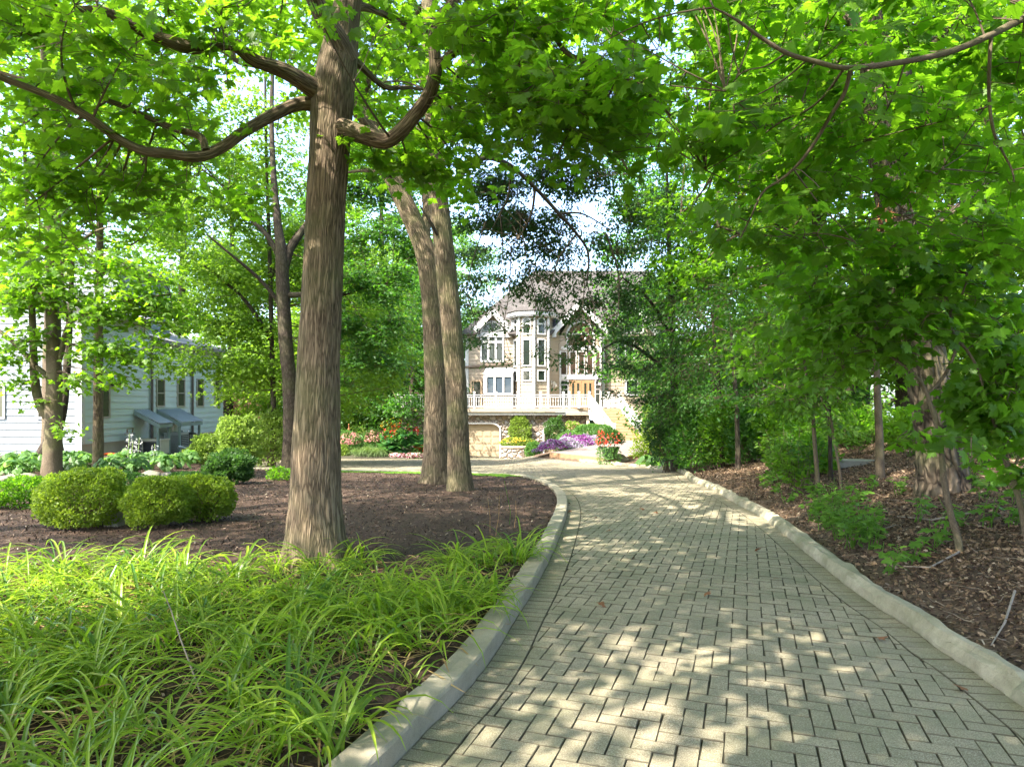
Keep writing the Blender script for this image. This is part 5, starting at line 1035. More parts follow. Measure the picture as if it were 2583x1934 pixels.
    window(H, RW, r_(1160), r_(1275), Z(905), Z(765), False, [("v", r_(1216), Z(900), Z(770), .12)], .10); window(H, RW, r_(1212), r_(1300), Z(1140), Z(1035), False, (), .12)
    window(H, R2, R2.len / 2 - .7, R2.len / 2 + .7, Z(745), Z(610), True, (), .1)
    # downspouts and gutter
    dp = MB(); dp.tube([(X(1090), D - .75, Z(765)), (X(1090), D - .14, Z(785)), (X(1090), D - .14, Z(1075)), (X(1096), D - .14, Z(1092)), (X(1130), D - .14, Z(1106)), (X(1137), D - .14, Z(1122)), (X(1137), D - .14, Z(1215))], .062, 8); dp.build("downspout", GUTTER, H)
    dp = MB(); dp.tube([(X(718, 45.6), 45.5, hz(660, 45.5)), (X(722, 45.6), 45.48, hz(700, 45.5)), (X(722, 45.6), 45.48, zd)], .045, 8); dp.build("downspout", paint("grey downspout", (0.25, 0.25, 0.24), 0.4, .1, 4, 0), H)
    gu = MB(); gu.bar((X(186), D - .12, Z(957)), (X(492), D - .12, Z(930)), .13, .12); gu.build("gutter", GUTTER, H)
    # stone level with the garage doors
    S_ = 44.5; st = MB(); top = hz(1262, S_); x0, x1 = -7.2, hx(968, S_)
    def opening(c0, c1, cy_, r):
        a, b = hx(c0, S_), hx(c1, S_); t = hz(cy_, S_)
        return [(a, zb), (a, t - r)] + [(a + r - r * math.cos(q), t - r * .8 + r * .8 * math.sin(q)) for q in np.linspace(.15, math.pi / 2, 6)] + [(b - r + r * math.sin(q), t - r * .8 + r * .8 * math.cos(q)) for q in np.linspace(0, math.pi / 2 - .15, 6)] + [(b, t - r), (b, zb)]
    op1 = opening(140, 412, 1318, .55); op2 = opening(690, 945, 1328, .55)
    poly = [(x0, zb - .3), (x0, top), (x1, top), (x1, zb - .3)]
    outl = [(x0, zb)] + op1 + op2 + [(x1, zb), (x1, top), (x0, top)]
    tri = tessellate_polygon([[Vector((a, b, 0)) for a, b in outl]])
    st.add([(a, S_, b) for a, b in outl], [t for t in tri])
    for op in (op1, op2):
        for (a, b), (c, d) in zip(op[:-1], op[1:]): st.add([(a, S_, b), (c, S_, d), (c, S_ + .35, d), (a, S_ + .35, b)], [(0, 1, 2, 3)])
    st.add([(x1, S_, zb), (x1, 47, zb), (x1, 47, top), (x1, S_, top)], [(0, 1, 2, 3)])
    st.build("stone_wall", STONE, H)
    tm = MB()
    for op in (op1, op2):
        for (a, b), (c, d) in zip(op[:-1], op[1:]): tm.bar((a, S_ - .03, b), (c, S_ - .03, d), .10, .09, up=(0, 1, 0))
    tm.build("arch_trim", WHITE, H)
    for (c0, c1, cy_) in ((140, 412, 1318), (690, 945, 1328)):
        a, b, t = hx(c0, S_), hx(c1, S_), hz(cy_, S_); g = MB(); yy = S_ + .2; nx, nz = 5 if c0 < 500 else 5, 5
        g.box(a - .2, b + .2, yy, yy + .04, zb, t + .1); pw, ph = (b - a) / nx, (t - zb) / nz
        for i in range(nx):
            for j in range(nz): g.box(a + i * pw + .05, a + (i + 1) * pw - .05, yy - .018, yy - .001, zb + j * ph + .05, zb + (j + 1) * ph - .05); g.box(a + i * pw + .10, a + (i + 1) * pw - .10, yy - .032, yy - .0185, zb + j * ph + .10, zb + (j + 1) * ph - .10)
        go = g.build("garage_door", DOORTAN, H); bt = MB(); bt.box(a, b, yy - .022, yy + .02, zb - .04, zb + .045); bt.build("bottom_seal", WHITE, go)
    # deck and railings
    dk = MB(); DX0, DX1 = -7.6, hx(1240, 44.0); dy = 44.0
    n_b = 14
    for i in range(n_b): dk.box(DX0, DX1, dy + .02 + i * .145, dy + .155 + i * .145, zd - .035, zd)
    dk.box(DX0, hx(980, dy), dy - .02, dy + .03, hz(1245, dy), zd - .036); dk.box(hx(836, dy), hx(980, dy), dy - .05, dy - .021, hz(1266, dy), hz(1246, dy)); dk.box(DX0, DX1, 46.05, 47.4, zd - .04, zd - .005)
    deck = dk.build("deck", paint("tan deck fascia", (0.34, 0.275, 0.20), 0.6, .1, 2, 0.001), H)
    fb = MB(); fb.box(DX0, hx(834, dy + .1), dy + .10, dy + .16, hz(1266, dy), hz(1246.5, dy)); fb.build("fascia", WHITE, deck)
    so = MB(); so.box(DX0, DX1, dy + .17, 44.49, hz(1262, dy), hz(1258, dy)); so.build("soffit", WHITE, deck)
    po = MB(); po.box(hx(966, 44.2), hx(985, 44.2), 44.15, 44.4, -1.2, hz(1266, dy)); po.build("deck_post", paint("tan post", (0.55, 0.46, 0.34), .6, .08, 2, 0), deck)
    hgt = .86
    def post(parent, x, y, z, h=1.0):
        p = MB(); p.box(x - .065, x + .065, y - .065, y + .065, z, z + h); p.box(x - .09, x + .09, y - .09, y + .09, z + h + .001, z + h + .05); p.prism([(x - .07, y - .07), (x + .07, y - .07), (x + .07, y + .07), (x - .07, y + .07)], z + h + .051, z + h + .09); p.build("post", WHITE, parent)
    def run(a, b, posts=True, gap=.155):
        a, b = Vector(a), Vector(b); m = MB(); up = Vector((0, 0, 1)); m.bar(a + up * hgt, b + up * hgt, .09, .06); m.bar(a + up * (hgt - .13), b + up * (hgt - .13), .05, .05); m.bar(a + up * .11, b + up * .11, .06, .06)
        l = (b - a).length; n = max(2, int(l / gap))
        for i in range(1, n):
            q = a + (b - a) * (i / n); m.tube([q + up * .13, q + up * .22, q + up * .3, q + up * .45, q + up * .6, q + up * (hgt - .14)], [.024, .024, .016, .031, .016, .024], 6, cap=False)
        o = m.build("railing", WHITE, H)
        return o
    cs = [105, 245, 385, 525, 670, 818, 855]; ry = dy + .09; last = None
    xs = [DX0 + .1] + [hx(c, ry) for c in cs]
    for i in range(len(xs) - 1):
        last = run((xs[i], ry, zd), (xs[i + 1], ry, zd)); post(last, xs[i + 1], ry, zd)
    # the landing of the stairs stands a little forward and turned
    tl = Vector((hx(985, 43.7), 43.7, zd)); trr = Vector((hx(1182, 43.95), 43.95, zd)); hd = Vector((1.12, -2.55, 0)).normalized(); wv = Vector((trr - tl)).normalized()
    lp = run((hx(855, ry), ry, zd), (hx(917, 43.85), 43.85, zd), gap=.11); post(lp, hx(917, 43.85), 43.85, zd); lp = run((hx(917, 43.85), 43.85, zd), tuple(tl), gap=.11); post(lp, *tl)
    rb = Vector((hx(1060, 46), 45.6, zd)); lp = run(tuple(rb), (hx(1108, 44.8), 44.8, zd), gap=.11); post(lp, *rb); post(lp, hx(1108, 44.8), 44.8, zd); lp = run((hx(1108, 44.8), 44.8, zd), tuple(trr), gap=.11); post(lp, *trr)
    nst, ris, run_ = 11, .176, .265
    stp = MB(); tread = MB()
    for i in range(nst):
        o0 = tl + hd * (run_ * i); z1 = zd - ris * (i + 1)
        q = [o0 + hd * (run_ + .03), o0 + wv * 1.98 + hd * (run_ + .03), o0 + wv * 1.98, o0]
        tread.prism([(p.x, p.y) for p in q], z1 - .045, z1); 
        a, b = o0 + hd * .0, o0 + wv * 1.98; stp.prism([(a.x, a.y), (b.x, b.y), (b.x + hd.x * .03, b.y + hd.y * .03), (a.x + hd.x * .03, a.y + hd.y * .03)], z1, z1 + ris - .046)
    sto = stp.build("staircase", paint("pale tan riser", (0.36, 0.25, 0.15), .6, .08, 2, 0.001), H); tread.build("tread", DECKW, sto)
    sg = MB(); end = tl + hd * (run_ * nst)
    for off in (-.03, 2.01):
        a, b = tl + wv * off, end + wv * off; zz_ = lambda p, z: (p.x, p.y, z)
        sg.bar(zz_(a, zd - .22), zz_(b, zd - ris * nst - .06), .05, .34)
    sg.build("stringer", paint("tan stringer", (0.52, 0.42, 0.30), .6, .1, 2, 0), sto)
    for off in (.03, 1.95):
        a, b = tl + wv * off, end + wv * off; a.z = zd; b.z = zd - ris * nst; m_ = a.lerp(b, .5)
        r1 = run(tuple(a), tuple(m_), gap=.15); post(r1, m_.x, m_.y, m_.z - .15, 1.12); r1 = run(tuple(m_), tuple(b), gap=.15); post(r1, b.x, b.y, b.z - .12, 1.1)
    return H, end, wv, zd - ris * nst
HOUSE, ST_END, ST_W, ST_Z = build_house()

def build_platform():
    zt = ST_Z + .015; t = (zt - EYE)
    A = (4.25, 27.6); B = (1.75, 31.4); Cc = (ST_END.x - .75, ST_END.y + .4); Dd = (ST_END.x + ST_W.x * 2.6, ST_END.y + ST_W.y * 2.6); E = (6.75, 33.2)
    P = [A, E, Dd, Cc, B]
    root = thing("boardwalk", "low pink brown board platform leading from the drive to the foot of the stairs", "boardwalk", (A[0], A[1], zt - .3))
    bd = MB(); d = Vector((B[0] - A[0], B[1] - A[1])).normalized(); n = Vector((-d.y, d.x)); n = n if n.y > 0 else -n
    L = [np.array(p) for p in P]; k = 0; s = -.2
    while s < 17:
        q = [tuple(p) for p in P]; a = (A[0] + n.x * (s + .004), A[1] + n.y * (s + .004)); b = (A[0] + n.x * (s + .14), A[1] + n.y * (s + .14))
        q = clip_half(q, a, (n.x, n.y), 0)
        if len(q) >= 3: q = clip_half(q, b, (-n.x, -n.y), 0)
        if len(q) >= 3: bd.prism(q, zt - .03, zt)
        s += .145
    bd.build("boards", PLATW, root)
    fa = MB()
    for a, b in ((A, E), (E, Dd), (B, A), (Cc, B)):
        za, zb_ = tz(*a) - .15, tz(*b) - .15; dx, dy = b[0] - a[0], b[1] - a[1]; l = math.hypot(dx, dy); nx, ny = dy / l * .035, -dx / l * .035
        fa.add([(a[0] + nx, a[1] + ny, za), (b[0] + nx, b[1] + ny, zb_), (b[0] + nx, b[1] + ny, zt + .004), (a[0] + nx, a[1] + ny, zt + .004), (a[0], a[1], zt + .004), (b[0], b[1], zt + .004)], [(0, 1, 2, 3), (3, 2, 5, 4)])
    fa.build("fascia", DECKW, root)
    return zt
PLAT_Z = build_platform()

# ---------------------------------------------------------------- the blue grey house at left
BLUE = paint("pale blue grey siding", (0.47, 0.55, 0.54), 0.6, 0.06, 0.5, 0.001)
BLUE_DIM = paint("dimmed blue grey siding", (0.22, 0.25, 0.26), 0.55, 0.04, 0.5, 0.001)  # same siding, colour darkened to make up for direct sun
CONC = paint("pale foundation concrete", (0.40, 0.36, 0.30), 0.85, 0.12, 1.2, 0.003)
STEEL = paint("standing seam metal", (0.30, 0.355, 0.415), 0.35, 0.08, 1.5, 0, 0.5, 0.3)
SAGE = paint("grey green post paint", (0.20, 0.265, 0.26), 0.6, 0.1, 3, 0)
def build_neighbour():
    X0, Y0, Y1, YM = -17.66, 28.0, 41.7, 33.2; zg = -.8; zf = lambda y: EYE - (1122.6 - .1022 * ((CX + X0 * F / y) - 209) - HY) * y / F
    zs = -.10
    H = thing("house", "blue grey clapboard house with narrow windows and concrete foundation at far left", "house", (X0, Y0, zg))
    w = MB(); S1 = Fr((X0, Y0), (X0, YM)); S2 = Fr((X0, YM), (X0, Y1)); z1, z2 = 5.6, 4.75
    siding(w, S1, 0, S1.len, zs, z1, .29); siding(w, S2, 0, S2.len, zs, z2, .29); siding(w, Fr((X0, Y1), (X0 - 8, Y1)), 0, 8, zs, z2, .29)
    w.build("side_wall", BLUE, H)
    w = MB(); FW = Fr((X0 - 9, Y0), (X0, Y0)); siding(w, FW, 0, 9, zs - .55, z1, .29); w.build("front_wall", BLUE_DIM, H)
    f = MB(); f.box(X0 - 9, X0 - .05, Y0 + .05, Y1 - .05, zg - 2.5, zs + .02); f.build("foundation", CONC, H)
    t = MB(); t.box(X0 - .22, X0 + .045, Y0 - .055, Y0 - .008 - .03, zg + .3, z1); S1.box(t, .0, .12, zs, z1, .036, .06); t.build("corner_board", WHITE, H)
    r = MB(); r.slab([(X0 + .7, Y0 - .6, z1 - .1), (X0 + .7, YM + .2, z1 - .1), (X0 - 4.5, YM + .2, z1 + 1.7), (X0 - 4.5, Y0 - .6, z1 + 1.7)], .18); r.slab([(X0 - 9.7, Y0 - .6, z1 - .1), (X0 - 9.7, YM + .2, z1 - .1), (X0 - 4.5, YM + .2, z1 + 1.7), (X0 - 4.5, Y0 - .6, z1 + 1.7)], .18)
    r.slab([(X0 + .6, YM + .2, z2 - .05), (X0 + .6, Y1 + .5, z2 - .05), (X0 - 4.5, Y1 + .5, z2 + 1.5), (X0 - 4.5, YM + .2, z2 + 1.5)], .18); r.build("roof", paint("grey roof shingle", (0.22, 0.22, 0.23), .9, .2, 6, .004), H)
    u = MB(); U0, UY = X0 - 1.6, 33.4; UF = Fr((U0, UY), (U0, UY + 5)); siding(u, UF, 0, 5, 5.0, 8.6, .29); siding(u, Fr((U0 - 6, UY), (U0, UY)), 0, 6, 5.0, 8.6, .29); u.build("upper_wall", BLUE_DIM, H)
    ur = MB(); ur.slab([(U0 + .6, UY - .6, 8.5), (U0 + .6, UY + 5.5, 8.5), (U0 - 3.2, UY + 5.5, 9.8), (U0 - 3.2, UY - .6, 9.8)], .2); ur.build("upper_roof", paint("white roof edge", (0.4, 0.4, 0.4), .7, .08, 2, 0), H)
    GB = glass_mat("screened window glass", (0.06, 0.065, 0.045), .2); FRM = paint("taupe window frame", (0.34, 0.31, 0.26), .5, .08, 3, 0)
    yy = lambda px: X0 * F / (px - CX)
    for a, b in ((392, 413), (444.5, 464), (494, 511.5), (539, 553)):
        ya, yb = yy(a), yy(b); c = .34; m = (ya + yb) / 2 - YM; hw = (yb - ya) / 2
        zt_, zb_ = EYE + 60 * (m + YM) / F, EYE - 11 * (m + YM) / F
        window(H, S2, m - hw, m + hw, zb_, zt_, False, [("h", (zt_ + zb_) / 2 - .02, m - hw + .03, m + hw - .03, .05)], .07, frame_mat=FRM, glass=GB)
    window(H, S1, 1.25, 1.9, .95, 2.4, False, (), .07, frame_mat=FRM, glass=GB)
    for ux in (.6, 2.6, 4.8, 7.2): window(H, FW, ux, ux + 1.1, .95, 2.35, False, [("v", ux + .55, 1, 2.3, .05)], .08, glass=GB)
    for y_ in (33.27, 37.5):
        dp = MB(); dp.tube([(X0 + .5, y_, z2 - .1), (X0 + .12, y_, z2 - .4), (X0 + .12, y_, zg)], .065, 8); dp.build("downspout", paint("dark brown downspout", (0.10, 0.085, 0.075), .45, .1, 3, 0), H)
    v = MB(); v.box(X0 + .04, X0 + .2, 29.9, 30.4, 2.35, 2.55); v.lathe((X0 + .14, 30.5, 2.4), [(.04, 0), (.07, .1), (.05, .16)], 8); v.build("wall_lamp", BLACKM, H)
    for y_, z_ in ((35.2, .35), (36.3, .15), (36.9, .12)):
        pp = MB(); pp.tube([(X0 + .02, y_, z_ - .35), (X0 + .16, y_, z_ - .35), (X0 + .17, y_, z_), (X0 + .17, y_ + .02, z_ + .1), (X0 + .26, y_ + .1, z_ + .13)] if z_ > .2 else [(X0 + .14, y_, z_ - .5), (X0 + .14, y_, z_)], .06, 8); pp.build("vent_pipe", paint("white plastic pipe", (0.75, 0.74, 0.72), .4, .05, 3, 0), H)
    # the two metal roofed shelters
    def shelter(label, ya, yb, zw, xo, zo):
        z0 = tz(xo, (ya + yb) / 2); R = thing("equipment_shelter", label, "shelter", (xo, ya, z0), group="metal roofed shelters beside the blue grey house")
        m = MB(); m.slab([(X0 + .04, ya, zw), (xo + .12, ya, zo), (xo + .12, yb, zo), (X0 + .04, yb, zw)], .03)
        n = int((yb - ya) / .2)
        for i in range(n + 1):
            y = ya + .02 + (yb - ya - .04) * i / n; m.bar((X0 + .05, y, zw + .012), (xo + .115, y, zo + .012), .025, .03)
        m.build("metal_roof", STEEL, R)
        fr = MB(); fr.box(xo + .02, xo + .10, ya, yb, zo - .22, zo - .05); fr.bar((X0 + .04, ya + .03, zw - .13), (xo + .015, ya + .03, zo - .13), .05, .17); fr.bar((X0 + .04, yb - .03, zw - .13), (xo + .015, yb - .03, zo - .13), .05, .17); fr.build("roof_frame", SAGE, R)
        for y in (ya + .1, yb - .1):
            p = MB(); p.box(xo - .09, xo + .01, y - .05, y + .05, z0 - .15, zo - .221); p.build("post", SAGE, R)
    shelter("narrow metal roofed shelter over the small generator", 31.8, 33.0, 1.28, -16.5, .66)
    shelter("wider metal roofed shelter over the two cooling units", 33.85, 36.2, 1.28, -16.5, .66)
    ACG = paint("grey unit casing", (0.33, 0.36, 0.38), .45, .08, 4, 0); DARKV = paint("dark louvre", (0.03, 0.032, 0.035), .5, .1, 4, 0)
    z0 = tz(-16.9, 34.5) + .06
    pad = MB(); pad.box(-17.5, -16.2, 33.75, 36.4, z0 - .2, z0); tag(pad.build("concrete_pad", CONC), "flat concrete pad under the grey cooling units", "pad")
    A = thing("cooling_unit", "square grey cooling unit with louvred side under the wider shelter", "cooling unit", (-17.0, 34.5, z0))
    m = MB(); m.box(-17.4, -16.55, 34.1, 34.95, z0 + .002, z0 + 1.0); m.build("casing", ACG, A)
    m = MB(); m.box(-16.549, -16.53, 34.16, 34.89, z0 + .1, z0 + .92); m.box(-17.34, -16.61, 34.08, 34.099, z0 + .1, z0 + .92); lv = m.build("louvre_panel", DARKV, A); m = MB()
    for i in range(9): m.box(-16.529, -16.51, 34.16, 34.89, z0 + .12 + i * .09, z0 + .15 + i * .09)
    for i in range(22): m.box(-17.34, -16.61, 34.06, 34.079, z0 + .115 + i * .037, z0 + .139 + i * .037)
    m.build("slats", ACG, lv); m = MB(); m.prism([(-17.42, 34.08), (-16.53, 34.08), (-16.53, 34.97), (-17.42, 34.97)], z0 + 1.001, z0 + 1.05); m.build("top_cover", ACG, A)
    B = thing("cooling_unit", "round dark cooling unit beside the square one under the wider shelter", "cooling unit", (-16.95, 35.65, z0))
    m = MB(); m.lathe((-16.95, 35.65, z0 + .002), [(.40, 0), (.40, .06), (.38, .07), (.38, .88), (.41, .89), (.41, .96), (.25, 1.0)], 24); m.build("casing", DARKV, B); m = MB()
    for i in range(10): m.lathe((-16.95, 35.65, z0 + .12 + i * .08), [(.381, 0), (.395, .004), (.395, .02), (.381, .024)], 24)
    for a in np.linspace(0, 6.28, 9)[:-1]: m.box(-16.95 + .40 * math.cos(a) - .012, -16.95 + .40 * math.cos(a) + .012, 35.65 + .4 * math.sin(a) - .012, 35.65 + .4 * math.sin(a) + .012, z0 + .07, z0 + .9)
    m.build("wire_guard", ACG, B)
    z0 = tz(-16.9, 32.3) + .03; G = thing("generator", "low dark generator with beige lid under the narrow shelter", "generator", (-16.95, 32.4, z0))
    m = MB(); m.box(-17.3, -16.45, 31.95, 32.75, z0, z0 + .62); m.build("casing", paint("beige unit casing", (0.5, .47, .4), .5, .06, 4, 0), G); m = MB(); m.prism([(-17.33, 31.92), (-16.42, 31.92), (-16.42, 32.78), (-17.33, 32.78)], z0 + .621, z0 + .69); m.build("lid", paint("beige lid", (0.52, .48, .41), .5, .06, 4, 0), G)
    m = MB(); m.box(-17.25, -16.6, 31.92, 31.949, z0 + .06, z0 + .58); lv = m.build("louvre_panel", DARKV, G); m = MB()
    for i in range(8): m.box(-17.25, -16.6, 31.90, 31.919, z0 + .08 + i * .062, z0 + .10 + i * .062)
    m.build("slats", paint("charcoal slat", (.06, .062, .066), .5, .1, 4, 0), lv)
    zg_ = tz(-17.3, 30.9); G = thing("gas_meter", "grey gas meter on a bent pipe against the foundation of the blue grey house", "gas meter", (-17.3, 30.9, zg_))
    m = MB(); m.lathe((-17.3, 30.9, zg_ + .55), [(.12, 0), (.2, .08), (.2, .3), (.1, .4)], 12); m.box(-17.5, -17.1, 30.8, 31.0, zg_ + .96, zg_ + 1.04); m.build("body", paint("meter grey", (.25, .27, .28), .5, .1, 6, 0), G)
    m = MB(); m.tube([(-17.42, 30.9, zg_), (-17.42, 30.9, zg_ + 1.2), (-17.42, 31.4, zg_ + 1.22), (-17.5, 31.45, zg_ + 1.0)], .025, 6); m.build("pipe", paint("rusty pipe", (.2, .11, .07), .6, .2, 6, 0), G)
    hz_ = MB(); 
    for i in range(5):
        r = .20 + i * .012; hz_.tube([(X0 + .10 + i * .02, 37.95 + .5 * r * math.cos(a), -.62 + 1.7 * r * math.sin(a)) for a in np.linspace(0, 6.5, 22)], .022, 6)
    tag(hz_.build("garden_hose", BLACKM), "coiled dark garden hose hanging on the pale foundation", "hose")
    cd = MB(); rng = np.random.default_rng(4); p = []
    for a in np.linspace(0, 15, 70): p.append((-17.15 + .45 * math.cos(a) + rng.normal(0, .1), 29.6 + 1.0 * math.sin(a * .9) + rng.normal(0, .08)))
    cd.tube([(x, y, tz(x, y) + .05 + .012 * (i % 5)) for i, (x, y) in enumerate(p)], .02, 5)
    tag(cd.build("extension_cord", paint("orange cord", (.75, .12, .02), .5, .05, 5, 0)), "tangled orange cord on the ground by the corner of the blue grey house", "cord")
    cdu = MB(); cdu.tube([(-16.35, 33.4, tz(-16.3, 33.4) + .35), (-16.2, 33.6, tz(-16.2, 33.6) + .34), (-16.0, 33.8, tz(-16, 33.8) + .2), (-15.95, 33.9, tz(-16, 33.9) + .03)], .07, 8); tag(cdu.build("drain_pipe", ACG), "short grey drain pipe curving out between the two shelters", "pipe")
    # brown building past the far end
    Bh = thing("shed", "reddish brown board building beyond the end of the blue grey house", "shed", (-20, 50, -1.9))
    m = MB(); fw = Fr((-21.6, 50), (-18.3, 50)); m.box(-21.6, -18.3, 50, 54, .4, 3.5)
    for i in range(11): fw.box(m, i * .3 + .01, i * .3 + .27, .42, 3.48, .002, .035)
    m.build("wall", paint("red brown board", (.20, .10, .065), .7, .2, 3, .001), Bh)
    m = MB(); m.box(-22.4, -17.6, 49.5, 54.4, -2.2, .399); m.build("base_wall", paint("pale base wall", (.60, .55, .48), .8, .08, 1, .001), Bh); m = MB(); m.slab([(-22.2, 49.4, 3.5), (-17.8, 49.4, 3.5), (-17.8, 52, 4.9), (-22.2, 52, 4.9)], .15); m.slab([(-22.2, 54.6, 3.5), (-17.8, 54.6, 3.5), (-17.8, 52, 4.9), (-22.2, 52, 4.9)], .15); m.build("roof", paint("brown roof", (.12, .085, .065), .9, .2, 4, .002), Bh)
build_neighbour()
# ---------------------------------------------------------------- shrubs, beds and ground cover
def ramp_mat(name, stops, rough=.6, trans=0.0, interp='CONSTANT'):
    m = NT(name); c = m.ramp(m.attr("tint"), stops, interp); m.col(c); m.rough(rough)
    if trans:
        t = m.node("BsdfTranslucent"); m.l(c, t.inputs[0]); x = m.node("MixShader"); x.inputs[0].default_value = trans; m.l(m.b.outputs[0], x.inputs[1]); m.l(t.outputs[0], x.inputs[2]); m.l(x.outputs[0], m.out.inputs[0])
    return m.mat
def scatter(name, pos, fwd, nrm, size, tmpl, mat, parent=None, tint=None, rng=None):
    V, f, T, per = put_leaves(np.asarray(pos), np.asarray(fwd), np.asarray(nrm), np.asarray(size), tmpl)
    t = np.repeat(tint, per) if tint is not None else None
    return np_mesh(name, V, f, T, mat, parent, tint=t)
def bush(name, label, cat, c, r, n, size, mat, seed, tmpl=T_FAR, power=2.6, group=None, stems=10, inner=.35, stem_mat=None, flat_bottom=True, flowers=None, lump=.16, flower_size=.05, flower_n=0, flower_mat=None, top_only=False):
    """A rounded mass of small leaves: points near the skin of a lumpy rounded box, with stems inside."""
    rng = np.random.default_rng(seed); c = np.array(c, float); r = np.array(r, float); root = thing(name, label, cat, tuple(c), group=group)
    d = unit(rng.normal(0, 1, (n, 3))); d[:, 2] = np.where(d[:, 2] < -.82, -d[:, 2], d[:, 2])
    k = (np.abs(d) ** power).sum(1) ** (-1 / power); rad = k * (1 - inner * rng.uniform(0, 1, n) ** 2.2) * (1 + lump * fbm(d[:, 0] * 2.4 + seed, d[:, 1] * 2.4, d[:, 2] * 2.4, seed, 3))
    p = d * rad[:, None]; P = c + (0, 0, r[2]) + p * r
    fw = unit(d * (1, 1, .8) + rng.normal(0, .6, (n, 3)) + (0, 0, .35)); nr = unit(d + rng.normal(0, .7, (n, 3)) + (0, 0, .5))
    tint = np.clip(.45 + .18 * rng.normal(0, 1, n) + .15 * fbm(P[:, 0] * 4, P[:, 1] * 4, P[:, 2] * 4, seed), 0, 1)
    scatter("foliage", P, fw, nr, size * rng.uniform(.6, 1.25, n), tmpl, mat, root, tint)
    if stems:
        A = c + np.column_stack([rng.normal(0, .16, (stems, 2)) * r[:2], np.full(stems, -.03)]); q = unit(rng.normal(0, 1, (stems, 3))); q[:, 2] = np.abs(q[:, 2]) * .6 + .1
        B = c + (0, 0, r[2]) + unit(q) * r * .78
        V, f, T = thin_tubes(A, B, np.full(stems, .007 + .008 * r[2]), np.full(stems, .003), .05, rng, 4, 4); np_mesh("stems", V, f, T, stem_mat or TWIG, root)
    if flower_n:
        d = unit(rng.normal(0, 1, (flower_n, 3))); d[:, 2] = np.abs(d[:, 2]) if top_only else np.where(d[:, 2] < -.35, -d[:, 2], d[:, 2])
        k = (np.abs(d) ** power).sum(1) ** (-1 / power); P = c + (0, 0, r[2]) + d * k[:, None] * r * (1.02 + .06 * rng.uniform(-1, 1, (flower_n, 1)))
        scatter("flowers", P, unit(np.cross(d, rng.normal(0, 1, (flower_n, 3)))), d + rng.normal(0, .3, (flower_n, 3)), flower_size * rng.uniform(.6, 1.2, flower_n), T_PETALS, flower_mat, root, np.clip(rng.uniform(0, 1, flower_n) * .6 + .2 + .35 * fbm(P[:, 0] * 1.2, P[:, 1] * 1.2, P[:, 2], seed + 5), 0, 1))
    return root
_a = np.linspace(0, 2 * math.pi, 11)[:-1]
T_PETALS = (np.array([(math.sin(a) * (.55 if i % 2 else .34), math.cos(a) * (.55 if i % 2 else .34), .12 if i % 2 else .0) for i, a in enumerate(_a)]), [list(range(10))])
BOXSTEM = paint("tan boxwood stem", (0.16, 0.115, 0.07), .8, .15, 8, 0)
def px_bush(name, label, cat, px0, px1, py0, py1, n, size, mat, seed, d=None, **k):
    """A shrub that the photograph shows between these columns and rows, standing on the ground."""
    b = on_ground((px0 + px1) / 2, py1) if d is None else Vector((((px0 + px1) / 2 - CX) * d / F, d, EYE - (py1 - HY) * d / F))
    rx = (px1 - px0) * b.y / F / 2; rz = (py1 - py0) * b.y / F / 2; ry = k.pop("ry", rx * .9)
    b.y += ry * .7
    return bush(name, label, cat, b, (rx, ry, rz), n, size, mat, seed, **k)

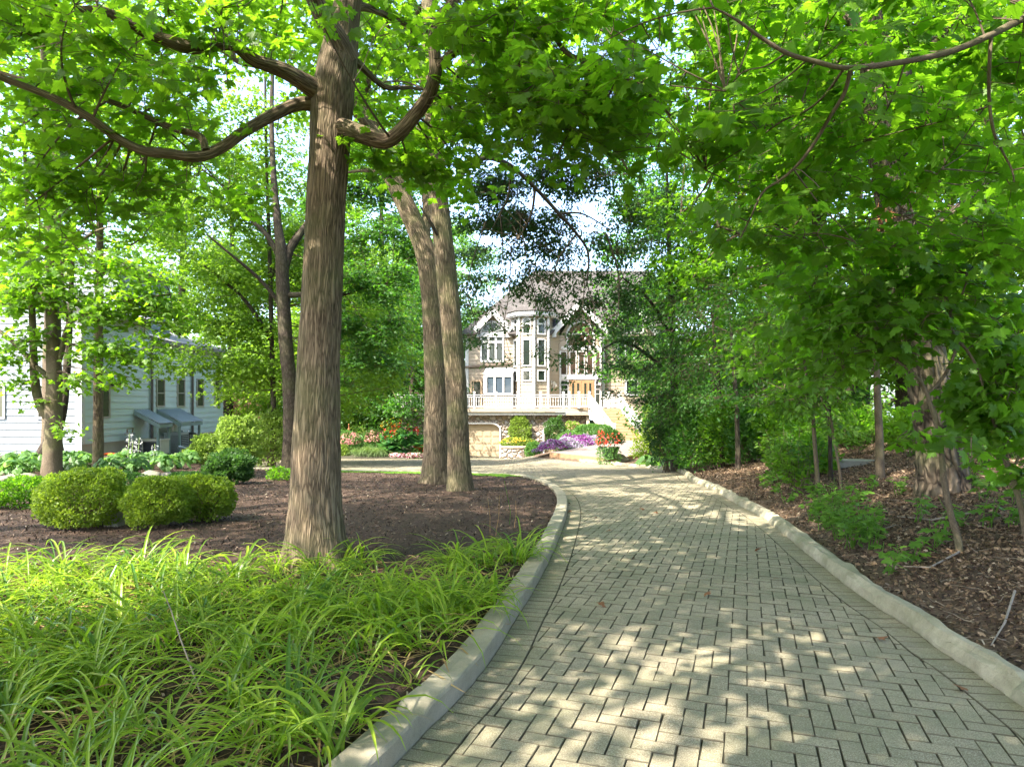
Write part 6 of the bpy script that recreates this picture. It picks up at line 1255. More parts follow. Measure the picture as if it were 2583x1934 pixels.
def build_island_plants():
    G = "clipped boxwoods on the mulch"
    px_bush("boxwood", "largest clipped boxwood, leftmost of the sunlit front pair beside the stone block", "shrub", 66, 274, 1196, 1342, 17000, .033, BOX, 401, group=G, stems=50, stem_mat=BOXSTEM, power=2.5, lump=.2, inner=.36)
    px_bush("boxwood", "clipped boxwood just right of the stone block, sunlit with bare twigs showing", "shrub", 300, 452, 1216, 1338, 12500, .033, BOX, 402, group=G, stems=60, stem_mat=BOXSTEM, power=2.4, lump=.22, inner=.36)
    px_bush("boxwood", "clipped boxwood at the right end of the row, in half shade next to open mulch", "shrub", 432, 566, 1203, 1318, 10500, .033, BOX, 403, group=G, stems=60, stem_mat=BOXSTEM, power=2.4, lump=.22, inner=.36)
    px_bush("boxwood", "darker clipped boxwood peeping out behind the largest one", "shrub", 225, 350, 1196, 1268, 5000, .036, SHRUB_D, 404, group=G, stems=10, lump=.12)
    px_bush("boxwood", "darker clipped boxwood behind the gap of the two right hand ones", "shrub", 400, 510, 1196, 1262, 5000, .036, SHRUB_D, 405, group=G, stems=10, lump=.12)
    px_bush("shrub", "low feathery ground shrub at the left edge in front of the hostas", "shrub", -60, 100, 1212, 1284, 5500, .04, WOOD_LEAF, 406, lump=.3, stems=10)
    px_bush("yew_shrub", "dark green yew like shrub beside the mulch, below the pale shrubs", "shrub", 508, 618, 1146, 1222, 7000, .06, SHRUB_D, 407, lump=.3, stems=10)
    px_bush("shrub", "pale sunlit shrub beside the far end of the blue grey house", "shrub", 540, 640, 1060, 1180, 7500, .09, SHRUB_Y, 408, lump=.35, stems=16, stem_mat=BOXSTEM, inner=.5)
    px_bush("shrub", "pale yellow green shrub with tan stems against the dark trunk", "shrub", 628, 722, 1040, 1178, 6500, .085, SHRUB_Y, 409, lump=.3, stems=26, stem_mat=BOXSTEM, inner=.5)
    px_bush("shrub", "bright low shrub between the dark yew and the cooling units", "shrub", 470, 560, 1105, 1172, 5500, .085, SHRUB_Y, 410, lump=.35, stems=10)
    px_bush("weed_plant", "small leafy weed on the mulch at the foot of the dark forked trunk", "plant", 672, 730, 1182, 1212, 700, .055, WOOD_LEAF, 411, lump=.4, stems=6)
    # stone block
    b = on_ground(288, 1326); m = MB(); rng = np.random.default_rng(6); m.prism([(b.x - .09, b.y - .07), (b.x + .085, b.y - .08), (b.x + .1, b.y + .08), (b.x - .08, b.y + .09)], b.z - .05, b.z + .17); tag(m.build("stone_block", kerb_mat("pale stone", (.22, .2, .16), (.42, .39, .33), .25)), "squared pale stone block standing between the two boxwoods", "stone")
    # hostas
    H_ = [(30, 1212), (-30, 1202), (70, 1200), (100, 1190), (160, 1186), (195, 1182), (222, 1192), (290, 1190), (320, 1176), (350, 1184), (385, 1178), (415, 1190), (450, 1182), (480, 1172), (180, 1202), (270, 1206), (340, 1202), (20, 1188), (60, 1182)]
    for i, (px, py) in enumerate(H_):
        b = on_ground(px, py); r = np.random.default_rng(420 + i); n = 46; root = thing("hosta", "broad leafed hosta in the bed below the blue grey house", "plant", b, group="hostas in the bed below the blue grey house")
        a = r.uniform(0, 6.28, n); R = r.uniform(.04, .42, n); h = .12 + .34 * (1 - (R / .46) ** 2) + r.normal(0, .03, n)
        P = np.column_stack([b.x + R * np.cos(a) * .9, b.y + R * np.sin(a) * .9, b.z + h]); fw = np.column_stack([np.cos(a), np.sin(a), -.25 - R * 1.2]); fw += r.normal(0, .2, (n, 3))
        scatter("leaves", P, fw, np.column_stack([np.cos(a) * .3, np.sin(a) * .3, np.ones(n)]) + r.normal(0, .2, (n, 3)), r.uniform(.13, .22, n), T_BROAD, HOSTA, root, np.clip(r.normal(.5, .2, n), 0, 1))
        V, f, T = thin_tubes(np.tile(np.array(b) + (0, 0, -.02), (n, 1)), P, np.full(n, .006), np.full(n, .004), .1, r, 3, 3); np_mesh("stalks", V, f, T, HOSTA, root, tint=np.full(len(T), .3))
    WH = ramp_mat("white blossom", [(0, (.5, .5, .48)), (1, (.55, .54, .55))], .5, .3)
    for i, (px, py, h) in enumerate(((322, 1180, .95), (331, 1178, .75), (347, 1182, .85), (386, 1184, .7))):
        b = on_ground(px, py); r = np.random.default_rng(450 + i); root = thing("flower_stalk", "tall hosta stalk of white bells in front of the generator", "flower", b, group="white hosta flower stalks"); m = MB(); m.tube([b - Vector((0, 0, .05)), b + Vector((.02, 0, h * .5)), b + Vector((.05, 0, h))], [.012, .01, .006], 5); m.build("stem", paint("pale green stem", (.25, .35, .1), .5, .05, 4, 0), root)
        n = 34; t = r.uniform(.55, 1, n); a = r.uniform(0, 6.28, n); P = np.column_stack([b.x + .05 * t + .05 * np.cos(a), b.y + .05 * np.sin(a), b.z + h * t]); scatter("bells", P, np.column_stack([np.cos(a), np.sin(a), -.8 + 0 * a]), r.normal(0, 1, (n, 3)), r.uniform(.03, .055, n), T_BROAD, WH, root, r.uniform(0, 1, n))
    RK = kerb_mat("grey boulder", (.09, .085, .075), (.20, .185, .165), .4)
    for i, (px, py, s) in enumerate(((8, 1222, .2), (40, 1220, .24), (75, 1217, .2), (352, 1164, .26), (368, 1170, .2), (378, 1212, .22), (420, 1208, .18), (330, 1166, .2), (1563, 1164, .34))):
        b = on_ground(px, py); r = np.random.default_rng(470 + i); th, ph = np.meshgrid(np.linspace(0, 2 * math.pi, 17)[:-1], np.linspace(-1.4, 1.5, 9)); d = np.stack([np.cos(th) * np.cos(ph), np.sin(th) * np.cos(ph), np.sin(ph)], -1).reshape(-1, 3)
        P = np.array(b) + (0, 0, s * .25) + d * np.array((1.15, .8, .65)) * s * (1 + .35 * fbm(d[:, 0] * 1.3 + i * 9, d[:, 1] * 1.3, d[:, 2] * 1.3, i, 3))[:, None]
        I = np.arange(9 * 16).reshape(9, 16); J = np.roll(I, -1, 1); f = np.stack([I[:-1], J[:-1], J[1:], I[1:]], -1).reshape(-1, 4)
        o = np_mesh("rock", P, f, np.full(len(f), 4), RK, smooth=True)
        tag(o, "rounded grey rock at the front corner of the boardwalk below the flower pot" if i == 8 else "weathered grey edging rock in the hosta bed", "rock", group=None if i == 8 else "edging rocks of the hosta bed")
build_island_plants()

def blades(P, hd, ln, wd, lean, rng, segs=7, curl=1.0):
    """Arching strap leaves with a keel: base points, headings, lengths, widths."""
    n = len(P); t = np.linspace(0, 1, segs + 1); up = np.array((0, 0, 1.0))
    e0 = rng.uniform(1.05, 1.45, n) - lean; bend = curl * rng.uniform(1.2, 2.5, n)
    ang = e0[:, None] - bend[:, None] * t[None, :] ** 1.5; ds = ln[:, None] / segs
    hx_ = np.cumsum(np.cos(ang) * ds, 1) - np.cos(ang[:, :1]) * ds; vz = np.cumsum(np.sin(ang) * ds, 1) - np.sin(ang[:, :1]) * ds
    tw = rng.normal(0, .35, n)[:, None] * t ** 2; h2 = np.stack([hd[:, 0], hd[:, 1]], -1); sd = np.stack([-hd[:, 1], hd[:, 0]], -1)
    cx_ = P[:, None, :2] + h2[:, None, :] * hx_[..., None] + sd[:, None, :] * (tw * ln[:, None] * .3)[..., None]; cz = np.maximum(P[:, None, 2] + vz, P[:, None, 2] + .012)
    w = wd[:, None] * np.clip(np.minimum(1.0, .55 + 1.2 * t), 0, 1)[None, :] * np.clip(1 - (np.maximum(t - .45, 0) / .56) ** 1.6, .03, 1)[None, :]
    c = np.concatenate([cx_, cz[..., None]], -1); L = c.copy(); R = c.copy(); L[..., :2] += sd[:, None, :] * w[..., None]; R[..., :2] -= sd[:, None, :] * w[..., None]; L[..., 2] += w * .5; R[..., 2] += w * .5
    V = np.stack([L, c, R], 2).reshape(-1, 3); I = np.arange(n * (segs + 1) * 3).reshape(n, segs + 1, 3)
    f = np.concatenate([np.stack([I[:, :-1, k], I[:, :-1, k + 1], I[:, 1:, k + 1], I[:, 1:, k]], -1) for k in (0, 1)], 1).reshape(-1, 4)
    return V, f.ravel(), np.full(len(f), 4), segs * 2
def build_daylilies():
    rng = np.random.default_rng(77); n = 2600; x = rng.uniform(-9.5, 1.2, n); y = rng.uniform(1.6, 8.6, n)
    z, ins, left, s = terrain(x, y, True); edge = 5.75 + .4 * fbm(x * .9, y * 0, 0, 3) + 1.35 * sst((x + 2.6) / 1.8); k = left & ~ins & (s > .16) & (y < edge) & (np.hypot(x + 1.98, y - 6.75) > .62)
    soil = np.exp(-((s - .28) / .25) ** 2) * sst((4.7 - y) / 1.0); gap = fbm(x * 1.1 + 3, y * 1.1, 0, 17); k &= rng.uniform(0, 1, n) > soil * .85; k &= (gap > -.16); k &= rng.uniform(0, 1, n) < np.where(y < 3.6, .95, .66)
    x, y, z = x[k], y[k], z[k]; n = len(x); print("lily clumps", n)
    m = rng.integers(12, 22, n); idx = np.repeat(np.arange(n), m); N = len(idx); a = rng.uniform(0, 6.283, N) * .8 + rng.normal(0, 1.2, n)[idx]
    P = np.column_stack([x[idx] + rng.normal(0, .035, N), y[idx] + rng.normal(0, .035, N), z[idx] - .01]); sz = rng.uniform(.75, 1.2, n)[idx]
    V, f, T, per = blades(P, np.column_stack([np.cos(a), np.sin(a)]), sz * rng.uniform(.30, .66, N), sz * rng.uniform(.0055, .0115, N), rng.uniform(0, .35, N), rng)
    t = np.clip(rng.normal(.45, .22, n)[idx] + rng.normal(0, .2, N), 0, .97); t = np.where(rng.uniform(0, 1, N) < .09, 1.0, t)
    o = np_mesh("daylily_leaves", V, f, T, LILY, tint=np.repeat(t, per)); tag(o, "mass of arching green daylily leaves covering the ground in the left foreground", "daylilies", kind="stuff")
    N = 5200; i = rng.integers(0, n, N); a = rng.uniform(0, 6.283, N); P = np.column_stack([x[i] + rng.normal(0, .2, N), y[i] + rng.normal(0, .2, N), z[i] + .005])
    k = ~in_poly(P[:, 0] + .2, P[:, 1], DRIVE) & ~in_poly(P[:, 0], P[:, 1], DRIVE); P, a = P[k], a[k]; N = len(P)
    V, f, T, per = blades(P, np.column_stack([np.cos(a), np.sin(a)]), rng.uniform(.18, .5, N), rng.uniform(.003, .008, N), rng.uniform(.7, 1.2, N), rng, 5, .6)
    o = np_mesh("dried_leaves", V, f, T, STRAW, tint=np.repeat(rng.uniform(0, 1, N), per)); tag(o, "tan dried daylily leaves lying between the green ones", "dried leaves", kind="stuff")
    for (p, lab) in ((((1283, 1345, 9.0), (1288, 1290, 9.0), (1272, 1212, 9.0)), "upright green seed stalk above the daylilies by the kerb bend"),):
        q = pts(*p); m_ = MB(); m_.tube([(q[0][0], q[0][1], tz(q[0][0], q[0][1]) - .02)] + q, [.005, .005, .004, .003], 5); tag(m_.build("grass_stalk", FERN), lab, "stalk")
    q = pts((548, 1850, 3.55), (500, 1730, 3.6), (455, 1610, 3.7), (432, 1540, 3.72), (412, 1490, 3.7)); m_ = MB(); m_.tube([(q[0][0] + .04, q[0][1], tz(q[0][0], q[0][1]) - .02)] + q, [.007, .006, .005, .004, .003, .002], 6); tag(m_.build("bare_stalk", paint("grey dry stalk", (.26, .21, .16), .8, .15, 8, 0)), "long bare grey stalk leaning through the nearest daylilies", "stalk")
    for i, (px, py, t) in enumerate(((1236, 1345, 1255), (1250, 1350, 1248), (1297, 1330, 1262))):
        b = on_ground(px, py); tp = at(px + (-6, 10, 4)[i], t, b.y); m_ = MB(); m_.tube([b - Vector((0, 0, .02)), b.lerp(tp, .5) + Vector((.015, 0, 0)), tp], [.004, .0035, .002], 5); tag(m_.build("bare_stalk", STRAW), "thin dry pinkish stalk standing at the back of the daylilies", "stalk", group="thin dry stalks at the back of the daylilies")
build_daylilies()

def build_ground_litter():
    rng = np.random.default_rng(91)
    chip = (np.array([(-.5, -.14, 0), (.5, -.1, .02), (.45, .14, .06), (-.4, .12, .03)]), [[0, 1, 2, 3]])
    def spread(n, x0, x1, y0, y1, want_left, smin=.14, p=1.6):
        x = rng.uniform(x0, x1, n); y = y0 + (y1 - y0) * rng.uniform(0, 1, n) ** p; z, ins, left, s = terrain(x, y, True); k = ~ins & (left == want_left) & (s > smin); return x[k], y[k], z[k], s[k]
    MUL = ramp_mat("mulch chip", [(0, (.022, .012, .008)), (.3, (.05, .029, .018)), (.6, (.082, .05, .032)), (.8, (.13, .085, .058)), (.94, (.20, .15, .11)), (.988, (.34, .28, .2))], .9)
    x, y, z, s = spread(130000, -13, 2, 1.8, 23, True); n = len(x)
    o = scatter("mulch", np.column_stack([x, y, z + rng.uniform(.002, .02, n)]), rng.normal(0, 1, (n, 3)) * (1, 1, .25), np.array((0, 0, 1.)) + rng.normal(0, .4, (n, 3)), rng.uniform(.018, .055, n), chip, MUL, tint=rng.uniform(0, 1, n) ** 1.1)
    tag(o, "dark shredded bark mulch covering the island and beds", "mulch", kind="stuff")
    T_CURL = half_leaf([(0, 0), (.22, .1), (.2, .3), (.38, .42), (.16, .6), (.14, .85), (0, 1)], .7, .9)
    LIT = ramp_mat("fallen leaf litter", [(0, (.04, .024, .014)), (.25, (.085, .052, .03)), (.45, (.17, .11, .065)), (.65, (.215, .14, .082)), (.84, (.29, .20, .125)), (.96, (.38, .29, .20))], .85, .15)
    x, y, z, s = spread(300000, 1.5, 14, 2.5, 22, False, .12); n = len(x); k = rng.uniform(0, 1, n) < np.clip(s * 1.3, .15, 1); x, y, z = x[k], y[k], z[k]; n = len(x)
    o = scatter("leaf_litter", np.column_stack([x, y, z + rng.uniform(.004, .035, n)]), rng.normal(0, 1, (n, 3)) * (1, 1, .35), np.array((0, 0, 1.)) + rng.normal(0, .55, (n, 3)), rng.uniform(.016, .052, n), T_CURL, LIT, tint=rng.uniform(0, 1, n))
    tag(o, "brown leaf litter covering the woodland floor right of the kerb", "leaf litter", kind="stuff")
    x, y, z, s = spread(26000, 1.5, 9, 2.5, 16, False, .1); n = len(x)
    o = scatter("wood_chips", np.column_stack([x, y, z + rng.uniform(.002, .012, n)]), rng.normal(0, 1, (n, 3)) * (1, 1, .2), np.array((0, 0, 1.)) + rng.normal(0, .3, (n, 3)), rng.uniform(.02, .06, n), chip, MUL, tint=rng.uniform(0, 1, n)); tag(o, "dark crumbs of bark along the broken kerb", "bark crumbs", kind="stuff")
    x, y, z, s = spread(2600, 1.5, 12, 2.5, 18, False, .1); n = len(x); a = rng.uniform(0, 6.28, n); l = rng.uniform(.06, .3, n); A = np.column_stack([x, y, z + .015]); B = A + np.column_stack([np.cos(a) * l, np.sin(a) * l, rng.uniform(-.01, .05, n)])
    V, f, T = thin_tubes(A, B, rng.uniform(.0015, .005, n), np.full(n, .001), .05, rng, 3, 4); o = np_mesh("twig_litter", V, f, T, paint("bleached twig", (.20, .155, .11), .85, .25, 9, 0)); tag(o, "fine dead twigs strewn through the leaf litter", "twig litter", kind="stuff")
    GL = "single brown leaf lying on the paved drive"; BR = paint("dry brown leaf", (.20, .085, .035), .8, .3, 20, 0)
    for i, (px, py) in enumerate(((1654, 1296), (1499, 1306), (1534, 1342), (1517, 1532), (1624, 1286), (1433, 1271), (1437, 1293), (1905, 1390), (1960, 1462), (2215, 1615), (2440, 1745), (1595, 1408), (1720, 1340), (1310, 1420), (1780, 1500))):
        X, Y = on_road(px, py); a = rng.uniform(0, 6.28)
        V, f, T, _ = put_leaves(np.array([(X, Y, float(prof(Y)) + .02)]), np.array([(math.cos(a), math.sin(a), .25)]), np.array([(rng.normal(0, .4), rng.normal(0, .4), 1.)]), np.array([.075]), T_MAPLE5); tag(np_mesh("fallen_leaf", V, f, T, BR), GL, "leaf", group="brown leaves fallen on the drive")
    ST = paint("grey fallen stick", (.24, .20, .16), .85, .2, 8, 0)
    for i, (p, w) in enumerate(((((2420, 1400), (2345, 1440), (2280, 1436)), .010), (((2470, 1296), (2350, 1318), (2262, 1308)), .013), (((2560, 1500), (2535, 1580), (2500, 1640)), .009), (((2150, 1330), (2215, 1345), (2260, 1330)), .008))):
        q = [on_ground(*a) + Vector((0, 0, .03)) for a in p]; m = MB(); m.tube(q, [w, w * .8, w * .4], 6); tag(m.build("fallen_stick", ST), ("forked grey stick at the foot of the bent sapling", "longest grey stick lying in the litter before the furrowed trunk", "thin stick near the broken kerb at the right edge", "short stick in the litter beside the weeds")[i], "stick")
    b = on_ground(2156, 1172); m = MB(); m.prism([(b.x - .38, b.y - .15), (b.x + .1, b.y - .25), (b.x + .45, b.y), (b.x + .2, b.y + .3), (b.x - .3, b.y + .25)], b.z - .05, b.z + .09); tag(m.build("stone_slab", kerb_mat("mossy slab", (.13, .125, .10), (.26, .25, .21), .5)), "flat mossy stone slab lying in the wood behind the weeds", "stone slab")
    # dead leaves hanging on the furrowed trunk
    c = np.array(at(2222, 565, 8.35)); n = 60; P = c + rng.normal(0, 1, (n, 3)) * (.05, .05, .11); o = scatter("dead_leaf_clump", P, rng.normal(0, .5, (n, 3)) - (0, 0, 1), rng.normal(0, 1, (n, 3)), rng.uniform(.06, .12, n), T_MAPLE5, BR); tag(o, "clump of dead brown leaves hanging in front of the furrowed trunk high up", "dead leaves")
build_ground_litter()

def undergrowth():
    rng = np.random.default_rng(131)
    def weed(px, py, h, n, size, tmpl, mat, label, name="weed_plant", group=None, spread=.25, stems=5, b=None):
        b = b or on_ground(px, py); root = thing(name, label, "plant", b, group=group); A, B, P, Fw = [], [], [], []
        for s in range(stems):
            a = rng.uniform(0, 6.28); tip = np.array(b) + (spread * math.cos(a) * rng.uniform(.3, 1), spread * math.sin(a) * rng.uniform(.3, 1), h * rng.uniform(.6, 1)); base = np.array(b) + rng.normal(0, .03, 3) * (1, 1, 0) - (0, 0, .02); A.append(base); B.append(tip)
            k = n // stems; t = rng.uniform(.3, 1, k)[:, None]; aa = rng.uniform(0, 6.28, k); P.append(base + (tip - base) * t + np.column_stack([np.cos(aa), np.sin(aa), 0 * aa]) * size * .3); Fw.append(np.column_stack([np.cos(aa), np.sin(aa), rng.uniform(-.5, .3, k)]))
        P, Fw = np.vstack(P), np.vstack(Fw); V, f, T = thin_tubes(np.array(A), np.array(B), np.full(stems, .006), np.full(stems, .002), .02, rng, 3, 4); np_mesh("stems", V, f, T, TWIG if h > .7 else FERN, root, tint=np.full(len(T), .4))
        scatter("leaves", P, Fw, np.array((0, 0, 1.)) + rng.normal(0, .35, P.shape), size * rng.uniform(.6, 1.2, len(P)), tmpl, mat, root, np.clip(rng.normal(.5, .2, len(P)), 0, 1)); return root
    W1 = "bright leafy weed in the clump beside the kerb"; g1 = "bright weeds in the clump beside the kerb"
    for px, py in ((2060, 1290), (2090, 1310), (2120, 1330), (2150, 1350), (2175, 1370), (2200, 1385), (2080, 1335), (2115, 1360), (2150, 1385), (2050, 1315), (2190, 1350), (2130, 1300), (2100, 1280)): weed(px, py, .42, 75, .085, T_OVAL, FERN, W1, group=g1, stems=9, spread=.22)
    W2 = "small seedling with a few leaves in the leaf litter"; g2 = "seedlings in the leaf litter"
    for px, py in ((2170, 1265), (2060, 1250), (2300, 1420), (2360, 1380), (2420, 1330), (2480, 1260), (2530, 1230), (2450, 1235), (2260, 1250), (2200, 1235), (1985, 1270), (1960, 1245), (2560, 1330), (2310, 1320), (2500, 1330), (2240, 1450), (2570, 1270), (1930, 1232)): weed(px, py, rng.uniform(.22, .4), 22, .10, T_MAPLE5, FERN, W2, "maple_seedling", g2, .2, 4)
    W3 = "dark low bush in the shade at the edge of the wood"; g3 = "low bushes at the edge of the wood"
    for px, py, h in ((1700, 1176, .9), (1745, 1178, 1.0), (1790, 1188, .9), (1830, 1180, 1.1), (1950, 1190, .8), (1990, 1215, .9), (2010, 1250, .8), (1980, 1180, 1.0), (2060, 1200, .8), (2160, 1150, .9), (2300, 1150, .6), (2480, 1180, .5), (1660, 1165, .8), (1890, 1150, 1.2), (2050, 1140, 1.2), (2250, 1130, 1.0), (1760, 1140, 1.5), (1690, 1130, 1.6), (1820, 1130, 1.5), (2560, 1160, .6), (2420, 1150, .6), (2000, 1110, 1.4), (1940, 1125, 1.3), (1640, 1140, 1.6), (1670, 1150, 1.5), (1720, 1160, 1.4), (1770, 1165, 1.5), (1810, 1165, 1.4), (1850, 1165, 1.2), (1730, 1120, 2.0), (1780, 1110, 2.0), (1660, 1110, 2.0), (1850, 1110, 1.8), (1910, 1120, 1.6), (1960, 1150, 1.2), (2010, 1160, 1.1), (2070, 1170, 1.0), (2110, 1130, 1.2), (2200, 1120, 1.2), (2040, 1230, .9), (2350, 1130, .9), (2450, 1110, .9), (2530, 1110, .9)): weed(px, py, h, int(330 * h), .105, T_OVAL, (WOOD_LEAF, FERN, MAPLE_D, WOOD_LEAF)[rng.integers(0, 4)], W3, "bush", g3, .38 * h + .1, 12)
    for i, (px, py) in enumerate(((1632, 1176), (1655, 1182), (1682, 1188), (1706, 1190))):
        b = on_ground(px, py - 2); n = 26; root = thing("hosta", "blue green hosta along the kerb at the edge of the small lawn", "plant", b, group="hostas along the kerb by the small lawn"); a = rng.uniform(0, 6.28, n); R = rng.uniform(.05, .34, n)
        P = np.column_stack([b.x + R * np.cos(a), b.y + R * np.sin(a), b.z + .12 + .3 * (1 - (R / .36) ** 2)]); scatter("leaves", P, np.column_stack([np.cos(a), np.sin(a), -.4 - R]), np.array((0, 0, 1.)) + rng.normal(0, .3, (n, 3)), rng.uniform(.16, .28, n), T_BROAD, HOSTA, root, np.clip(rng.normal(.6, .2, n), 0, 1))
    weed(806, 1404, .16, 7, .12, T_MAPLE5, FERN, "tiny maple seedling in front of the base of the thick maple trunk", "maple_seedling", None, .1, 3, b=on_ground(806, 1420) - Vector((0, .42, 0)))
undergrowth()
def wood_shrubs():
    """Leafy shrubs that close the edge of the wood down to the ground."""
    G = "leafy shrubs closing the edge of the wood"; LB = "leafy woodland shrub reaching down to the leaf litter beyond the kerb"
    for i, (x0, x1, y0, y1, n, mt, d) in enumerate(((1640, 1722, 1000, 1160, 3200, ELM, 21), (1700, 1800, 1020, 1176, 3600, MAPLE_D, 19), (1770, 1860, 1000, 1180, 3400, WOOD_LEAF, 18.5), (1840, 1930, 1040, 1184, 2600, MAPLE_D, 18), (1915, 2010, 1010, 1180, 3200, WOOD_LEAF, 17.5), (1985, 2080, 1060, 1196, 2400, WOOD_LEAF, 15.5), (2060, 2150, 1020, 1150, 2400, MAPLE, 17), (2130, 2215, 1050, 1160, 2200, WOOD_LEAF, 16), (2020, 2095, 1130, 1240, 1700, WOOD_LEAF, 12.5), (2240, 2320, 1040, 1150, 2000, MAPLE, 14), (2450, 2540, 1010, 1120, 2000, MAPLE, 13), (2530, 2620, 1030, 1150, 2000, WOOD_LEAF, 11.5), (1950, 2020, 1150, 1240, 1500, FERN, 12.8), (1600, 1660, 1080, 1150, 1600, BOX, 27))):
        b = Vector((((x0 + x1) / 2 - CX) * d / F, d, 0)); b.z = tz(b.x, b.y); rx = (x1 - x0) * d / F / 2 * 1.15; top = EYE - (y0 - HY) * d / F; rz = max(.35, (top - b.z) / 2)
        bush("shrub", LB, "shrub", b, (rx, rx * .9, rz), int(n * .8), .115 if d > 14 else .10, mt, 600 + i, tmpl=T_OVAL, power=2.1, group=G, stems=12, inner=.75, lump=.4)
wood_shrubs()

def lawn(label, P, n, seed):
    rng = np.random.default_rng(seed); P = np.array(P, float); x0, y0 = P.min(0); x1, y1 = P.max(0); gx, gy = np.arange(x0, x1, .12), np.arange(y0, y1, .12); X, Y = np.meshgrid(gx, gy); Z = terrain(X.ravel(), Y.ravel()) + .012
    I = np.arange(X.size).reshape(X.shape); f = np.stack([I[:-1, :-1], I[:-1, 1:], I[1:, 1:], I[1:, :-1]], -1).reshape(-1, 4); V = np.column_stack([X.ravel(), Y.ravel(), Z]); c = V[f].mean(1); f = f[in_poly(c[:, 0], c[:, 1], P)]
    m = NT("turf"); v = m.coord(); m.col(m.ramp(m.noise(v, 30, 5), [(.3, (.03, .07, .01)), (.7, (.08, .16, .02))])); m.rough(.9)
    o = np_mesh("lawn", V, f, np.full(len(f), 4), m.mat, smooth=True); tag(o, label, "lawn", kind="structure")
    x, y = rng.uniform(x0, x1, n), rng.uniform(y0, y1, n); k = in_poly(x, y, P); x, y = x[k], y[k]; n = len(x); z = terrain(x, y); a = rng.uniform(0, 6.28, n)
    V, f, T, per = blades(np.column_stack([x, y, z]), np.column_stack([np.cos(a), np.sin(a)]), rng.uniform(.05, .09, n), rng.uniform(.002, .004, n), rng.uniform(0, .4, n), rng, 2, .5)
    o = np_mesh("grass", V, f, T, GRASSM, tint=np.repeat(rng.uniform(.2, 1, n), per)); tag(o, "short bright grass blades of the " + label, "grass", kind="stuff")
lawn("narrow lawn strip behind the two pale trunks", [(0.35, 17.0), (0.0, 17.35), (-1.7, 18.65), (-4.3, 19.6), (-5.9, 20.2), (-5.2, 19.2), (-3.6, 18.1), (-1.6, 17.2), (-.2, 16.6)], 30000, 5)
lawn("small lawn patch right of the boardwalk", [(5.5, 21.5), (5.3, 24.2), (4.75, 26.6), (5.6, 28.6), (7.3, 32), (9.0, 31), (9.0, 24), (6.6, 21.6)], 42000, 6)

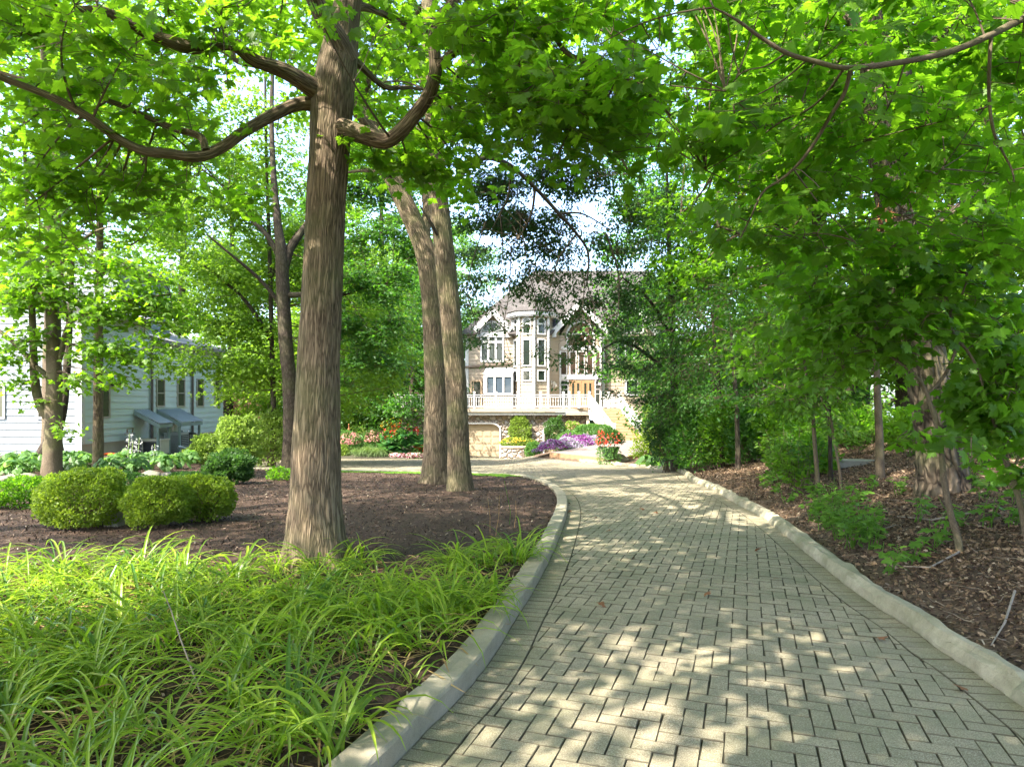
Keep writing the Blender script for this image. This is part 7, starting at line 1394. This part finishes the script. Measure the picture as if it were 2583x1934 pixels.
# ---------------------------------------------------------------- the flower bed by the parking court and the beds at the house
def build_garden():
    rng = np.random.default_rng(151)
    PINK = ramp_mat("dusky pink blossom", [(0, (.45, .16, .16)), (.4, (.6, .28, .26)), (.75, (.5, .3, .2))], .6, .3); RED = ramp_mat("scarlet blossom", [(0, (.6, .03, .02)), (.5, (.72, .06, .03)), (.8, (.75, .12, .08))], .5, .3)
    YEL = ramp_mat("yellow blossom", [(0, (.75, .45, .03)), (.5, (.8, .55, .05))], .5, .3); PET = ramp_mat("purple and white petunia", [(0, (.36, .32, .40)), (.30, (.30, .21, .36)), (.5, (.17, .025, .17)), (.68, (.12, .012, .14)), (.85, (.22, .04, .21))], .55, .25)
    ROSE = ramp_mat("rose and white begonia", [(0, (.6, .2, .28)), (.4, (.7, .55, .55)), (.7, (.45, .08, .15))], .5, .3)
    BEDL = leaf_mat("lush bed leaf", (.05, .14, .03), (.11, .24, .05), (.16, .36, .04))
    # small sunlit tree behind the bed
    wild_tree("low sunlit yellow green tree behind the copper topped feeder in the flower bed", -10.0, 47.5, 4.6, 2.1, .9, 26, 26, .15, T_OVAL, SHRUB_Y, BARK_DARK, 511, puff=.75, L=.6, m=10, name="ornamental_tree")
    px_bush("spirea", "dusky pink flowering shrub left in the flower bed below the copper cone", "shrub", 850, 906, 1092, 1148, 4200, .09, BEDL, 512, d=43.2, lump=.3, flower_n=700, flower_size=.09, flower_mat=PINK, top_only=True)
    px_bush("spirea", "dusky pink flowering shrub between the ornamental grass and the canna", "shrub", 918, 975, 1086, 1140, 4200, .09, BEDL, 513, d=44.4, lump=.3, flower_n=900, flower_size=.09, flower_mat=PINK, top_only=True)
    px_bush("coneflower", "tall bush of yellow daisies behind the canna leaves", "flower", 958, 1040, 1052, 1130, 5200, .10, BEDL, 514, d=45.2, lump=.3, flower_n=420, flower_size=.13, flower_mat=YEL, top_only=True)
    px_bush("fern_clump", "low bright green clump at the left end of the flower bed", "plant", 846, 878, 1122, 1160, 1800, .1, SHRUB_Y, 515, d=42.6, lump=.4, stems=6)
    # copper feeder
    b = at(880, 1140, 44.6); root = thing("bird_feeder", "copper cone topped bird feeder on a pole in the flower bed", "bird feeder", b); m = MB(); m.tube([b - Vector((0, 0, .4)), b + Vector((0, 0, 1.2))], .03, 6); m.build("pole", BLACKM, root); c = at(880, 1094, 44.6); m = MB(); m.lathe(c, [(.19, 0), (.20, .04), (.09, .2), (.05, .42), (.015, .56), (.03, .6), (.005, .66)], 16); m.build("cone_roof", paint("polished copper", (.62, .25, .12), .35, .15, 5, 0, .5, .7), root); m = MB(); m.lathe(c - Vector((0, 0, .26)), [(.13, 0), (.13, .255)], 12); m.build("seed_tube", GLASSB, root)
    # ornamental grass
    for i, (px, w) in enumerate(((912, 1), (942, 1.1), (968, .9))):
        b = Vector((*on_road(px, 1155), 0)); b.y = 42.9; b.x = (px - CX) * b.y / F; b.z = tz(b.x, b.y); n = 420; a = rng.uniform(0, 6.28, n); P = np.column_stack([b.x + rng.normal(0, .12, n), b.y + rng.normal(0, .12, n), np.full(n, b.z)])
        V, f, T, per = blades(P, np.column_stack([np.cos(a), np.sin(a)]), w * rng.uniform(.7, 1.35, n), rng.uniform(.008, .014, n), rng.uniform(0, .3, n), rng, 6); tag(np_mesh("ornamental_grass", V, f, T, leaf_mat("pale grass blade", (.10, .18, .06), (.22, .30, .12), (.2, .32, .06)), tint=np.repeat(rng.uniform(0, .9, n), per)), ("leftmost fountain of pale ornamental grass at the court's far edge", "middle and largest fountain of pale ornamental grass at the court's far edge", "fountain of pale ornamental grass touching the canna")[i], "grass clump")
    # canna
    b = Vector(((1015 - CX) * 43.0 / F, 43.0, 0)); b.z = tz(b.x, b.y); root = thing("canna_plant", "tall canna with big upright leaves and scarlet flowers beside the pale trunks", "plant", b); ns = 26; A = np.column_stack([b.x + rng.uniform(-1.15, 1.1, ns), b.y + rng.uniform(-.4, .5, ns), np.full(ns, b.z)]); hgt = rng.uniform(1.2, 2.2, ns); hgt = hgt * (1 - .25 * np.abs(A[:, 0] - b.x)); B = A + np.column_stack([rng.normal(0, .08, ns), rng.normal(0, .08, ns), hgt])
    V, f, T = thin_tubes(A, B, np.full(ns, .022), np.full(ns, .012), .02, rng, 3, 5); np_mesh("stalks", V, f, T, BEDL, root, tint=np.full(len(T), .5)); k = 11; t = rng.uniform(.08, .92, (ns, k)); P = A[:, None] + (B - A)[:, None] * t[..., None]; a = rng.uniform(0, 6.28, (ns, k)); n = ns * k
    scatter("leaves", P.reshape(-1, 3), np.column_stack([np.cos(a).ravel(), np.sin(a).ravel(), rng.uniform(.1, 1.2, n)]), np.column_stack([np.cos(a).ravel(), np.sin(a).ravel(), np.full(n, .7)]) * (-.4, -.4, 1) + rng.normal(0, .2, (n, 3)), rng.uniform(.38, .62, n), T_BROAD, leaf_mat("canna leaf", (.035, .13, .05), (.08, .24, .09), (.12, .34, .06), rough=.3, spec=.5), root, np.clip(rng.normal(.5, .2, n), 0, 1))
    n = 130; i = rng.integers(0, ns, n); P = B[i] + rng.normal(0, 1, (n, 3)) * (.06, .06, .09) + (0, 0, .1); scatter("flowers", P, rng.normal(0, 1, (n, 3)) + (0, 0, .8), rng.normal(0, 1, (n, 3)), rng.uniform(.09, .16, n), T_BROAD, RED, root, rng.uniform(0, 1, n))
    for j, (px0, px1, lab) in enumerate(((980, 1022, "left half of the pink and white begonia edging under the canna"), (1022, 1068, "right half of the pink and white begonia edging next to the pale trunks"))): px_bush("begonia_edging", lab, "flowers", px0, px1, 1142, 1160, 900, .08, MAPLE_D, 520 + j, d=42.35, stems=0, ry=.3, flower_n=900, flower_size=.075, flower_mat=ROSE)
    px_bush("salvia", "orange red bedding flowers at the right foot of the canna", "flowers", 1042, 1072, 1118, 1146, 900, .08, BEDL, 523, d=42.8, stems=0, flower_n=420, flower_size=.08, flower_mat=RED)
    px_bush("green_shrub", "round mid green shrub right behind the pale trunks before the garage", "shrub", 1040, 1110, 1040, 1150, 5000, .12, SHRUB_D, 524, d=45.6, lump=.3)
    # planter wall and shrubs by the garage
    x0, x1, y_ = hx(416, 43.5), hx(612, 43.5), 43.5; z0 = tz(x0 + .5, y_); z1 = EYE - (1127 - HY) * 44.3 / F; root = thing("planter_wall", "low curved field stone planter wall right of the cream garage door", "planter", (x0, y_, z0)); m = MB(); pth = [(x0, y_), (x0 + .8, y_ - .12), (x0 + 1.4, y_ - .1), (x1, y_ + .15)]; inner = [(x1, 44.49), (x0, 44.49)]; m.prism(pth + inner, z0 - .3, z1); m.build("stone_wall", STONE, root); m = MB(); m.prism([(a, b - .05) for a, b in pth] + [(x1, y_ + .45), (x0, y_ + .3)], z1 + .001, z1 + .09); m.build("cap", paint("stone cap", (.46, .36, .28), .8, .15, 4, .003), root)
    px_bush("conical_shrub", "cone shaped yellow green shrub against the field stone wall", "shrub", 1282, 1342, 1046, 1128, 5200, .085, SHRUB_Y, 530, d=44.05, power=1.6, lump=.3, ry=.3)
    px_bush("bedding_plant", "low blue and yellow flowering plants on top of the planter wall", "plant", 1264, 1348, 1104, 1130, 2400, .08, SHRUB_Y, 531, d=43.85, ry=.3, flower_n=160, flower_size=.07, flower_mat=YEL, top_only=True)
    px_bush("green_shrub", "small bright green bush at the right foot of the planter wall", "shrub", 1328, 1362, 1118, 1156, 2600, .09, BEDL, 532, d=42.4, lump=.35)
    px_bush("green_shrub", "tall bluish green shrub in front of the second garage arch", "shrub", 1376, 1424, 1056, 1118, 4200, .09, SHRUB_D, 533, d=41.2, lump=.35)
    px_bush("rose_shrub", "shrub dotted with orange pink flowers between the arch and the hedge", "shrub", 1420, 1470, 1066, 1112, 3600, .085, SHRUB_Y, 534, d=41.6, lump=.35, flower_n=120, flower_size=.09, flower_mat=PINK, top_only=True)
    px_bush("hedge", "dense rounded green hedge in front of the stairs", "hedge", 1446, 1552, 1072, 1112, 8000, .075, BEDL, 535, d=40.6, ry=.6, lump=.16)
    px_bush("green_shrub", "soft grey green perennial clump left above the petunias", "shrub", 1408, 1462, 1090, 1124, 2600, .07, HOSTA, 536, d=39.6, lump=.35)
    # the bank of petunias
    n = 26000; xs = np.linspace(0, 1, 60); cl = np.column_stack([np.interp(xs, [0, .3, .7, 1], [1.95, 2.7, 4.2, 5.3]), np.interp(xs, [0, .3, .7, 1], [32.6, 34.6, 37.6, 39.6])]); t = rng.integers(0, 60, n); a = rng.uniform(0, 6.28, n); R = np.sqrt(rng.uniform(0, 1, n)) * np.interp(t / 59, [0, .5, 1], [.72, .95, .6]); X = cl[t, 0] + R * np.cos(a) - .35; Y = cl[t, 1] + R * np.sin(a) * 1.1; hh = .62 * (1 - (R / .97) ** 2) ** .6 * (1 + .3 * vnoise(X * 2.2, Y * 2.2)); Z = terrain(X, Y) + .03 + hh
    Z = np.where(in_poly(X, Y, DRIVE), Z - .05, Z); root = thing("petunia_bank", "long low bank of purple and white petunias beside the boardwalk", "flowers", (2.6, 35, tz(2.6, 35))); k = rng.uniform(0, 1, n) < .62; up = np.array((0, 0, 1.))
    scatter("flowers", np.column_stack([X, Y, Z])[k], rng.normal(0, 1, (k.sum(), 3)), up + rng.normal(0, .6, (k.sum(), 3)) - (0, .6, 0), rng.uniform(.05, .085, k.sum()), T_PETALS, PET, root, np.clip(.46 + .33 * fbm(X * .8, Y * .8, 0, 3) + rng.normal(0, .22, n), 0, 1)[k]); k = ~k
    scatter("leaves", np.column_stack([X, Y, Z - .04])[k], rng.normal(0, 1, (k.sum(), 3)), up + rng.normal(0, .6, (k.sum(), 3)), rng.uniform(.06, .1, k.sum()), T_OVAL, BEDL, root, rng.uniform(.2, .8, k.sum()))
    # pot with red flowers
    b = Vector((3.98, 27.75, PLAT_Z)); root = thing("flower_pot", "green glazed pot with trailing plants and red flowers on the corner of the boardwalk", "flower pot", b); m = MB(); m.lathe(b, [(.17, 0), (.22, .05), (.34, .32), (.37, .42), (.40, .46), (.40, .5), (.35, .5)], 24); m.build("pot", paint("dark green glaze", (.03, .075, .03), .3, .15, 5, .001, .5), root, smooth=True)
    n = 1500; d = unit(rng.normal(0, 1, (n, 3))); d[:, 2] = np.where(d[:, 2] < -.4, -d[:, 2], d[:, 2]); P = np.array(b) + (0, 0, .78) + d * (.58, .5, .42) * rng.uniform(.5, 1, (n, 1)) ** .5 * (1 + .25 * fbm(d[:, 0] * 2, d[:, 1] * 2, d[:, 2] * 2, 3)[:, None]); scatter("plants", P, d + rng.normal(0, .5, (n, 3)) - (0, 0, .3), up + d * .5 + rng.normal(0, .4, (n, 3)), rng.uniform(.07, .13, n), T_OVAL, SHRUB_D, root, rng.uniform(0, .9, n))
    n = 520; a = rng.uniform(2.3, 5.6, n); tt = rng.uniform(0, 1, n); P = np.array(b) + np.column_stack([(.42 + .1 * np.sin(tt * 3)) * np.cos(a) * 1.05, .42 * np.sin(a), .55 - tt * .72]); scatter("trailing_vine", P, rng.normal(0, .6, (n, 3)) - (0, 0, .8), np.column_stack([np.cos(a), np.sin(a), .4 + 0 * a]), rng.uniform(.05, .1, n), T_OVAL, BEDL, root, rng.uniform(0, .9, n))
    n = 120; a = rng.uniform(2.2, 5.4, n); P = np.array(b) + np.column_stack([.55 * np.cos(a) * rng.uniform(.5, 1.08, n), -.30 + .3 * np.sin(a), rng.uniform(.55, 1.15, n)]); scatter("flowers", P, rng.normal(0, 1, (n, 3)), np.column_stack([np.cos(a) * .4, -np.ones(n), .3 + 0 * a]) + rng.normal(0, .6, (n, 3)), rng.uniform(.05, .09, n), T_PETALS, RED, root, rng.uniform(0, 1, n))
    # right of the stairs
    px_bush("rose_shrub", "pink flowering shrub at the right foot of the stairs", "shrub", 1632, 1676, 1070, 1138, 3600, .085, BEDL, 541, d=36.0, lump=.35, flower_n=120, flower_size=.1, flower_mat=ROSE)
    px_bush("green_shrub", "pale green bush beside the right stair railing", "shrub", 1626, 1680, 1010, 1080, 4200, .1, SHRUB_Y, 542, d=38.0, lump=.35)
    px_bush("green_shrub", "dark green bush under the tree at the right end of the boardwalk", "shrub", 1672, 1740, 1060, 1150, 5200, .1, SHRUB_D, 543, d=31.0, lump=.35)
build_garden()
# the lake beyond the wood
m = NT("lake water"); m.col((.05, .08, .09)); m.rough(.12); m.b.inputs["Specular IOR Level"].default_value = .6; m.bump(m.noise(m.coord(), 1.5, 3), .05, .3)
o = MB(); o.add([(16, 62, -1.9), (300, 62, -1.9), (300, 600, -1.9), (16, 600, -1.9)], [(0, 1, 2, 3)]); tag(o.build("lake", m.mat), "pale lake glimpsed through the wood at right", "lake", kind="structure")
